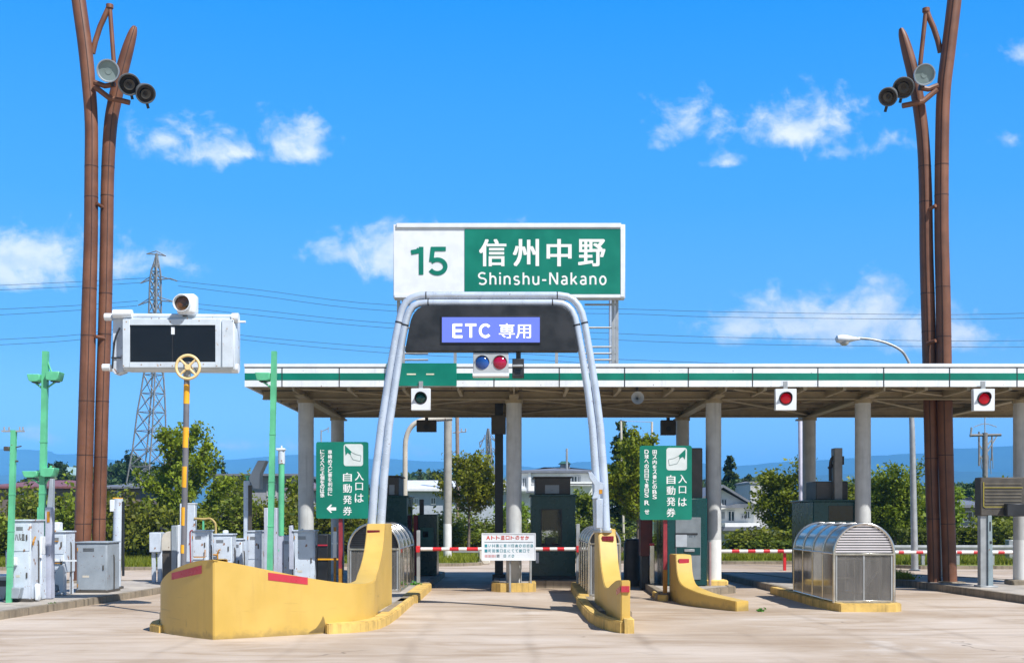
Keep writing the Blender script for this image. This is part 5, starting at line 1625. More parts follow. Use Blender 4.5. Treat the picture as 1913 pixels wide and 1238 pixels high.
# ------------------------------------------------------------------ cabinets and posts on the left islands
def cabinet(label, x0, x1, y, dep, z0, z1, mat, name='equipment_cabinet', legs=0, cap=True, door=True, group='pale equipment cabinets on the left islands', logo=False, split=None):
    s = thing(name, label, 'cabinet', ((x0 + x1) / 2, y, z0), group)
    zb = z0 + legs
    body = part(MB().box(x0, x1, y, y + dep, zb, z1, 0.012), 'body', mat, s)
    if cap:
        part(MB().box(x0 - 0.025, x1 + 0.025, y - 0.03, y + dep + 0.02, z1, z1 + 0.035, 0.008), 'roof', mat, s)
    if legs:
        for xs in (x0 + 0.05, x1 - 0.05):
            part(MB().box(xs - 0.035, xs + 0.035, y + 0.05, y + 0.12, z0, zb), 'leg', mat, s)
            part(MB().box(xs - 0.035, xs + 0.035, y + dep - 0.12, y + dep - 0.05, z0, zb), 'leg', mat, s)
    else:
        part(MB().box(x0 - 0.02, x1 + 0.02, y - 0.02, y + dep + 0.02, z0 - 0.02, z0 + 0.05, 0.006), 'plinth', M_UNIT, s)
    if door:
        zs = [zb + 0.06, z1 - 0.05] if split is None else [zb + 0.06, zb + (z1 - zb) * split - 0.01, zb + (z1 - zb) * split + 0.01, z1 - 0.05]
        for a, b in zip(zs[::2], zs[1::2]):
            dr = part(MB().box(x0 + 0.035, x1 - 0.035, y - 0.014, y - 0.001, a, b, 0.005), 'door', mat, s)
            part(MB().box(x1 - 0.10, x1 - 0.07, y - 0.034, y - 0.0145, (a + b) / 2 - 0.06, (a + b) / 2 + 0.06, 0.005), 'handle', M_UNIT, s, dr)
        w_ = x1 - x0
        mb = MB()
        for k in range(4):
            mb.box(x0 + w_ * .22, x0 + w_ * .58, y - 0.020, y - 0.0145, z1 - 0.13 - k * .022, z1 - 0.122 - k * .022)
        part(mb, 'vent', M_UNIT, s)
        part(MB().box(x0 + w_ * .2, x0 + w_ * .42, y - 0.018, y - 0.0145, zb + (z1 - zb) * .30, zb + (z1 - zb) * .30 + .05), 'name_plate', M_BEIGE, s)
        part(MB().tube(spline([(x1 + .02, y + dep * .5, z0), (x1 + .025, y + dep * .5, zb + .3), (x1 + .022, y + dep * .5, zb + (z1 - zb) * .7), (x1 - .01, y + dep * .5, zb + (z1 - zb) * .75)], 3), .014, 6), 'cable', M_UNIT, s)
        mb = MB()
        for z in (zs[0] + 0.1, zs[-1] - 0.1):
            mb.cyl((x0 + 0.03, y - 0.018, z - .04), (x0 + 0.03, y - 0.018, z + .04), 0.012, 8)
        part(mb, 'hinges', M_ORANGE, s)
    if logo:
        mb = MB(); write(mb, 'ハル皿', x0 + (x1 - x0) * .16, x0 + (x1 - x0) * .68, z1 - 0.42, z1 - 0.27, y - 0.0155, 0.02)
        part(mb, 'lettering', M_UNIT, s)
    return s

def pxc(px0, px1, pt, pb, Y):
    return PX(px0, Y), PX(px1, Y), Y, PZ(pb, Y), PZ(pt, Y)

Y = 25.6
x0, x1, y, z0, z1 = pxc(23, 58, 973, 1124, Y)
c = cabinet('tall pale cabinet with a faded dark mark, at the left edge by the green poles', x0, x1, y, 0.72, 0.15, z1, M_CAB, logo=True, split=.62)
part(MB().box(PX(8, Y), PX(23, Y), Y + .05, Y + .4, PZ(1062, Y), PZ(1026, Y), .02), 'side_box', M_CAB, c)
part(MB().prism([(PX(22, Y), PZ(1096, Y)), (PX(46, Y), PZ(1096, Y)), (PX(42, Y), PZ(1116, Y)), (PX(26, Y), PZ(1116, Y))], Y - .22, Y - .02, .01), 'hopper', M_CABGREY, c)
part(MB().box(PX(22, Y), PX(34, Y), Y - .12, Y - .015, PZ(1056, Y), PZ(1040, Y), .02), 'front_box', M_WHITE, c)
part(MB().box(PX(60, Y), PX(70, Y), Y + .1, Y + .2, 0.15, PZ(1090, Y), .03), 'bottle_box', M_WHITE, c)
part(MB().tube([P(66, 1002, Y + .1), P(62, 1012, Y - .02), P(62, 1018, Y - .02)], 0.02, 6), 'pipe', M_ORANGE, c)
Y = 25.9
s = thing('ticket_chute', 'small grey sloping chute unit at the very left edge of the photo', 'machine', (PX(8, Y), Y, 0.15))
part(MB().prism([(PX(-14, Y), 0.16), (PX(-14, Y), PZ(1078, Y)), (PX(16, Y), PZ(1078, Y)), (PX(4, Y), 0.16)], Y + .1, Y + .6, .01), 'body', M_CABGREY, s)
part(MB().box(PX(-14, Y), PX(18, Y), Y + .05, Y + .65, PZ(1078, Y), PZ(1074, Y), .008), 'lid', M_CAB, s)
part(MB().box(PX(-10, Y), PX(8, Y), Y + .085, Y + .099, PZ(1095, Y), PZ(1084, Y)), 'slot', M_DARK, s)
Y = 26.1
s = thing('lever_unit', 'pale unit with a curved lever hood between the tall cabinet and the green pole', 'machine', (PX(70, Y), Y, 0.15))
part(MB().box(PX(64, Y), PX(78, Y), Y, Y + .25, 0.15, PZ(1036, Y), .015), 'body', M_CAB, s)
part(MB().prism([(PX(64, Y), PZ(1036, Y)), (PX(66, Y), PZ(1016, Y)), (PX(71, Y), PZ(1006, Y)), (PX(78, Y), PZ(1001, Y)), (PX(78, Y), PZ(1036, Y))], Y + .02, Y + .22, .012), 'hood', M_WHITE, s)
part(MB().box(PX(62, Y), PX(80, Y), Y - .05, Y - .02, PZ(1041, Y), PZ(1038, Y)), 'bar', M_WHITE, s)
Y = 31.2
x0, x1, y, z0, z1 = pxc(438, 452, 1008, 1062, Y)
cabinet('narrow pale cabinet between the squat cabinet and the tall grey post', x0, x1, y, 0.4, 0.17, z1, M_CAB)
Y = 32.6
x0, x1, y, z0, z1 = pxc(528, 546, 1002, 1070, Y)
cabinet('pale cabinet behind the green sleeved post', x0, x1, y, 0.4, 0.17, z1, M_CAB)
Y = 26.4
s = thing('channel_post', 'tall pale channel post behind the tall cabinet and the green pole', 'post', (PX(88, Y), Y, 0.15), 'pale posts on the left islands')
part(MB().box(PX(84, Y), PX(96, Y), Y, Y + .2, 0.15, PZ(947, Y), .008), 'shaft', M_LAV, s)
part(MB().prism([(PX(80, Y), PZ(950, Y)), (PX(91, Y), PZ(950, Y)), (PX(91.5, Y), PZ(893, Y)), (PX(86, Y), PZ(893, Y))], Y + .21, Y + .35, .006), 'tilted_plate', M_CABGREY, s)
part(MB().box(PX(66, Y), PX(69, Y), Y + .1, Y + .15, 0.15, PZ(947, Y)), 'conduit', M_POLEGREEN, s)
part(MB().box(PX(88, Y), PX(93, Y), Y - .012, Y - .001, PZ(975, Y), PZ(955, Y)), 'rust_plate', M_ORANGE, s)
Y = 27.6
x0, x1, y, z0, z1 = pxc(94, 122, 994, 1106, Y)
c = cabinet('pale cabinet on a bracketed stand with a rusty top pipe, right of the tall cabinet', x0, x1, y, 0.62, 0.15, z1, M_CAB, legs=0.52, split=.45)
part(MB().box(PX(96, Y), PX(107, Y), Y + .1, Y + .35, z1 + .03, PZ(975, Y), .02), 'top_box', M_WHITE, c)
part(MB().tube(spline([P(98, 984, Y), P(100, 990, Y - .02), P(104, 992, Y - .03)], 4), 0.025, 8), 'pipe', M_ORANGE, c)
part(MB().prism([(PX(92, Y), PZ(1066, Y)), (PX(114, Y), PZ(1066, Y)), (PX(110, Y), PZ(1102, Y)), (PX(94, Y), PZ(1108, Y))], Y - .02, Y + .3, .01), 'hopper', M_CABGREY, c)
part(MB().box(PX(100, Y), PX(144, Y), Y - .06, Y - .02, PZ(1048, Y), PZ(1045, Y)).box(PX(116, Y), PX(120, Y), Y - .09, Y - .05, PZ(1047, Y), PZ(1038, Y)), 'bar', M_WHITE, c)
part(MB().box(PX(91, Y), PX(116, Y), Y - .05, Y - .02, PZ(1052, Y), PZ(1050.5, Y)).box(PX(94, Y), PX(110, Y), Y - .05, Y - .02, PZ(1011, Y), PZ(1009.5, Y)), 'rusty_bar', M_ORANGE, c)
part(MB().prism([(PX(103, Y), PZ(1075, Y)), (PX(112, Y), PZ(1058, Y)), (PX(122, Y), PZ(1052, Y)), (PX(122, Y), PZ(1106, Y)), (PX(114, Y), PZ(1106, Y)), (PX(112, Y), PZ(1092, Y)), (PX(104, Y), PZ(1090, Y))], Y - .10, Y - .03, .01), 'bracket', M_WHITE, c)
Y = 28.6
x0, x1, y, z0, z1 = pxc(143, 200, 1014, 1104, Y)
cabinet('low wide grey cabinet with a pale lid at the foot of the left brown mast', x0, x1, y, 0.9, 0.15, z1, M_CABGREY, group=None)
Y = 30.2
s = thing('channel_post', 'tall white post with a small side plate right of the low grey cabinet', 'post', (PX(220, Y), Y, 0.15), 'pale posts on the left islands')
part(MB().tube([(PX(217, Y), Y, 0.15), P(221.5, 931, Y)], 0.115, 12), 'shaft', M_CAB, s)
part(MB().box(PX(208, Y), PX(216, Y), Y - .12, Y + .05, PZ(955, Y), PZ(933, Y), .008), 'side_plate', M_WHITE, s)
part(MB().box(PX(229, Y), PX(231.5, Y), Y - .05, Y + .05, PZ(1075, Y), PZ(936, Y)), 'cable_channel', M_DARK, s)
part(MB().box(PX(213, Y), PX(227, Y), Y - .1, Y + .12, PZ(931, Y), PZ(929, Y)), 'cap', M_GOLD, s)
part(MB().box(PX(208, Y), PX(228, Y), Y - .14, Y + .14, 0.13, .2, .01), 'foot_plate', M_UNIT, s)

# group behind the big yellow barrier
Y = 33.0
s = thing('sensor_box', 'pale box on a thin leg left of the beige rounded machine', 'machine', (PX(286, Y), Y, 0.0))
part(MB().box(PX(278.5, Y), PX(300, Y), Y, Y + .4, PZ(1031, Y), PZ(994, Y), .015), 'body', M_CAB, s)
part(MB().box(PX(281, Y), PX(288, Y), Y + .1, Y + .2, 0.0, PZ(1031, Y), .008), 'leg', M_CAB, s)
part(MB().box(PX(292, Y), PX(300, Y), Y + .1, Y + .2, 0.0, PZ(1031, Y), .008), 'leg', M_CAB, s)
part(MB().box(PX(275, Y), PX(303, Y), Y, Y + .4, -0.02, 0.03), 'foot_plate', M_UNIT, s)
Y = 32.0
s = thing('rounded_machine', 'beige machine with a rounded hood behind the big yellow barrier', 'machine', (PX(312, Y), Y, 0.17))
poly = [(PX(301, Y), PZ(1028, Y)), (PX(301, Y), PZ(1006, Y)), (PX(304, Y), PZ(998, Y)), (PX(310, Y), PZ(993, Y)), (PX(322, Y), PZ(991, Y)), (PX(322, Y), PZ(1028, Y))]
part(MB().prism(poly, Y, Y + .5, .012), 'hood', M_BEIGE, s)
part(MB().box(PX(302, Y), PX(322, Y), Y + .05, Y + .45, 0.15, PZ(1028, Y), .01), 'body', M_UNIT, s)
part(MB().box(PX(321, Y), PX(331, Y), Y - .05, Y + .4, PZ(1070, Y), PZ(981, Y), .012), 'side_box', M_CABGREY, s)
part(MB().box(PX(331.5, Y), PX(339, Y), Y - .03, Y + .35, PZ(1070, Y), PZ(980, Y), .012), 'side_cover', M_WHITE, s)
part(MB().tube([P(296, 993, Y), P(303, 987, Y + .1), P(311, 990, Y + .2)], 0.02, 6).cyl(P(301, 988, Y), P(301, 983, Y), .03, 8), 'pipe', M_DARK, s)
Y = 31.0
s = thing('channel_post', 'broad white channel post just behind the striped pole', 'post', (PX(350, Y), Y, 0.17), 'pale posts on the left islands')
part(MB().box(PX(346, Y), PX(364, Y), Y, Y + .2, 0.15, PZ(941, Y), .01).box(PX(335, Y), PX(339, Y), Y + .05, Y + .2, 0.15, PZ(940, Y), .005), 'shaft', M_CAB, s)
part(MB().box(PX(346, Y), PX(365, Y), Y - .01, Y + .22, PZ(941, Y), PZ(939, Y)), 'cap', M_WHITE, s)
part(MB().tube(spline([P(363, 968, Y), P(382, 969, Y), P(392, 968, Y), P(400, 974, Y), P(403, 985, Y), P(403, 1040, Y)], 4), 0.028, 8), 'cable_arm', paint('pipe_ochre', (0.45, 0.33, 0.12), 0.45), s)
part(MB().box(PX(378, Y), PX(381, Y), Y, Y + .05, 0.15, PZ(969, Y)), 'conduit', M_POLEGREEN, s)
Y = 30.0
x0, x1, y, z0, z1 = pxc(358, 389, 992, 1060, Y)
c = cabinet('pale cabinet with rust spots directly right of the striped pole', x0, x1, y, 0.5, 0.17, z1, M_CAB, split=.55)
part(MB().tube(spline([P(356, 1050, Y - .05), P(355, 1000, Y - .05), P(356, 992, Y - .05), P(360, 990, Y - .05)], 4), 0.018, 8), 'pipe', M_RUST, c)
part(MB().tube([P(362, 1040, Y - .06), P(383, 1040, Y - .06), P(383, 1026, Y - .06)], 0.014, 6), 'rusty_bar', M_ORANGE, c)
Y = 30.6
x0, x1, y, z0, z1 = pxc(396, 433, 999, 1060, Y)
c = cabinet('squat pale cabinet with a small top lamp above the corner of the big yellow barrier', x0, x1, y, 0.5, 0.17, z1, M_CAB, split=.5)
part(MB().box(PX(414, Y), PX(423, Y), Y + .1, Y + .25, z1 + .03, PZ(990, Y), .02), 'top_lamp', M_WHITE, c)
part(MB().tube([P(386, 1035, Y - .08), P(407, 1036, Y - .06)], 0.025, 6).tube(spline([P(407, 1052, Y - .06), P(407, 1030, Y - .06), P(412, 1026, Y - .06)], 3), .018, 6), 'rusty_bar', M_ORANGE, c)
Y = 31.5
s = thing('channel_post', 'tall grey post carrying a tilted plate left of the green floodlight pole', 'post', (PX(464, Y), Y, 0.17), 'pale posts on the left islands')
part(MB().box(PX(454.5, Y), PX(467, Y), Y, Y + .22, 0.15, PZ(897, Y), .03, seg=2), 'shaft', M_CAB, s)
part(MB().box(PX(464, Y), PX(471, Y), Y - .03, Y - .005, PZ(1030, Y), PZ(906, Y)), 'cable_channel', M_UNIT, s)
part(MB().prism([(PX(466, Y), PZ(893, Y)), (PX(483, Y), PZ(860, Y)), (PX(498, Y), PZ(860, Y)), (PX(487, Y), PZ(885, Y)), (PX(486.5, Y), PZ(913, Y)), (PX(475, Y), PZ(912, Y))], Y - .1, Y + .3, .01), 'tilted_plate', M_SIGNALGREY, s)
part(MB().box(PX(457, Y), PX(473, Y), Y, Y + .2, PZ(890, Y), PZ(888, Y)).box(PX(459, Y), PX(463, Y), Y + .05, Y + .1, PZ(897, Y), PZ(888, Y)), 'bracket', M_POLEGREEN, s)
Y = 30.3
x0, x1, y, z0, z1 = pxc(461, 489, 993, 1065, Y)
cabinet('pale cabinet with a blotchy rust mark beside the green floodlight pole', x0, x1, y, 0.55, 0.17, z1, M_CAB, split=.5)
Y = 28.6
s = thing('channel_post', 'pair of lavender channel uprights clasping the green floodlight pole', 'post', (PX(504, Y), Y, 0.17), 'pale posts on the left islands')
part(MB().box(PX(493, Y), PX(500, Y), Y, Y + .2, 0.15, PZ(948, Y), .008), 'shaft', M_LAV, s)
part(MB().box(PX(511, Y), PX(517, Y), Y, Y + .2, 0.15, PZ(948, Y), .008), 'shaft', M_LAV, s)
part(MB().prism([(PX(531, Y), PZ(1065, Y)), (PX(531, Y), PZ(982, Y)), (PX(537, Y), PZ(981, Y)), (PX(544, Y), PZ(1065, Y))], Y + .6, Y + .8, .008), 'side_stay', M_LAV, s)
part(MB().box(PX(493, Y), PX(518, Y), Y + .2, Y + .24, PZ(1030, Y), PZ(1026, Y)), 'cross_bar', M_POLEGREEN, s)
Y = 29.2
x0, x1, y, z0, z1 = pxc(548, 588, 992, 1080, Y)
c = cabinet('pale flat-fronted cabinet beside the left ticket sign', x0, x1, y, 0.45, 0.17, z1, M_CAB, cap=True)
part(MB().cyl(P(565, 992, Y + .2), P(565, 987, Y + .2), .025, 8), 'top_lamp', M_WHITE, c)
Y = 30.6
s = thing('machine_rack', 'dark rack with amber and red tape beside the left ticket sign', 'machine', (PX(603, Y), Y, 0.17))
part(MB().box(PX(591, Y), PX(612, Y), Y, Y + .6, 0.17, PZ(998, Y), .01), 'body', M_DARK, s)
part(MB().box(PX(590.5, Y), PX(632, Y), Y - .02, Y - .005, PZ(1045.5, Y), PZ(1042.5, Y)), 'amber_tape', M_GOLD, s)
part(MB().box(PX(590.5, Y), PX(612, Y), Y - .02, Y - .005, PZ(1019, Y), PZ(1016.5, Y)), 'red_tape', M_RED, s)
s = thing('marker_post', 'white marker post on the left ticket sign side, by the first canopy columns', 'post', (PX(626, 29.4), 29.4, 0.17))
part(MB().box(PX(621.5, 29.4), PX(629, 29.4), 29.4, 29.46, PZ(1041, 29.4), PZ(992, 29.4), .006), 'plate', M_WHITE, s)
part(MB().box(PX(622.5, 29.4), PX(627, 29.4), 29.47, 29.52, 0.15, PZ(984, 29.4)), 'stake', M_ORANGE, s)
part(MB().box(PX(620, 29.4), PX(631, 29.4), 29.38, 29.395, PZ(1016, 29.4), PZ(1013, 29.4)), 'clip', M_WHITE, s)

# ------------------------------------------------------------------ things right of the middle lane
Y = 33.8
s = thing('machine_barrel', 'dark grey barrel-shaped machine behind the narrow yellow barrier', 'machine', (PX(1181, Y), Y, 0.0))
part(MB().lathe([(0, 1.05), (.2, 1.05), (.235, 1.0), (.25, .1), (.27, .0)], Matrix.Translation((PX(1181, Y), Y, 0.0)) @ Matrix.Diagonal((1, 1, 1.22, 1)), 20), 'body', M_UNIT, s)
part(MB().cyl((PX(1181, Y), Y, 1.285), (PX(1181, Y), Y, 1.33), .2, 16), 'lid', M_DARK, s)
part(MB().tube(spline([P(1197, 960, Y), P(1197, 1000, Y), P(1199, 1050, Y)], 4), .02, 6), 'hose', M_GALV, s)
s = thing('guard_frame', 'thin yellow pipe guard frame right of the arch', 'guard rail', (PX(1165, 36), 36, 0.0))
mb = MB()
fr = [P(1141, 980, 36), P(1156, 996, 36), P(1172, 996, 36), P(1172, 1010, 36)]
mb.tube(fr, .022, 8).tube([P(1172, 996, 36), P(1188, 984, 36)], .022, 8).tube([P(1150, 1010, 36), P(1190, 1010, 36)], .022, 8)
mb.tube([P(1156, 996, 36), (PX(1156, 36), 36, 0)], .022, 8).tube([P(1172, 1010, 36), (PX(1172, 36), 36, 0)], .022, 8)
part(mb, 'frame', paint('pipe_yellow', (0.55, 0.52, 0.04), 0.4), s)
Y = 31.9
s = thing('red_cabinet', 'dark red and black cabinet left of the right ticket sign post', 'cabinet', (PX(1214, Y), Y, 0.0))
part(MB().box(PX(1197, Y), PX(1219, Y), Y, Y + .5, PZ(1038, Y), PZ(960, Y), .01), 'upper_box', paint('cab_maroon', (0.11, 0.018, 0.014), 0.5, var=0.15), s)
part(MB().box(PX(1199, Y), PX(1212, Y), Y + .02, Y + .48, 0.0, PZ(1038, Y), .01), 'lower_box', M_DARK, s)
part(MB().box(PX(1213, Y), PX(1222, Y), Y - .1, Y + .3, 0.0, PZ(1018, Y), .01), 'steel_leg', M_STEEL, s)
part(MB().box(PX(1213, Y), PX(1222, Y), Y - .1, Y + .3, PZ(1018, Y), PZ(1014, Y), .006), 'red_cap', M_RED, s)

# camera bracket box on the right arch leg
s = thing('arch_bracket', 'white angled bracket clamped to the lower right leg of the arch', 'bracket', P(1116, 925, 24.05))
Yq = 24.0
part(MB().prism([(PX(1099, Yq), PZ(881, Yq)), (PX(1105, Yq), PZ(881, Yq)), (PX(1118, Yq), PZ(898, Yq)), (PX(1127, Yq), PZ(902, Yq)), (PX(1127, Yq), PZ(912, Yq)), (PX(1117, Yq), PZ(930, Yq)), (PX(1106, Yq), PZ(931, Yq)), (PX(1110, Yq), PZ(918, Yq)), (PX(1110, Yq), PZ(905, Yq)), (PX(1101, Yq), PZ(892, Yq))], Yq - .02, Yq + .08, .006), 'arm', M_TUBE, s)
part(MB().box(PX(1114, Yq), PX(1126, Yq), Yq + .0, Yq + .1, PZ(986, Yq), PZ(931, Yq), .008), 'channel', M_TUBE, s)
part(MB().box(PX(1119, Yq), PX(1125, Yq), Yq - .03, Yq - .021, PZ(922, Yq), PZ(914, Yq), .002), 'clip', M_ORANGE, s)

# message sign seen from the back at the right edge
Y = 30.3
v = thing('rear_message_sign', 'dark back of a message sign on a grey post at the right edge', 'message sign', (PX(1845, Y), Y, 0.16))
part(MB().box(PX(1832, Y), PX(1925, Y), Y, Y + .4, PZ(963, Y), PZ(891, Y), .02), 'housing', M_UNIT, v)
mb = MB()
for k in range(8):
    z = PZ(948 - k * 6.4, Y)
    mb.box(PX(1840, Y), PX(1908, Y), Y - .014, Y - .001, z - .012, z + .012)
part(mb, 'louvre', paint('louvre_brown', (0.17, 0.15, 0.11), 0.5), v)
part(MB().box(PX(1836.5, Y), PX(1838, Y), Y - .02, Y - .002, PZ(946, Y), PZ(900, Y)).box(PX(1838, Y), PX(1876, Y), Y - .02, Y - .002, PZ(947, Y), PZ(945.5, Y)).box(PX(1838, Y), PX(1910, Y), Y - .02, Y - .002, PZ(911, Y), PZ(909.6, Y)), 'yellow_conduit', paint('conduit_yellow', (0.35, 0.29, 0.04), 0.5), v)
part(MB().box(PX(1874, Y), PX(1913, Y), Y - .25, Y - .025, PZ(964, Y), PZ(940, Y), .02), 'lower_box', M_DARK, v)
part(MB().box(PX(1833, Y), PX(1846, Y), Y + .05, Y + .25, 0.16, PZ(962, Y), .01), 'post', M_GALV, v)
part(MB().prism([(PX(1846, Y), PZ(962, Y)), (PX(1853, Y), PZ(962, Y)), (PX(1856, Y), 0.16), (PX(1846, Y), 0.16)], Y + .0, Y + .22, .008), 'post', paint('post_steelblue', (0.26, 0.33, 0.36), 0.45, var=0.08, rust=0.5), v)
part(MB().box(PX(1848.5, Y), PX(1851, Y), Y - .008, Y - .001, PZ(991, Y), PZ(974, Y)).box(PX(1849, Y), PX(1853, Y), Y - .008, Y - .001, PZ(1015, Y), PZ(1010, Y)), 'slot', M_DARK, v)
part(MB().box(PX(1829, Y), PX(1862, Y), Y - .1, Y + .35, 0.15, .21, .01), 'foot_plate', M_GALV, v)

# roadside crash rail at the far right
Y = 45.4
g = thing('crash_rail', 'long grey corrugated crash rail at the far right, in front of the hedge', 'guard rail', (PX(1790, Y), Y, 0.1))
mb = MB()
prof = [(0.0, .86), (-.05, .82), (-.05, .76), (0.0, .71), (0.0, .67), (-.05, .62), (-.05, .56), (0.0, .52)]
bm = mb.bm
x0, x1 = PX(1640, Y), PX(2010, Y)
A = [bm.verts.new((x0, Y + d, z)) for d, z in prof]; B = [bm.verts.new((x1, Y + d, z)) for d, z in prof]
for k in range(len(prof) - 1):
    bm.faces.new((A[k], B[k], B[k + 1], A[k + 1]))
part(mb, 'rail', M_GALV, g)
for px_ in (1660, 1725, 1790, 1855, 1920):
    part(MB().box(PX(px_, Y) - .06, PX(px_, Y) + .06, Y + .01, Y + .12, 0.05, .84), 'post', M_GALV, g)
g = thing('crash_rail', 'short pale crash rail behind the left end of the middle boom', 'guard rail', (PX(875, 51), 51, 0.1))
part(MB().box(PX(845, 51), PX(897, 51), 51, 51.06, PZ(1032, 51), PZ(1027, 51), .01), 'rail', M_GALV, g)
for px_ in (876, 895):
    part(MB().box(PX(px_, 51) - .06, PX(px_, 51) + .06, 51.07, 51.18, 0.05, PZ(1026, 51)), 'post', M_GALV, g)
g = thing('water_barrier', 'white plastic road block on the verge behind the notice board', 'road block', (PX(905, 48.5), 48.5, 0.0))
part(MB().prism([(PX(895, 48.5), PZ(1022, 48.5)), (PX(905, 48.5), PZ(1022, 48.5)), (PX(905, 48.5), PZ(1044, 48.5)), (PX(915, 48.5), PZ(1046, 48.5)), (PX(915, 48.5), 0.0), (PX(903, 48.5), 0.0), (PX(895, 48.5), PZ(1042, 48.5))], 48.5, 49.1, .03), 'body', M_BEIGE, g)
g = thing('bin', 'grey metal bin pair by the hedge at the right edge', 'bin', (PX(1893, 46.5), 46.5, 0.1))
part(MB().box(PX(1885, 46.5), PX(1898, 46.5), 46.5, 46.9, 0.1, PZ(1008, 46.5), .02), 'body', M_GALV, g)
part(MB().box(PX(1901, 46.5), PX(1910, 46.5), 46.5, 46.9, 0.1, PZ(1009, 46.5), .02), 'body', M_WHITE, g)
# ------------------------------------------------------------------ foliage
rng = np.random.default_rng(11)

def leaf_mesh(name, cen, size, up=0.5, aspect=0.62, jitter=0.35):
    cen = np.asarray(cen, float)
    n = len(cen)
    nr = rng.normal(size=(n, 3)); nr[:, 2] += up
    nr /= np.linalg.norm(nr, axis=1)[:, None]
    t = rng.normal(size=(n, 3))
    t -= nr * (t * nr).sum(1)[:, None]
    t /= np.linalg.norm(t, axis=1)[:, None] + 1e-9
    b = np.cross(nr, t)
    s = size * (1 + jitter * rng.normal(size=(n, 1))).clip(0.45, 1.9)
    fold = nr * s * 0.16
    v = np.stack([cen - t * s * .5, cen + b * s * aspect * .5 + fold, cen + t * s * .5, cen - b * s * aspect * .5 + fold], 1).reshape(-1, 3)
    me = bpy.data.meshes.new(name)
    me.vertices.add(4 * n); me.loops.add(4 * n); me.polygons.add(n)
    me.vertices.foreach_set('co', v.ravel())
    me.loops.foreach_set('vertex_index', np.arange(4 * n))
    me.polygons.foreach_set('loop_start', np.arange(0, 4 * n, 4))
    me.update(calc_edges=True)
    return me

M_BARK = paint('bark', (0.16, 0.125, 0.10), 0.9, var=0.2, nscale=6, bump=0.6)
M_GINKGO = leafmat('leaf_ginkgo', (0.075, 0.120, 0.010), (0.290, 0.340, 0.022), 0.35)
M_BROAD = leafmat('leaf_broad', (0.050, 0.095, 0.010), (0.250, 0.315, 0.024), 0.32)
M_SHRUB = leafmat('leaf_shrub', (0.034, 0.062, 0.008), (0.240, 0.280, 0.024), 0.28, 1.6)
M_CONIF = leafmat('leaf_conifer', (0.020, 0.048, 0.016), (0.075, 0.120, 0.030), 0.15)
M_WOOD = leafmat('leaf_far_wood', (0.024, 0.052, 0.018), (0.085, 0.130, 0.032), 0.15, 0.08)
M_HEDGE = leafmat('leaf_hedge', (0.040, 0.075, 0.010), (0.150, 0.205, 0.020), 0.25, 1.8)


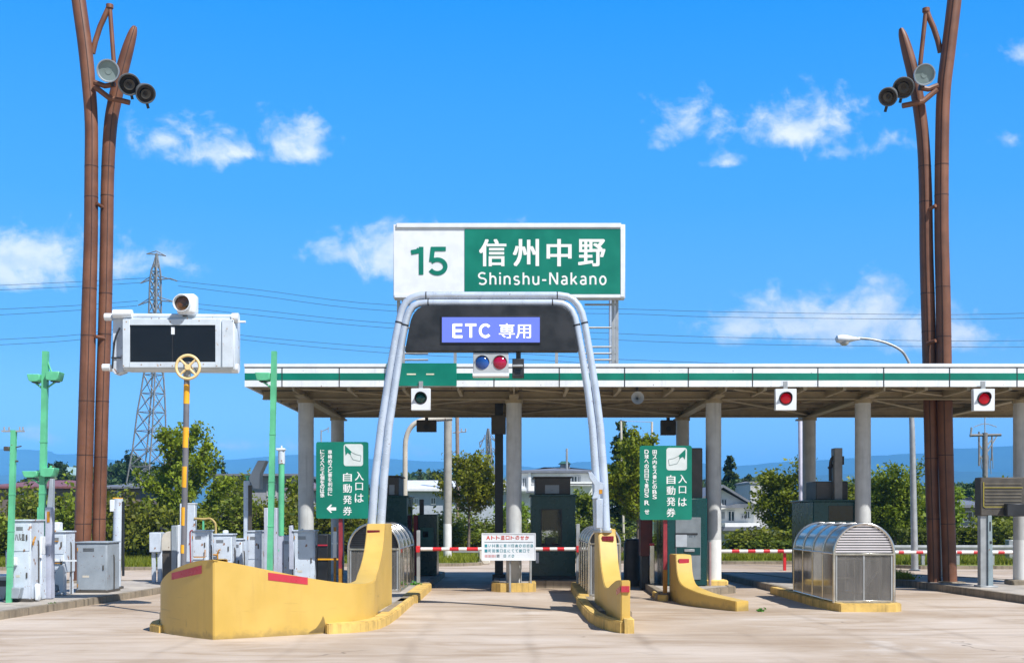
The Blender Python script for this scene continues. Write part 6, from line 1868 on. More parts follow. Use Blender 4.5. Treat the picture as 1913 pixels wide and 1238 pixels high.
def make_tree(style, H, rx, h0, n_leaf, size, seed, mat, lean=0.0):
    """crown leaf centres and limb tubes of one tree standing at the origin"""
    rs = random.Random(seed)
    cen = []
    mb = MB()
    tr = [Vector((0, 0, -0.05))]
    k = 6
    for i in range(1, k + 1):
        f = i / k
        tr.append(Vector((rs.gauss(0, .03) * H * .12 + lean * f, rs.gauss(0, .03) * H * .12, H * (0.80 if style != 'conifer' else 0.97) * f)))
    r0 = max(0.05, H * 0.019)
    mb.tube(tr, r0, 8, r1=r0 * .25)
    limbs = []
    def at(z):
        for a, b in zip(tr, tr[1:]):
            if a.z <= z <= b.z:
                return a.lerp(b, (z - a.z) / (b.z - a.z))
        return tr[-1].copy()
    if style == 'conifer':
        z = h0
        while z < H * .97:
            f = (z - h0) / (H - h0)
            L = rx * (1 - f) ** 0.85 * rs.uniform(.75, 1.12) + 0.1
            for q in range(6):
                az = rs.uniform(0, 2 * math.pi)
                p = at(z)
                e = p + Vector((math.cos(az) * L, math.sin(az) * L, -L * rs.uniform(.05, .32)))
                limbs.append((p, e, 1.0))
            z += H * rs.uniform(.028, .05)
    else:
        n = 30 if style == 'ginkgo' else 26
        for i in range(n):
            f = (i + rs.random()) / n
            z = h0 + (H * .78 - h0) * f
            p = at(min(z, tr[-1].z))
            az = i * 2.4 + rs.uniform(-.5, .5)
            if style == 'ginkgo':
                prof = 1.0 - 0.55 * f ** 1.6 if f > .12 else .72
                el = R(rs.uniform(22, 40) + 34 * f)
                L = rx * prof * rs.uniform(.8, 1.22) / max(.45, math.cos(el))
                L = min(L, (H - z) / max(.25, math.sin(el)) * 1.02)
            elif style == 'shrub':
                el = R(rs.uniform(10, 75))
                p = Vector((rs.gauss(0, rx * .12), rs.gauss(0, rx * .12), rs.uniform(0, H * .25)))
                L = 1.0 / math.sqrt((math.cos(el) / rx) ** 2 + (math.sin(el) / (H * .86)) ** 2) * rs.uniform(.7, 1.08)
            else:
                prof = math.sin(math.pi * (0.22 + 0.70 * f)) ** .8
                el = R(rs.uniform(8, 34) + 30 * f)
                L = rx * prof * rs.uniform(.75, 1.15) / max(.5, math.cos(el))
            d = Vector((math.cos(az) * math.cos(el), math.sin(az) * math.cos(el), math.sin(el)))
            e = p + d * L
            limbs.append((p, e, 1.0))
            mid = p.lerp(e, .5) + Vector((0, 0, -L * .05))
            mb.tube([p, mid, e], r0 * .36, 5, r1=r0 * .06)
            for s in range(5 if style == 'ginkgo' else 4):
                q = p.lerp(e, rs.uniform(.3, .95))
                dd = (d + Vector((rs.gauss(0, .55), rs.gauss(0, .55), rs.gauss(.25 if style == 'ginkgo' else .1, .35)))).normalized()
                e2 = q + dd * L * rs.uniform(.22, .5)
                limbs.append((q, e2, .7))
                mb.tube([q, e2], r0 * .12, 4, r1=r0 * .04)
    if style == 'ginkgo':      # long straight shoots standing out of the crown
        for q in range(34):
            b0 = rs.choice(limbs[:60])
            p = b0[0].lerp(b0[1], rs.uniform(.45, 1.0))
            out = Vector((p.x, p.y, 0)); out = out.normalized() if out.length > .01 else Vector((0, 0, 0))
            d = (out * rs.uniform(.15, .75) + Vector((rs.gauss(0, .15), rs.gauss(0, .15), 1))).normalized()
            e = p + d * H * rs.uniform(.10, .20)
            if e.z > H * 1.03:
                continue
            limbs.append((p, e, 1.25))
            mb.tube([p, e], r0 * .12, 4, r1=r0 * .03)
    tot = sum((e - p).length * w for p, e, w in limbs)
    for p, e, w in limbs:
        L = (e - p).length
        m = max(3, int(n_leaf * L * w / tot))
        clumps = max(2, int(L / 0.42))
        cps = [p.lerp(e, rs.uniform(.22, 1.03)) for _ in range(clumps)]
        for _ in range(m):
            if style == 'conifer':
                t_ = rs.uniform(.12, 1.02)
                c = p.lerp(e, t_)
                sg = .07 + .09 * L * (1 - abs(t_ - .45))
                cen.append((c.x + rs.gauss(0, sg), c.y + rs.gauss(0, sg), c.z + rs.gauss(-.03, .06)))
            else:
                c = rs.choice(cps) if rs.random() < (.35 if style == 'ginkgo' else .74) else p.lerp(e, rs.uniform(.12, 1.04))
                sg = .105 if style == 'ginkgo' else .19
                cen.append((c.x + rs.gauss(0, sg), c.y + rs.gauss(0, sg), c.z + rs.gauss(0, sg * .8)))
    return mb, leaf_mesh('crown', cen, size, 1.0)


def plant_tree(name, label, cat, x, y, z, spec, group, mat, rot=0.0):
    mb, me = make_tree(*spec)
    me.materials.append(mat)
    t = thing(name, label, cat, (x, y, z), group)
    tm = mb.bm
    tme = bpy.data.meshes.new('trunk'); tm.to_mesh(tme); tm.free(); tme.materials.append(M_BARK); smooth_mesh(tme, 60)
    o = bpy.data.objects.new('trunk', tme); COL.objects.link(o); o.parent = t
    o = bpy.data.objects.new('crown', me); COL.objects.link(o); o.parent = t
    t.rotation_euler = (0, 0, rot)
    return t

G_T = 'trees beyond the plaza'
def tree_px(name, label, px, pbase, ptop, pw, Y, style, n, size, seed, mat, clear=.3, cat='tree', group=G_T, lean=0):
    zb = min(0.1, max(-0.05, PZ(pbase, Y))) if pbase else 0.0
    H = PZ(ptop, Y) - zb
    return plant_tree(name, label, cat, PX(px, Y), Y, zb, (style, H, pw / 2 * Y / F, H * clear, n, size, seed, mat, lean), group, mat)

# near trees
tree_px('ginkgo_tree', 'large bushy yellow-green tree behind the striped pole and the big yellow barrier', 345, None, 806, 150, 51, 'ginkgo', 14000, 0.155, 3, M_GINKGO, .12)
tree_px('ginkgo_tree', 'young ginkgo tree with fanned branches and a thin trunk behind the notice board', 876, None, 858, 118, 55, 'ginkgo', 7600, 0.15, 5, M_GINKGO, .42)
tree_px('ginkgo_tree', 'tall yellow-green tree just right of the right arch leg, half behind the right ticket sign', 1192, None, 800, 100, 52, 'ginkgo', 11000, 0.155, 8, M_GINKGO, .26)
tree_px('street_tree', 'round green tree with a slim trunk left of the pale street light pole', 1462, None, 884, 96, 54, 'broad', 8200, 0.155, 12, M_BROAD, .34)
tree_px('street_tree', 'spreading green tree behind the street light, right of the silver shelter', 1672, None, 890, 112, 54, 'broad', 8800, 0.155, 14, M_BROAD, .30)
tree_px('street_tree', 'loose green tree filling the gap between the silver shelter booth and the column', 1600, None, 896, 90, 58, 'broad', 4200, 0.20, 17, M_BROAD, .2)
tree_px('street_tree', 'small green tree behind the right brown mast', 1762, None, 905, 70, 57, 'broad', 3000, 0.20, 19, M_BROAD, .25)
tree_px('street_tree', 'green tree at the far right behind the dark message sign back', 1885, None, 905, 110, 57, 'broad', 4200, 0.20, 21, M_BROAD, .2)
tree_px('conifer_tree', 'tall dark conifer behind the right arch leg, top just under the canopy', 1160, None, 776, 66, 62, 'conifer', 4200, 0.24, 23, M_CONIF, .12)
tree_px('conifer_tree', 'pointed dark conifer above the roof of the gabled white house', 1364, None, 846, 62, 115, 'conifer', 3600, 0.40, 25, M_CONIF, .1)
tree_px('conifer_tree', 'shorter dark conifer right of the pointed one above the gabled house', 1397, None, 885, 60, 125, 'conifer', 2600, 0.42, 27, M_CONIF, .05)
tree_px('conifer_tree', 'small conifer poking over the grey flat-roofed building on the left', 417, None, 856, 26, 110, 'conifer', 1400, 0.30, 28, M_CONIF, .05)
tree_px('garden_tree', 'dark leafy tree between the gabled house and the grey block', 1385, None, 905, 80, 108, 'broad', 3000, 0.36, 29, M_CONIF, .1)
tree_px('garden_tree', 'low green tree behind the right end of the long white roof', 960, None, 935, 60, 70, 'broad', 2200, .22, 31, M_BROAD, .1)
tree_px('garden_tree', 'bushy green tree in front of the white house by the wide booth', 1100, None, 915, 60, 68, 'broad', 3000, .22, 33, M_BROAD, .1)
tree_px('garden_tree', 'green tree left of the left arch leg behind the left ticket sign', 670, None, 925, 80, 58, 'broad', 3000, .2, 35, M_BROAD, .1)
tree_px('garden_tree', 'yellow-green tree behind the grey post with the tilted plate', 448, None, 886, 62, 60, 'ginkgo', 4200, .16, 36, M_GINKGO, .1)
tree_px('garden_tree', 'yellow-green tree right of the green floodlight poles by the canopy end', 552, None, 893, 60, 58, 'ginkgo', 4200, .16, 37, M_GINKGO, .1)

for px_, top_, w_, Y_, sd_, lb_ in ((92, 862, 46, 150, 61, 'dark conifer behind the two green poles at the far left'), (112, 843, 44, 140, 62, 'tall dark round-topped tree left of the left brown mast'), (133, 868, 40, 160, 63, 'dark tree touching the left edge of the left brown mast'),
                                    (222, 846, 54, 150, 64, 'dark green tree between the left brown mast and the lattice pylon'), (250, 838, 60, 165, 65, 'highest dark tree at the left foot of the lattice pylon'), (305, 858, 50, 150, 66, 'dark tree at the right foot of the lattice pylon'),
                                    (785, 872, 34, 170, 67, 'pointed dark tree above the white roof near the gooseneck pole'), (812, 862, 46, 175, 68, 'broad dark tree above the bright white roof'), (1390, 892, 36, 135, 69, 'narrow dark tree just left of the plain grey block'), (1812, 893, 50, 140, 70, 'dark tree behind the wide dark roof at the right')):
    tree_px('wood_tree', lb_, px_, None, top_, w_, Y_, 'conifer' if sd_ in (61, 67, 69) else 'broad', 2200, .46, sd_, M_CONIF, .05, group='dark trees in the far wood')

# shrubs along the verge: a few built, the rest copied
G_S = 'shrubs along the verge'
shrubs = []
for sd, H, rx, n in ((41, 3.1, 1.6, 4200), (42, 2.5, 1.5, 3600), (43, 1.7, 1.25, 2600), (44, 3.4, 1.3, 3800)):
    shrubs.append((H, sd, rx, n))
SPOTS = [
    (12, 918, 49, 1, 'rounded shrub at the left edge behind the slender green pole'),
    (52, 908, 50, 0, 'dense shrub between the two green poles at the left'),
    (105, 912, 49, 1, 'dense shrub just left of the left brown mast, behind the tall cabinet'),
    (128, 905, 52, 3, 'tall shrub rising behind the left brown mast'),
    (212, 920, 50, 1, 'shrub just right of the left brown mast'),
    (252, 914, 51, 0, 'shrub below the lattice pylon, left of the large bushy tree'),
    (290, 940, 48.5, 2, 'low shrub at the left foot of the large bushy tree'),
    (400, 945, 48.5, 1, 'shrub at the right foot of the large bushy tree'),
    (425, 930, 50, 0, 'dark shrub between the squat cabinet and the grey post'),
    (478, 925, 49, 0, 'shrub behind the tilted plate post'),
    (528, 915, 50, 3, 'tall shrub behind the lavender channel uprights'),
    (572, 925, 51, 0, 'shrub behind the first canopy column on the left'),
    (640, 940, 51, 0, 'shrub behind the left ticket sign post'),
    (790, 955, 57, 1, 'shrub behind the dark teal machine cabinet'),
    (822, 950, 58, 0, 'shrub behind the grey street light pole'),
    (905, 955, 60, 0, 'shrub right of the young ginkgo trunk'),
    (985, 962, 57, 1, 'shrub in the slit between the middle column and the wide booth'),
    (1092, 962, 56, 0, 'shrub in the slit right of the wide booth'),
    (1225, 985, 54, 1, 'shrub under the right ticket sign'),
    (1418, 986, 53, 2, 'clipped round bush right of the gabled house'),
    (1450, 984, 53.5, 2, 'clipped round bush under the round green tree'),
    (1395, 996, 52.5, 2, 'clipped round bush nearest the white column'),
    (1500, 990, 53, 2, 'clipped round bush behind the pale street light pole'),
    (1625, 950, 56, 0, 'shrub right of the silver shelter roof'),
    (1710, 945, 58, 0, 'shrub behind the street light with the arched arm'),
    (1855, 965, 51, 1, 'shrub behind the grey post of the dark message sign'),
    (1905, 962, 52, 0, 'shrub at the right edge behind the bins'),
]
first = {}
for i, (px_, ptop, Y, kd, lb) in enumerate(SPOTS):
    H, sd, rx, n = shrubs[kd]
    z = 0.08
    sc = (PZ(ptop, Y) - z) / H
    if kd not in first:
        t = plant_tree('verge_shrub', lb, 'shrub', PX(px_, Y), Y, z, ('shrub', H, rx, 0.0, n, 0.17, sd, M_SHRUB), G_S, M_SHRUB)
        t.scale = (1.15, 1.15, sc)
        first[kd] = t
    else:
        dup(first[kd], (PX(px_, Y), Y, z), lb, rnd(0, 6.2), (rnd(1.0, 1.25), rnd(1.0, 1.25), sc))

# clipped hedges
def hedge(label, x0, x1, y0, y1, z1, n, name='clipped_hedge'):
    cen = []
    while len(cen) < n:
        x, y, z = rnd(x0, x1), rnd(y0, y1), rnd(0.1, z1)
        bump = 0.10 * noise.noise(Vector((x * .9, y * .9, z * .9)))
        f = random.random()
        if f < .45: z = z1 + bump + random.gauss(0, .04)
        elif f < .9: y = y0 + bump + random.gauss(0, .05)
        cen.append((x, y, z))
    t = thing(name, label, 'hedge', ((x0 + x1) / 2, (y0 + y1) / 2, 0.1), 'clipped hedges beyond the plaza')
    me = leaf_mesh('foliage', cen, 0.15, .5); me.materials.append(M_HEDGE)
    attach(me, 'foliage', t)
    mb = MB()
    x = x0 + .2
    while x < x1:
        mb.tube([(x, (y0 + y1) / 2, 0), (x + rnd(-.1, .1), (y0 + y1) / 2 + rnd(-.1, .1), z1 * .8)], .03, 5)
        x += .6
    part(mb, 'stems', M_BARK, t)
    return t
hedge('long clipped hedge behind the far right boom and crash rail', PX(1685, 51), PX(1960, 51), 51, 52.4, PZ(990, 51), 9000)
hedge('low clipped hedge behind the boom between the white column and the silver shelter', PX(1395, 52), PX(1560, 52), 51.6, 52.8, PZ(1012, 52), 4800)
hedge('shaded clipped hedge behind the middle boom', PX(770, 60), PX(990, 60), 60, 61.5, PZ(985, 60), 6500)
hedge('clipped hedge below the shrubs on the left verge', PX(395, 53), PX(690, 53), 53, 54.2, PZ(985, 53), 6500)
hedge('clipped hedge behind the left cabinets and poles', PX(-60, 54), PX(330, 54), 54, 55.4, PZ(965, 54), 7500)

# far woods that read as one mass
def wood(name, px0, px1, outline, Y, depth, n, size):
    cen = []
    while len(cen) < n:
        px_ = rnd(px0, px1); q = random.random() ** 1.5
        for a, b in zip(outline, outline[1:]):
            if a[0] <= px_ <= b[0]:
                top = a[1] + (b[1] - a[1]) * (px_ - a[0]) / (b[0] - a[0]); break
        yq = Y + depth * q
        zt = PZ(top, Y) * (0.62 + .38 * q)
        x = PX(px_, yq)
        lump = 0.5 + 0.5 * noise.noise(Vector((x * .13, yq * .13, 2.0))) + .35 * noise.noise(Vector((x * .4, yq * .4, 7.0)))
        z = zt * (.86 + .24 * lump) * (1 - .35 * random.random() ** 3) + random.gauss(0, .3)
        cen.append((x, yq + random.gauss(0, .5), z))
    me = leaf_mesh(name, cen, size, .6, .8); me.materials.append(M_WOOD)
    o = attach(me, name)
    return kind(o, 'stuff')
wood('far_wood', -60, 310, [(-60, 905), (30, 890), (75, 860), (110, 842), (135, 858), (190, 850), (235, 836), (262, 838), (310, 872)], 230, 60, 9000, 1.25)
wood('far_wood', 740, 880, [(740, 880), (780, 868), (800, 866), (840, 872), (880, 884)], 240, 50, 4000, 1.2)
wood('far_wood', 1340, 1460, [(1340, 885), (1400, 878), (1430, 880), (1460, 890)], 200, 50, 4000, 1.1)
wood('far_wood', 1540, 2000, [(1540, 900), (1640, 893), (1720, 895), (1790, 888), (1850, 884), (1905, 878), (2000, 880)], 230, 60, 9000, 1.25)
wood('far_wood', 440, 740, [(440, 902), (600, 905), (740, 896)], 260, 40, 4500, 1.2)
wood('far_wood', 880, 1340, [(880, 893), (1000, 892), (1150, 894), (1340, 886)], 260, 40, 5000, 1.2)

# grass of the verges
def grass(name, areas, n, h):
    P0 = []
    for (x0, x1, y0, y1), w in areas:
        m = int(n * w)
        P0.append(np.stack([rng.uniform(x0, x1, m), y0 + (y1 - y0) * rng.random(m) ** 1.3, np.full(m, 0.105 if y0 > 40 else 0.165)], 1))
    p = np.concatenate(P0)
    n = len(p)
    a = rng.uniform(0, 2 * np.pi, n); hh = h * rng.uniform(.4, 1.5, n); ln = rng.normal(0, .35, (n, 2)) * hh[:, None]
    w = 0.022
    side = np.stack([np.cos(a) * w, np.sin(a) * w, np.zeros(n)], 1)
    tip = p + np.stack([ln[:, 0], ln[:, 1], hh], 1)
    v = np.stack([p - side, p + side, tip], 1).reshape(-1, 3)
    me = bpy.data.meshes.new(name)
    me.vertices.add(3 * n); me.loops.add(3 * n); me.polygons.add(n)
    me.vertices.foreach_set('co', v.ravel()); me.loops.foreach_set('vertex_index', np.arange(3 * n)); me.polygons.foreach_set('loop_start', np.arange(0, 3 * n, 3))
    me.update(calc_edges=True)
    me.materials.append(leafmat('grass_blade', (0.110, 0.150, 0.012), (0.330, 0.345, 0.034), .45, .5))
    return kind(attach(me, name), 'stuff')
grass('grass', [((-26, -9.4, 43.8, 53), .36), ((-9.4, -7, 46.4, 53), .06), ((-7, -1.4, 47.4, 58), .14), ((2.9, 12, 49.9, 53), .2), ((12, 30, 45.5, 52), .36)], 62000, .26)

grass('grass', [((10.9, 11.5, 33.9, 36.3), 1.0)], 900, .20)

# weeds in the kerb joints
def weed(label, x, y, z, s):
    cen = [(x + random.gauss(0, s), y + random.gauss(0, s * .7), z + abs(random.gauss(0, s * .5)) + .01) for _ in range(60)]
    me = leaf_mesh('weed', cen, .06, .8); me.materials.append(leafmat('leaf_weed', (0.05, 0.16, 0.02), (0.12, 0.30, 0.04), .3))
    tag(attach(me, 'weed'), label, 'weed', 'weeds in the paving')
weed('bright green weed in the paving beside the tail of the low yellow barrier', PX(1421, 24.7), 24.7, 0, .04)
weed('green weed at the foot of the left boom post', PX(776, 31.0), 31.0, .18, .07)
weed('weeds in the kerb at the foot of the right brown mast', PX(1692, 34.8), 34.8, .15, .18)
weed('tiny weed at the left kerb below the green pole', PX(108, 25.4), 25.0, .1, .04)

# ------------------------------------------------------------------ houses
M_HWHITE = paint('house_white', (0.82, 0.82, 0.80), 0.7, var=0.03, streak=0.12)
M_HGREY = paint('house_grey', (0.30, 0.30, 0.32), 0.7, var=0.06)
M_HBROWN = paint('house_brown', (0.17, 0.13, 0.11), 0.7, var=0.08)
M_ROOFGREY = paint('roof_grey', (0.17, 0.18, 0.21), 0.6, var=0.08, nscale=1.5, streak=.15)
M_ROOFWHITE = paint('roof_white', (0.74, 0.75, 0.76), 0.45, var=0.03)
M_ROOFRED = paint('roof_red', (0.22, 0.085, 0.085), 0.6, var=0.1)
M_WIN = paint('window_glass', (0.03, 0.055, 0.075), 0.08, var=0.2)
M_WFR = paint('window_frame_white', (0.62, 0.63, 0.64), 0.4, var=0.03)

def house(label, Y, px0, px1, eave, ridge_, depth, wallm, roofm, wins, hip=0.5, over=0.5, name='house', gable_front=False, extra=None):
    x0, x1 = PX(px0, Y), PX(px1, Y)
    h = PZ(eave, Y); hr = PZ(ridge_, Y)
    s = thing(name, label, 'house', ((x0 + x1) / 2, Y, 0), 'houses beyond the plaza')
    mb = MB().box(x0, x1, Y, Y + depth, -.1, h - 0.02)
    if gable_front:
        mb.prism([(x0, h - .03), (x1, h - .03), ((x0 + x1) / 2, hr - .15)], Y + .004, Y + depth - .004)
    part(mb, 'wall', wallm, s)
    mb = MB(); bm = mb.bm
    ym = Y + depth / 2
    t = .16
    if gable_front:
        xm = (x0 + x1) / 2
        for xe in (x0 - over, x1 + over):
            k = (hr - h) / ((x1 - x0) / 2)
            ze = h - k * over
            pts = [(xe, ze), (xm, hr), (xm, hr + t), (xe, ze + t)]
            mb.prism(pts if xe < xm else pts[::-1], Y - over, Y + depth + over)
    else:
        run = depth / 2 + over
        hx = run * hip
        e = [(x0 - over, Y - over, h), (x1 + over, Y - over, h), (x1 + over, Y + depth + over, h), (x0 - over, Y + depth + over, h)]
        ev = [bm.verts.new(p) for p in e]; et = [bm.verts.new((p[0], p[1], p[2] + t)) for p in e]
        ra = bm.verts.new((x0 - over + hx, ym, hr)); rb = bm.verts.new((x1 + over - hx, ym, hr))
        bm.faces.new(ev[::-1])
        for i in range(4):
            bm.faces.new((ev[i], ev[(i + 1) % 4], et[(i + 1) % 4], et[i]))
        bm.faces.new((et[0], et[1], rb, ra)); bm.faces.new((et[2], et[3], ra, rb)); bm.faces.new((et[1], et[2], rb)); bm.faces.new((et[3], et[0], ra))
    part(mb, 'roof', roofm, s)
    for a, b, c, d in wins:
        wx0, wx1, wz0, wz1 = PX(a, Y), PX(b, Y), PZ(d, Y), PZ(c, Y)
        f = .06
        fr = MB().box(wx0 - f, wx1 + f, Y - .06, Y - .002, wz1, wz1 + f).box(wx0 - f, wx1 + f, Y - .06, Y - .002, wz0 - f, wz0).box(wx0 - f, wx0, Y - .06, Y - .002, wz0, wz1).box(wx1, wx1 + f, Y - .06, Y - .002, wz0, wz1).box((wx0 + wx1) / 2 - .03, (wx0 + wx1) / 2 + .03, Y - .05, Y - .012, wz0, wz1)
        w = part(fr, 'window', M_WFR, s)
        part(MB().box(wx0, wx1, Y - .010, Y - .003, wz0, wz1), 'pane', M_WIN, s, w)
    if extra:
        extra(s, Y, x0, x1)
    return s

house('low brown building behind the shrubs at the far left', 92, -20, 145, 912, 893, 10, M_HBROWN, M_ROOFRED, [(20, 26, 914, 930), (40, 46, 914, 930), (60, 70, 918, 930)])
house('low dark grey building behind the large bushy tree and lattice pylon', 95, 196, 262, 912, 897, 9, M_HBROWN, M_ROOFGREY, [(215, 225, 918, 930)])
house('grey flat-roofed building left of the canopy, behind the tilted plate post', 88, 398, 545, 889, 883, 11, M_HGREY, M_ROOFGREY, [(418, 432, 905, 925), (500, 515, 905, 925)], hip=.2, over=.7)
house('low house with a dull red roof behind the canopy end column', 84, 546, 596, 916, 894, 8, M_HGREY, paint('roof_mauve', (0.20, 0.15, 0.17), 0.6, var=.08), [(556, 566, 922, 940), (576, 586, 922, 940)], hip=.4)
house('long low building with a bright white roof behind the grey street light pole', 86, 742, 968, 917, 893, 10, paint('house_bluegrey', (0.42, 0.46, 0.52), .7, var=.04), M_ROOFWHITE, [(768, 772, 931, 940), (806, 813, 930, 940), (776, 780, 931, 940), (925, 935, 932, 945)], hip=.15, over=.6)
def bal1(s, Y, x0, x1):
    part(MB().box(PX(1060, Y), PX(1108, Y), Y - 1.2, Y - .07, PZ(907, Y), PZ(904, Y)).box(PX(1060, Y), PX(1108, Y), Y - 1.2, Y - 1.1, PZ(906, Y), PZ(900, Y)), 'balcony', M_HWHITE, s)
    part(MB().box(PX(975, Y), PX(1060, Y), Y - 1.0, Y - .07, PZ(920, Y), PZ(917, Y)), 'lower_eave', M_ROOFGREY, s)
    part(MB().box(PX(1050, Y), PX(1068, Y), Y + 3, Y + 4, PZ(874, Y), PZ(864, Y)), 'roof_turret', M_HGREY, s)
    part(MB().prism([(PX(1046, Y), PZ(863, Y)), (PX(1070, Y), PZ(863, Y)), (PX(1064, Y), PZ(858, Y)), (PX(1052, Y), PZ(858, Y))], Y + 2.8, Y + 4.2), 'turret_roof', M_POLEGREEN if False else paint('turret_green', (0.05, 0.16, 0.14), .5), s)
    part(MB().cyl((PX(1060, Y), Y + 1, PZ(890, Y)), (PX(1060, Y), Y + 1, PZ(836, Y)), .09, 8), 'mast', M_GALV, s)
    part(MB().box(PX(987, Y), PX(992, Y), Y - .3, Y - .07, PZ(918, Y), PZ(883, Y)), 'corner_post', M_HWHITE, s)
house('two-storey white house with a slate roof and balcony behind the wide booth', 95, 972, 1112, 883, 868, 9, M_HWHITE, M_ROOFGREY, [(977, 982, 893, 908), (994, 997, 891, 903), (1068, 1077, 890, 903), (1080, 1084, 890, 903), (1078, 1086, 921, 926), (1020, 1040, 930, 945)], hip=.9, extra=bal1)
def bal2(s, Y, x0, x1):
    part(MB().box(PX(1346, Y), PX(1410, Y), Y - 1.6, Y - .08, PZ(985, Y), PZ(976, Y)), 'balcony', M_HWHITE, s)
    part(MB().prism([(PX(1340, Y), PZ(990, Y)), (PX(1412, Y), PZ(990, Y)), (PX(1408, Y), PZ(983, Y)), (PX(1344, Y), PZ(983, Y))], Y - 2.0, Y - .08), 'porch_roof', M_ROOFGREY, s)
    part(MB().prism([(PX(1346, Y), PZ(948, Y)), (PX(1413, Y), PZ(948, Y)), (PX(1409, Y), PZ(941, Y)), (PX(1372, Y), PZ(941, Y))], Y - .9, Y - .08), 'lower_eave', M_ROOFGREY, s)
house('white gabled house with teal windows between the white column and the round green tree', 74, 1290, 1408, 946, 910, 9, M_HWHITE, M_ROOFGREY, [(1361, 1371, 955, 972), (1386, 1391, 962, 967), (1393, 1399, 955, 967), (1349, 1356, 933, 943), (1348, 1353, 955, 968), (1384, 1391, 993, 1005)], gable_front=True, over=.5, extra=bal2)
house('plain pale grey block with a slanted side behind the gabled house', 100, 1402, 1436, 903, 897, 7, paint('block_pale', (0.55, 0.54, 0.53), .7, var=.03), M_HGREY, [(1420, 1426, 915, 922)], hip=.1, over=.1)
house('low house with a wide dark roof behind the right brown mast', 68, 1786, 1858, 948, 925, 8, M_HGREY, M_ROOFGREY, [(1800, 1815, 956, 972), (1826, 1840, 956, 972)], hip=.6, over=.6)
house('small pale house under the tree right of the arch', 70, 1140, 1196, 955, 936, 8, M_HGREY, paint('roof_pale', (0.40, 0.44, 0.48), .4), [(1150, 1158, 962, 975)], hip=.5)
s = thing('pavilion', 'pale open canopy with a pointed light roof in the wood at the far left', 'pavilion', (PX(122, 180), 180, 0))
part(MB().prism([(PX(104, 180), PZ(887, 180)), (PX(138, 180), PZ(887, 180)), (PX(136, 180), PZ(872, 180)), (PX(131, 180), PZ(876, 180)), (PX(120, 180), PZ(877, 180))], 176, 182), 'roof', paint('roof_mint', (0.45, 0.62, 0.60), .4), s)
part(MB().box(PX(106, 180), PX(109, 180), 178, 178.4, 0, PZ(887, 180)).box(PX(133, 180), PX(136, 180), 178, 178.4, 0, PZ(887, 180)), 'post', M_GALV, s)

# ------------------------------------------------------------------ pylons and lines
M_PYL = paint('pylon_steel', (0.24, 0.245, 0.25), 0.5, metal=.2, var=.08)
M_WIRE = paint('wire', (0.05, 0.06, 0.075), 0.5)

def lattice(label, Y, prof, arms, r, group='lattice pylons', zbase=None, shift=0.0):
    """prof: (py, centre px, half width px) from the top to the foot"""
    s = thing('lattice_pylon', label, 'pylon', (PX(prof[-1][1], Y), Y, 0), group)
    def corners(row):
        py, c, hw = row
        x = PX(c, Y); w = hw * Y / F; z = PZ(py, Y)
        a = R(24)
        return [Vector((x + w * 0.94 * math.cos(a + math.pi / 2 * k), Y + w * 0.94 * math.sin(a + math.pi / 2 * k), z)) for k in range(4)]
    C = [corners(p) for p in prof]
    mb = MB()
    for k in range(4):
        mb.tube([c[k] for c in C], r * 1.25, 4)
    part(mb, 'legs', M_PYL, s)
    mb = MB()
    for a, b in zip(C, C[1:]):
        for k in range(4):
            k2 = (k + 1) % 4
            mb.tube([a[k], b[k2]], r * .62, 4).tube([a[k2], b[k]], r * .62, 4).tube([b[k], b[k2]], r * .6, 4)
    part(mb, 'bracing', M_PYL, s)
    for pts in arms:
        part(MB().tube([P(x, y, Y) for x, y in pts], r * 1.0, 5).tube([P(pts[0][0], pts[0][1] - 6, Y), P(pts[-1][0], pts[-1][1], Y)], r * .7, 4), 'cross_arm', M_PYL, s)
    return s

lattice('steel lattice power pylon behind the message sign on the left', 150, [(473, 293, .6), (490, 292, 4), (507, 291, 9), (522, 290.5, 10.5), (540, 290, 11), (560, 290, 11.5), (585, 289.5, 12), (610, 289, 13), (640, 288.5, 15), (670, 288, 17), (700, 287, 19), (735, 285.5, 23), (770, 283, 27), (805, 281, 29.5), (840, 278, 31), (872, 275, 34), (910, 272, 38), (950, 270, 43), (991, 268, 47)],
        [[(292, 475), (310, 478)], [(292, 475), (274, 474)], [(300, 522), (318, 520), (331, 525)], [(282, 522), (262, 529)], [(301, 562), (324, 563)], [(281, 562), (258, 570)], [(302, 600), (322, 603)], [(280, 602), (262, 606)]], .085)
lattice('thin dark lattice pylon seen under the canopy left of the middle column', 260, [(800, 912, .8), (815, 912, 4), (830, 913, 5), (850, 914, 6), (870, 915, 8), (895, 916, 10), (925, 917, 13), (977, 918, 17)],
        [[(906, 818), (896, 826), (897, 836)], [(918, 818), (928, 826)], [(905, 842), (895, 848)], [(921, 842), (930, 850)]], .14)
s = thing('utility_pole', 'double-armed utility pole with curved braces at the far right', 'utility pole', (PX(1840, 100), 100, 0), 'utility poles')
Y = 100
part(MB().tube([(PX(1841, Y), Y, 0), P(1840, 808, Y)], .22, 10), 'shaft', paint('pole_weathered', (0.22, 0.21, 0.20), .8, var=.1), s)
part(MB().tube([P(1812, 813, Y), P(1870, 812, Y)], .13, 6).tube([P(1829, 806, Y), P(1829, 870, Y)], .08, 6).tube([P(1853, 812, Y), P(1853, 860, Y)], .07, 6), 'cross_arm', paint('pole_weathered', (0.22, 0.21, 0.20), .8, var=.1), s)
mb = MB()
for a, b in (((1829, 830), (1840, 845)), ((1855, 818), (1842, 835)), ((1862, 815), (1842, 848)), ((1829, 850), (1840, 862))):
    mb.tube([P(*a, Y), P(*b, Y)], .06, 5)
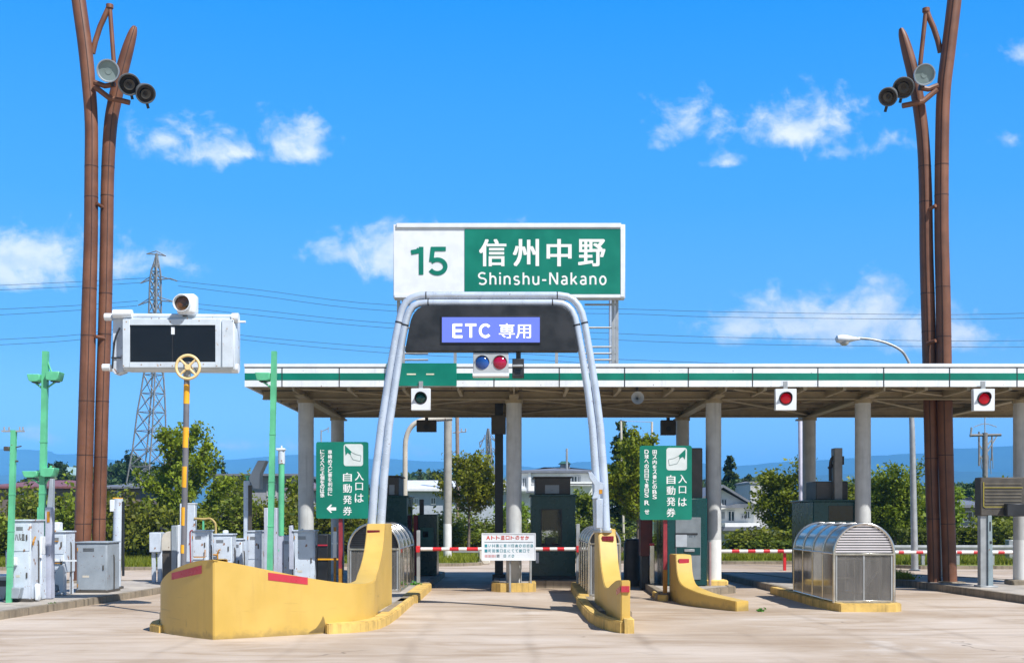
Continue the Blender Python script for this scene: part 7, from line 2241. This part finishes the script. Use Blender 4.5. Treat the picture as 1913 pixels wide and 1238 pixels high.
mb.tube(spline([P(1820, 797, Y), P(1840, 791, Y), P(1862, 797, Y)], 4), .04, 5).tube([P(1840, 778, Y), P(1840, 812, Y)], .05, 5).tube([P(1815, 798, Y), P(1813, 816, Y)], .09, 6)
for k in range(7):
    mb.tube([P(1830 + k * 4, 845 + (k % 3) * 5, Y), P(1834 + k * 3.5, 875 + (k % 2) * 10, Y)], .035, 4)
part(mb, 'brace', M_GALV, s)
s = thing('utility_pole', 'slim brownish utility pole under the canopy between the grey light pole and the middle column', 'utility pole', (PX(855, 85), 85, 0), 'utility poles')
Y = 85
part(MB().tube([(PX(856, Y), Y, 0), P(854, 770, Y)], .14, 10), 'shaft', paint('pole_brownish', (0.30, 0.22, 0.18), .8, var=.1), s)
part(MB().tube([P(846, 808, Y), P(871, 806, Y)], .05, 6).cyl(P(862, 806, Y), P(862, 800, Y), .06, 6).cyl(P(870, 806, Y), P(870, 800, Y), .06, 6).tube([P(846, 846, Y), P(856, 840, Y)], .04, 6), 'cross_arm', M_GALV, s)
Y = 120
s = thing('utility_pole', 'thin grey pole with a short arm above the left ticket sign', 'utility pole', (PX(604, Y), Y, 0), 'utility poles')
part(MB().tube([(PX(600, Y), Y, 0), P(600, 803, Y)], .07, 8), 'shaft', M_GALV, s)
part(MB().tube([P(600, 806, Y), P(615, 799, Y)], .05, 6).tube([P(613, 797, Y), P(613, 808, Y)], .04, 6), 'cross_arm', M_GALV, s)
Y = 56
s = thing('frame_gate', 'rusty pipe gantry frame above the tall tree right of the arch', 'gantry', (PX(1185, Y), Y, 0))
part(MB().tube([(PX(1166, Y), Y, 0), P(1160, 786, Y), P(1218, 788, Y), (PX(1216, Y), Y, 0)], .055, 8), 'frame', M_BEIGE, s)

WIRES = [
    ([(-160, 540), (0, 533), (150, 526), (262, 520), (290, 521)], 'upper'), ([(-160, 549), (0, 541.5), (150, 535), (262, 528)], 'upper'),
    ([(-160, 584), (0, 577.5), (150, 570), (258, 562)], 'middle'), ([(-160, 594), (0, 588), (150, 579), (256, 571)], 'middle'),
    ([(-160, 641), (0, 634), (150, 624.5), (262, 606)], 'lower'), ([(-160, 652), (0, 644), (150, 634), (270, 612)], 'lower'),
    ([(331, 525), (480, 541), (735, 570), (1155, 577), (1338, 582), (1720, 587.5), (1913, 585), (2100, 578)], 'upper'),
    ([(333, 534), (480, 552), (735, 581), (1155, 586), (1338, 592), (1720, 596), (1913, 594), (2100, 588)], 'upper'),
    ([(324, 563), (480, 579), (735, 604), (1155, 623), (1400, 631), (1720, 636), (1913, 636), (2100, 630)], 'middle'),
    ([(322, 571), (480, 589), (735, 613), (1155, 635), (1400, 643), (1720, 647), (1913, 648), (2100, 640)], 'middle'),
    ([(322, 603), (460, 627), (735, 650), (1000, 662), (1155, 671), (1600, 686), (2100, 690)], 'lower'),
    ([(318, 610), (460, 635), (735, 660), (1000, 672), (1155, 681), (1600, 696), (2100, 700)], 'lower'),
]
sides = {}
for pts, which in WIRES:
    side = 'left' if pts[0][0] < 0 else 'right'
    n = sides.get((side, which), 0); sides[(side, which)] = n + 1
    lb = '%s of two thin power lines running %s from the %s arms of the lattice pylon' % (('upper', 'lower')[n], side, which)
    o = MB().tube(spline([P(x, y, 150) for x, y in pts], 5), .026, 4).build('power_line', M_WIRE)
    tag(o, lb, 'power line', 'power lines')
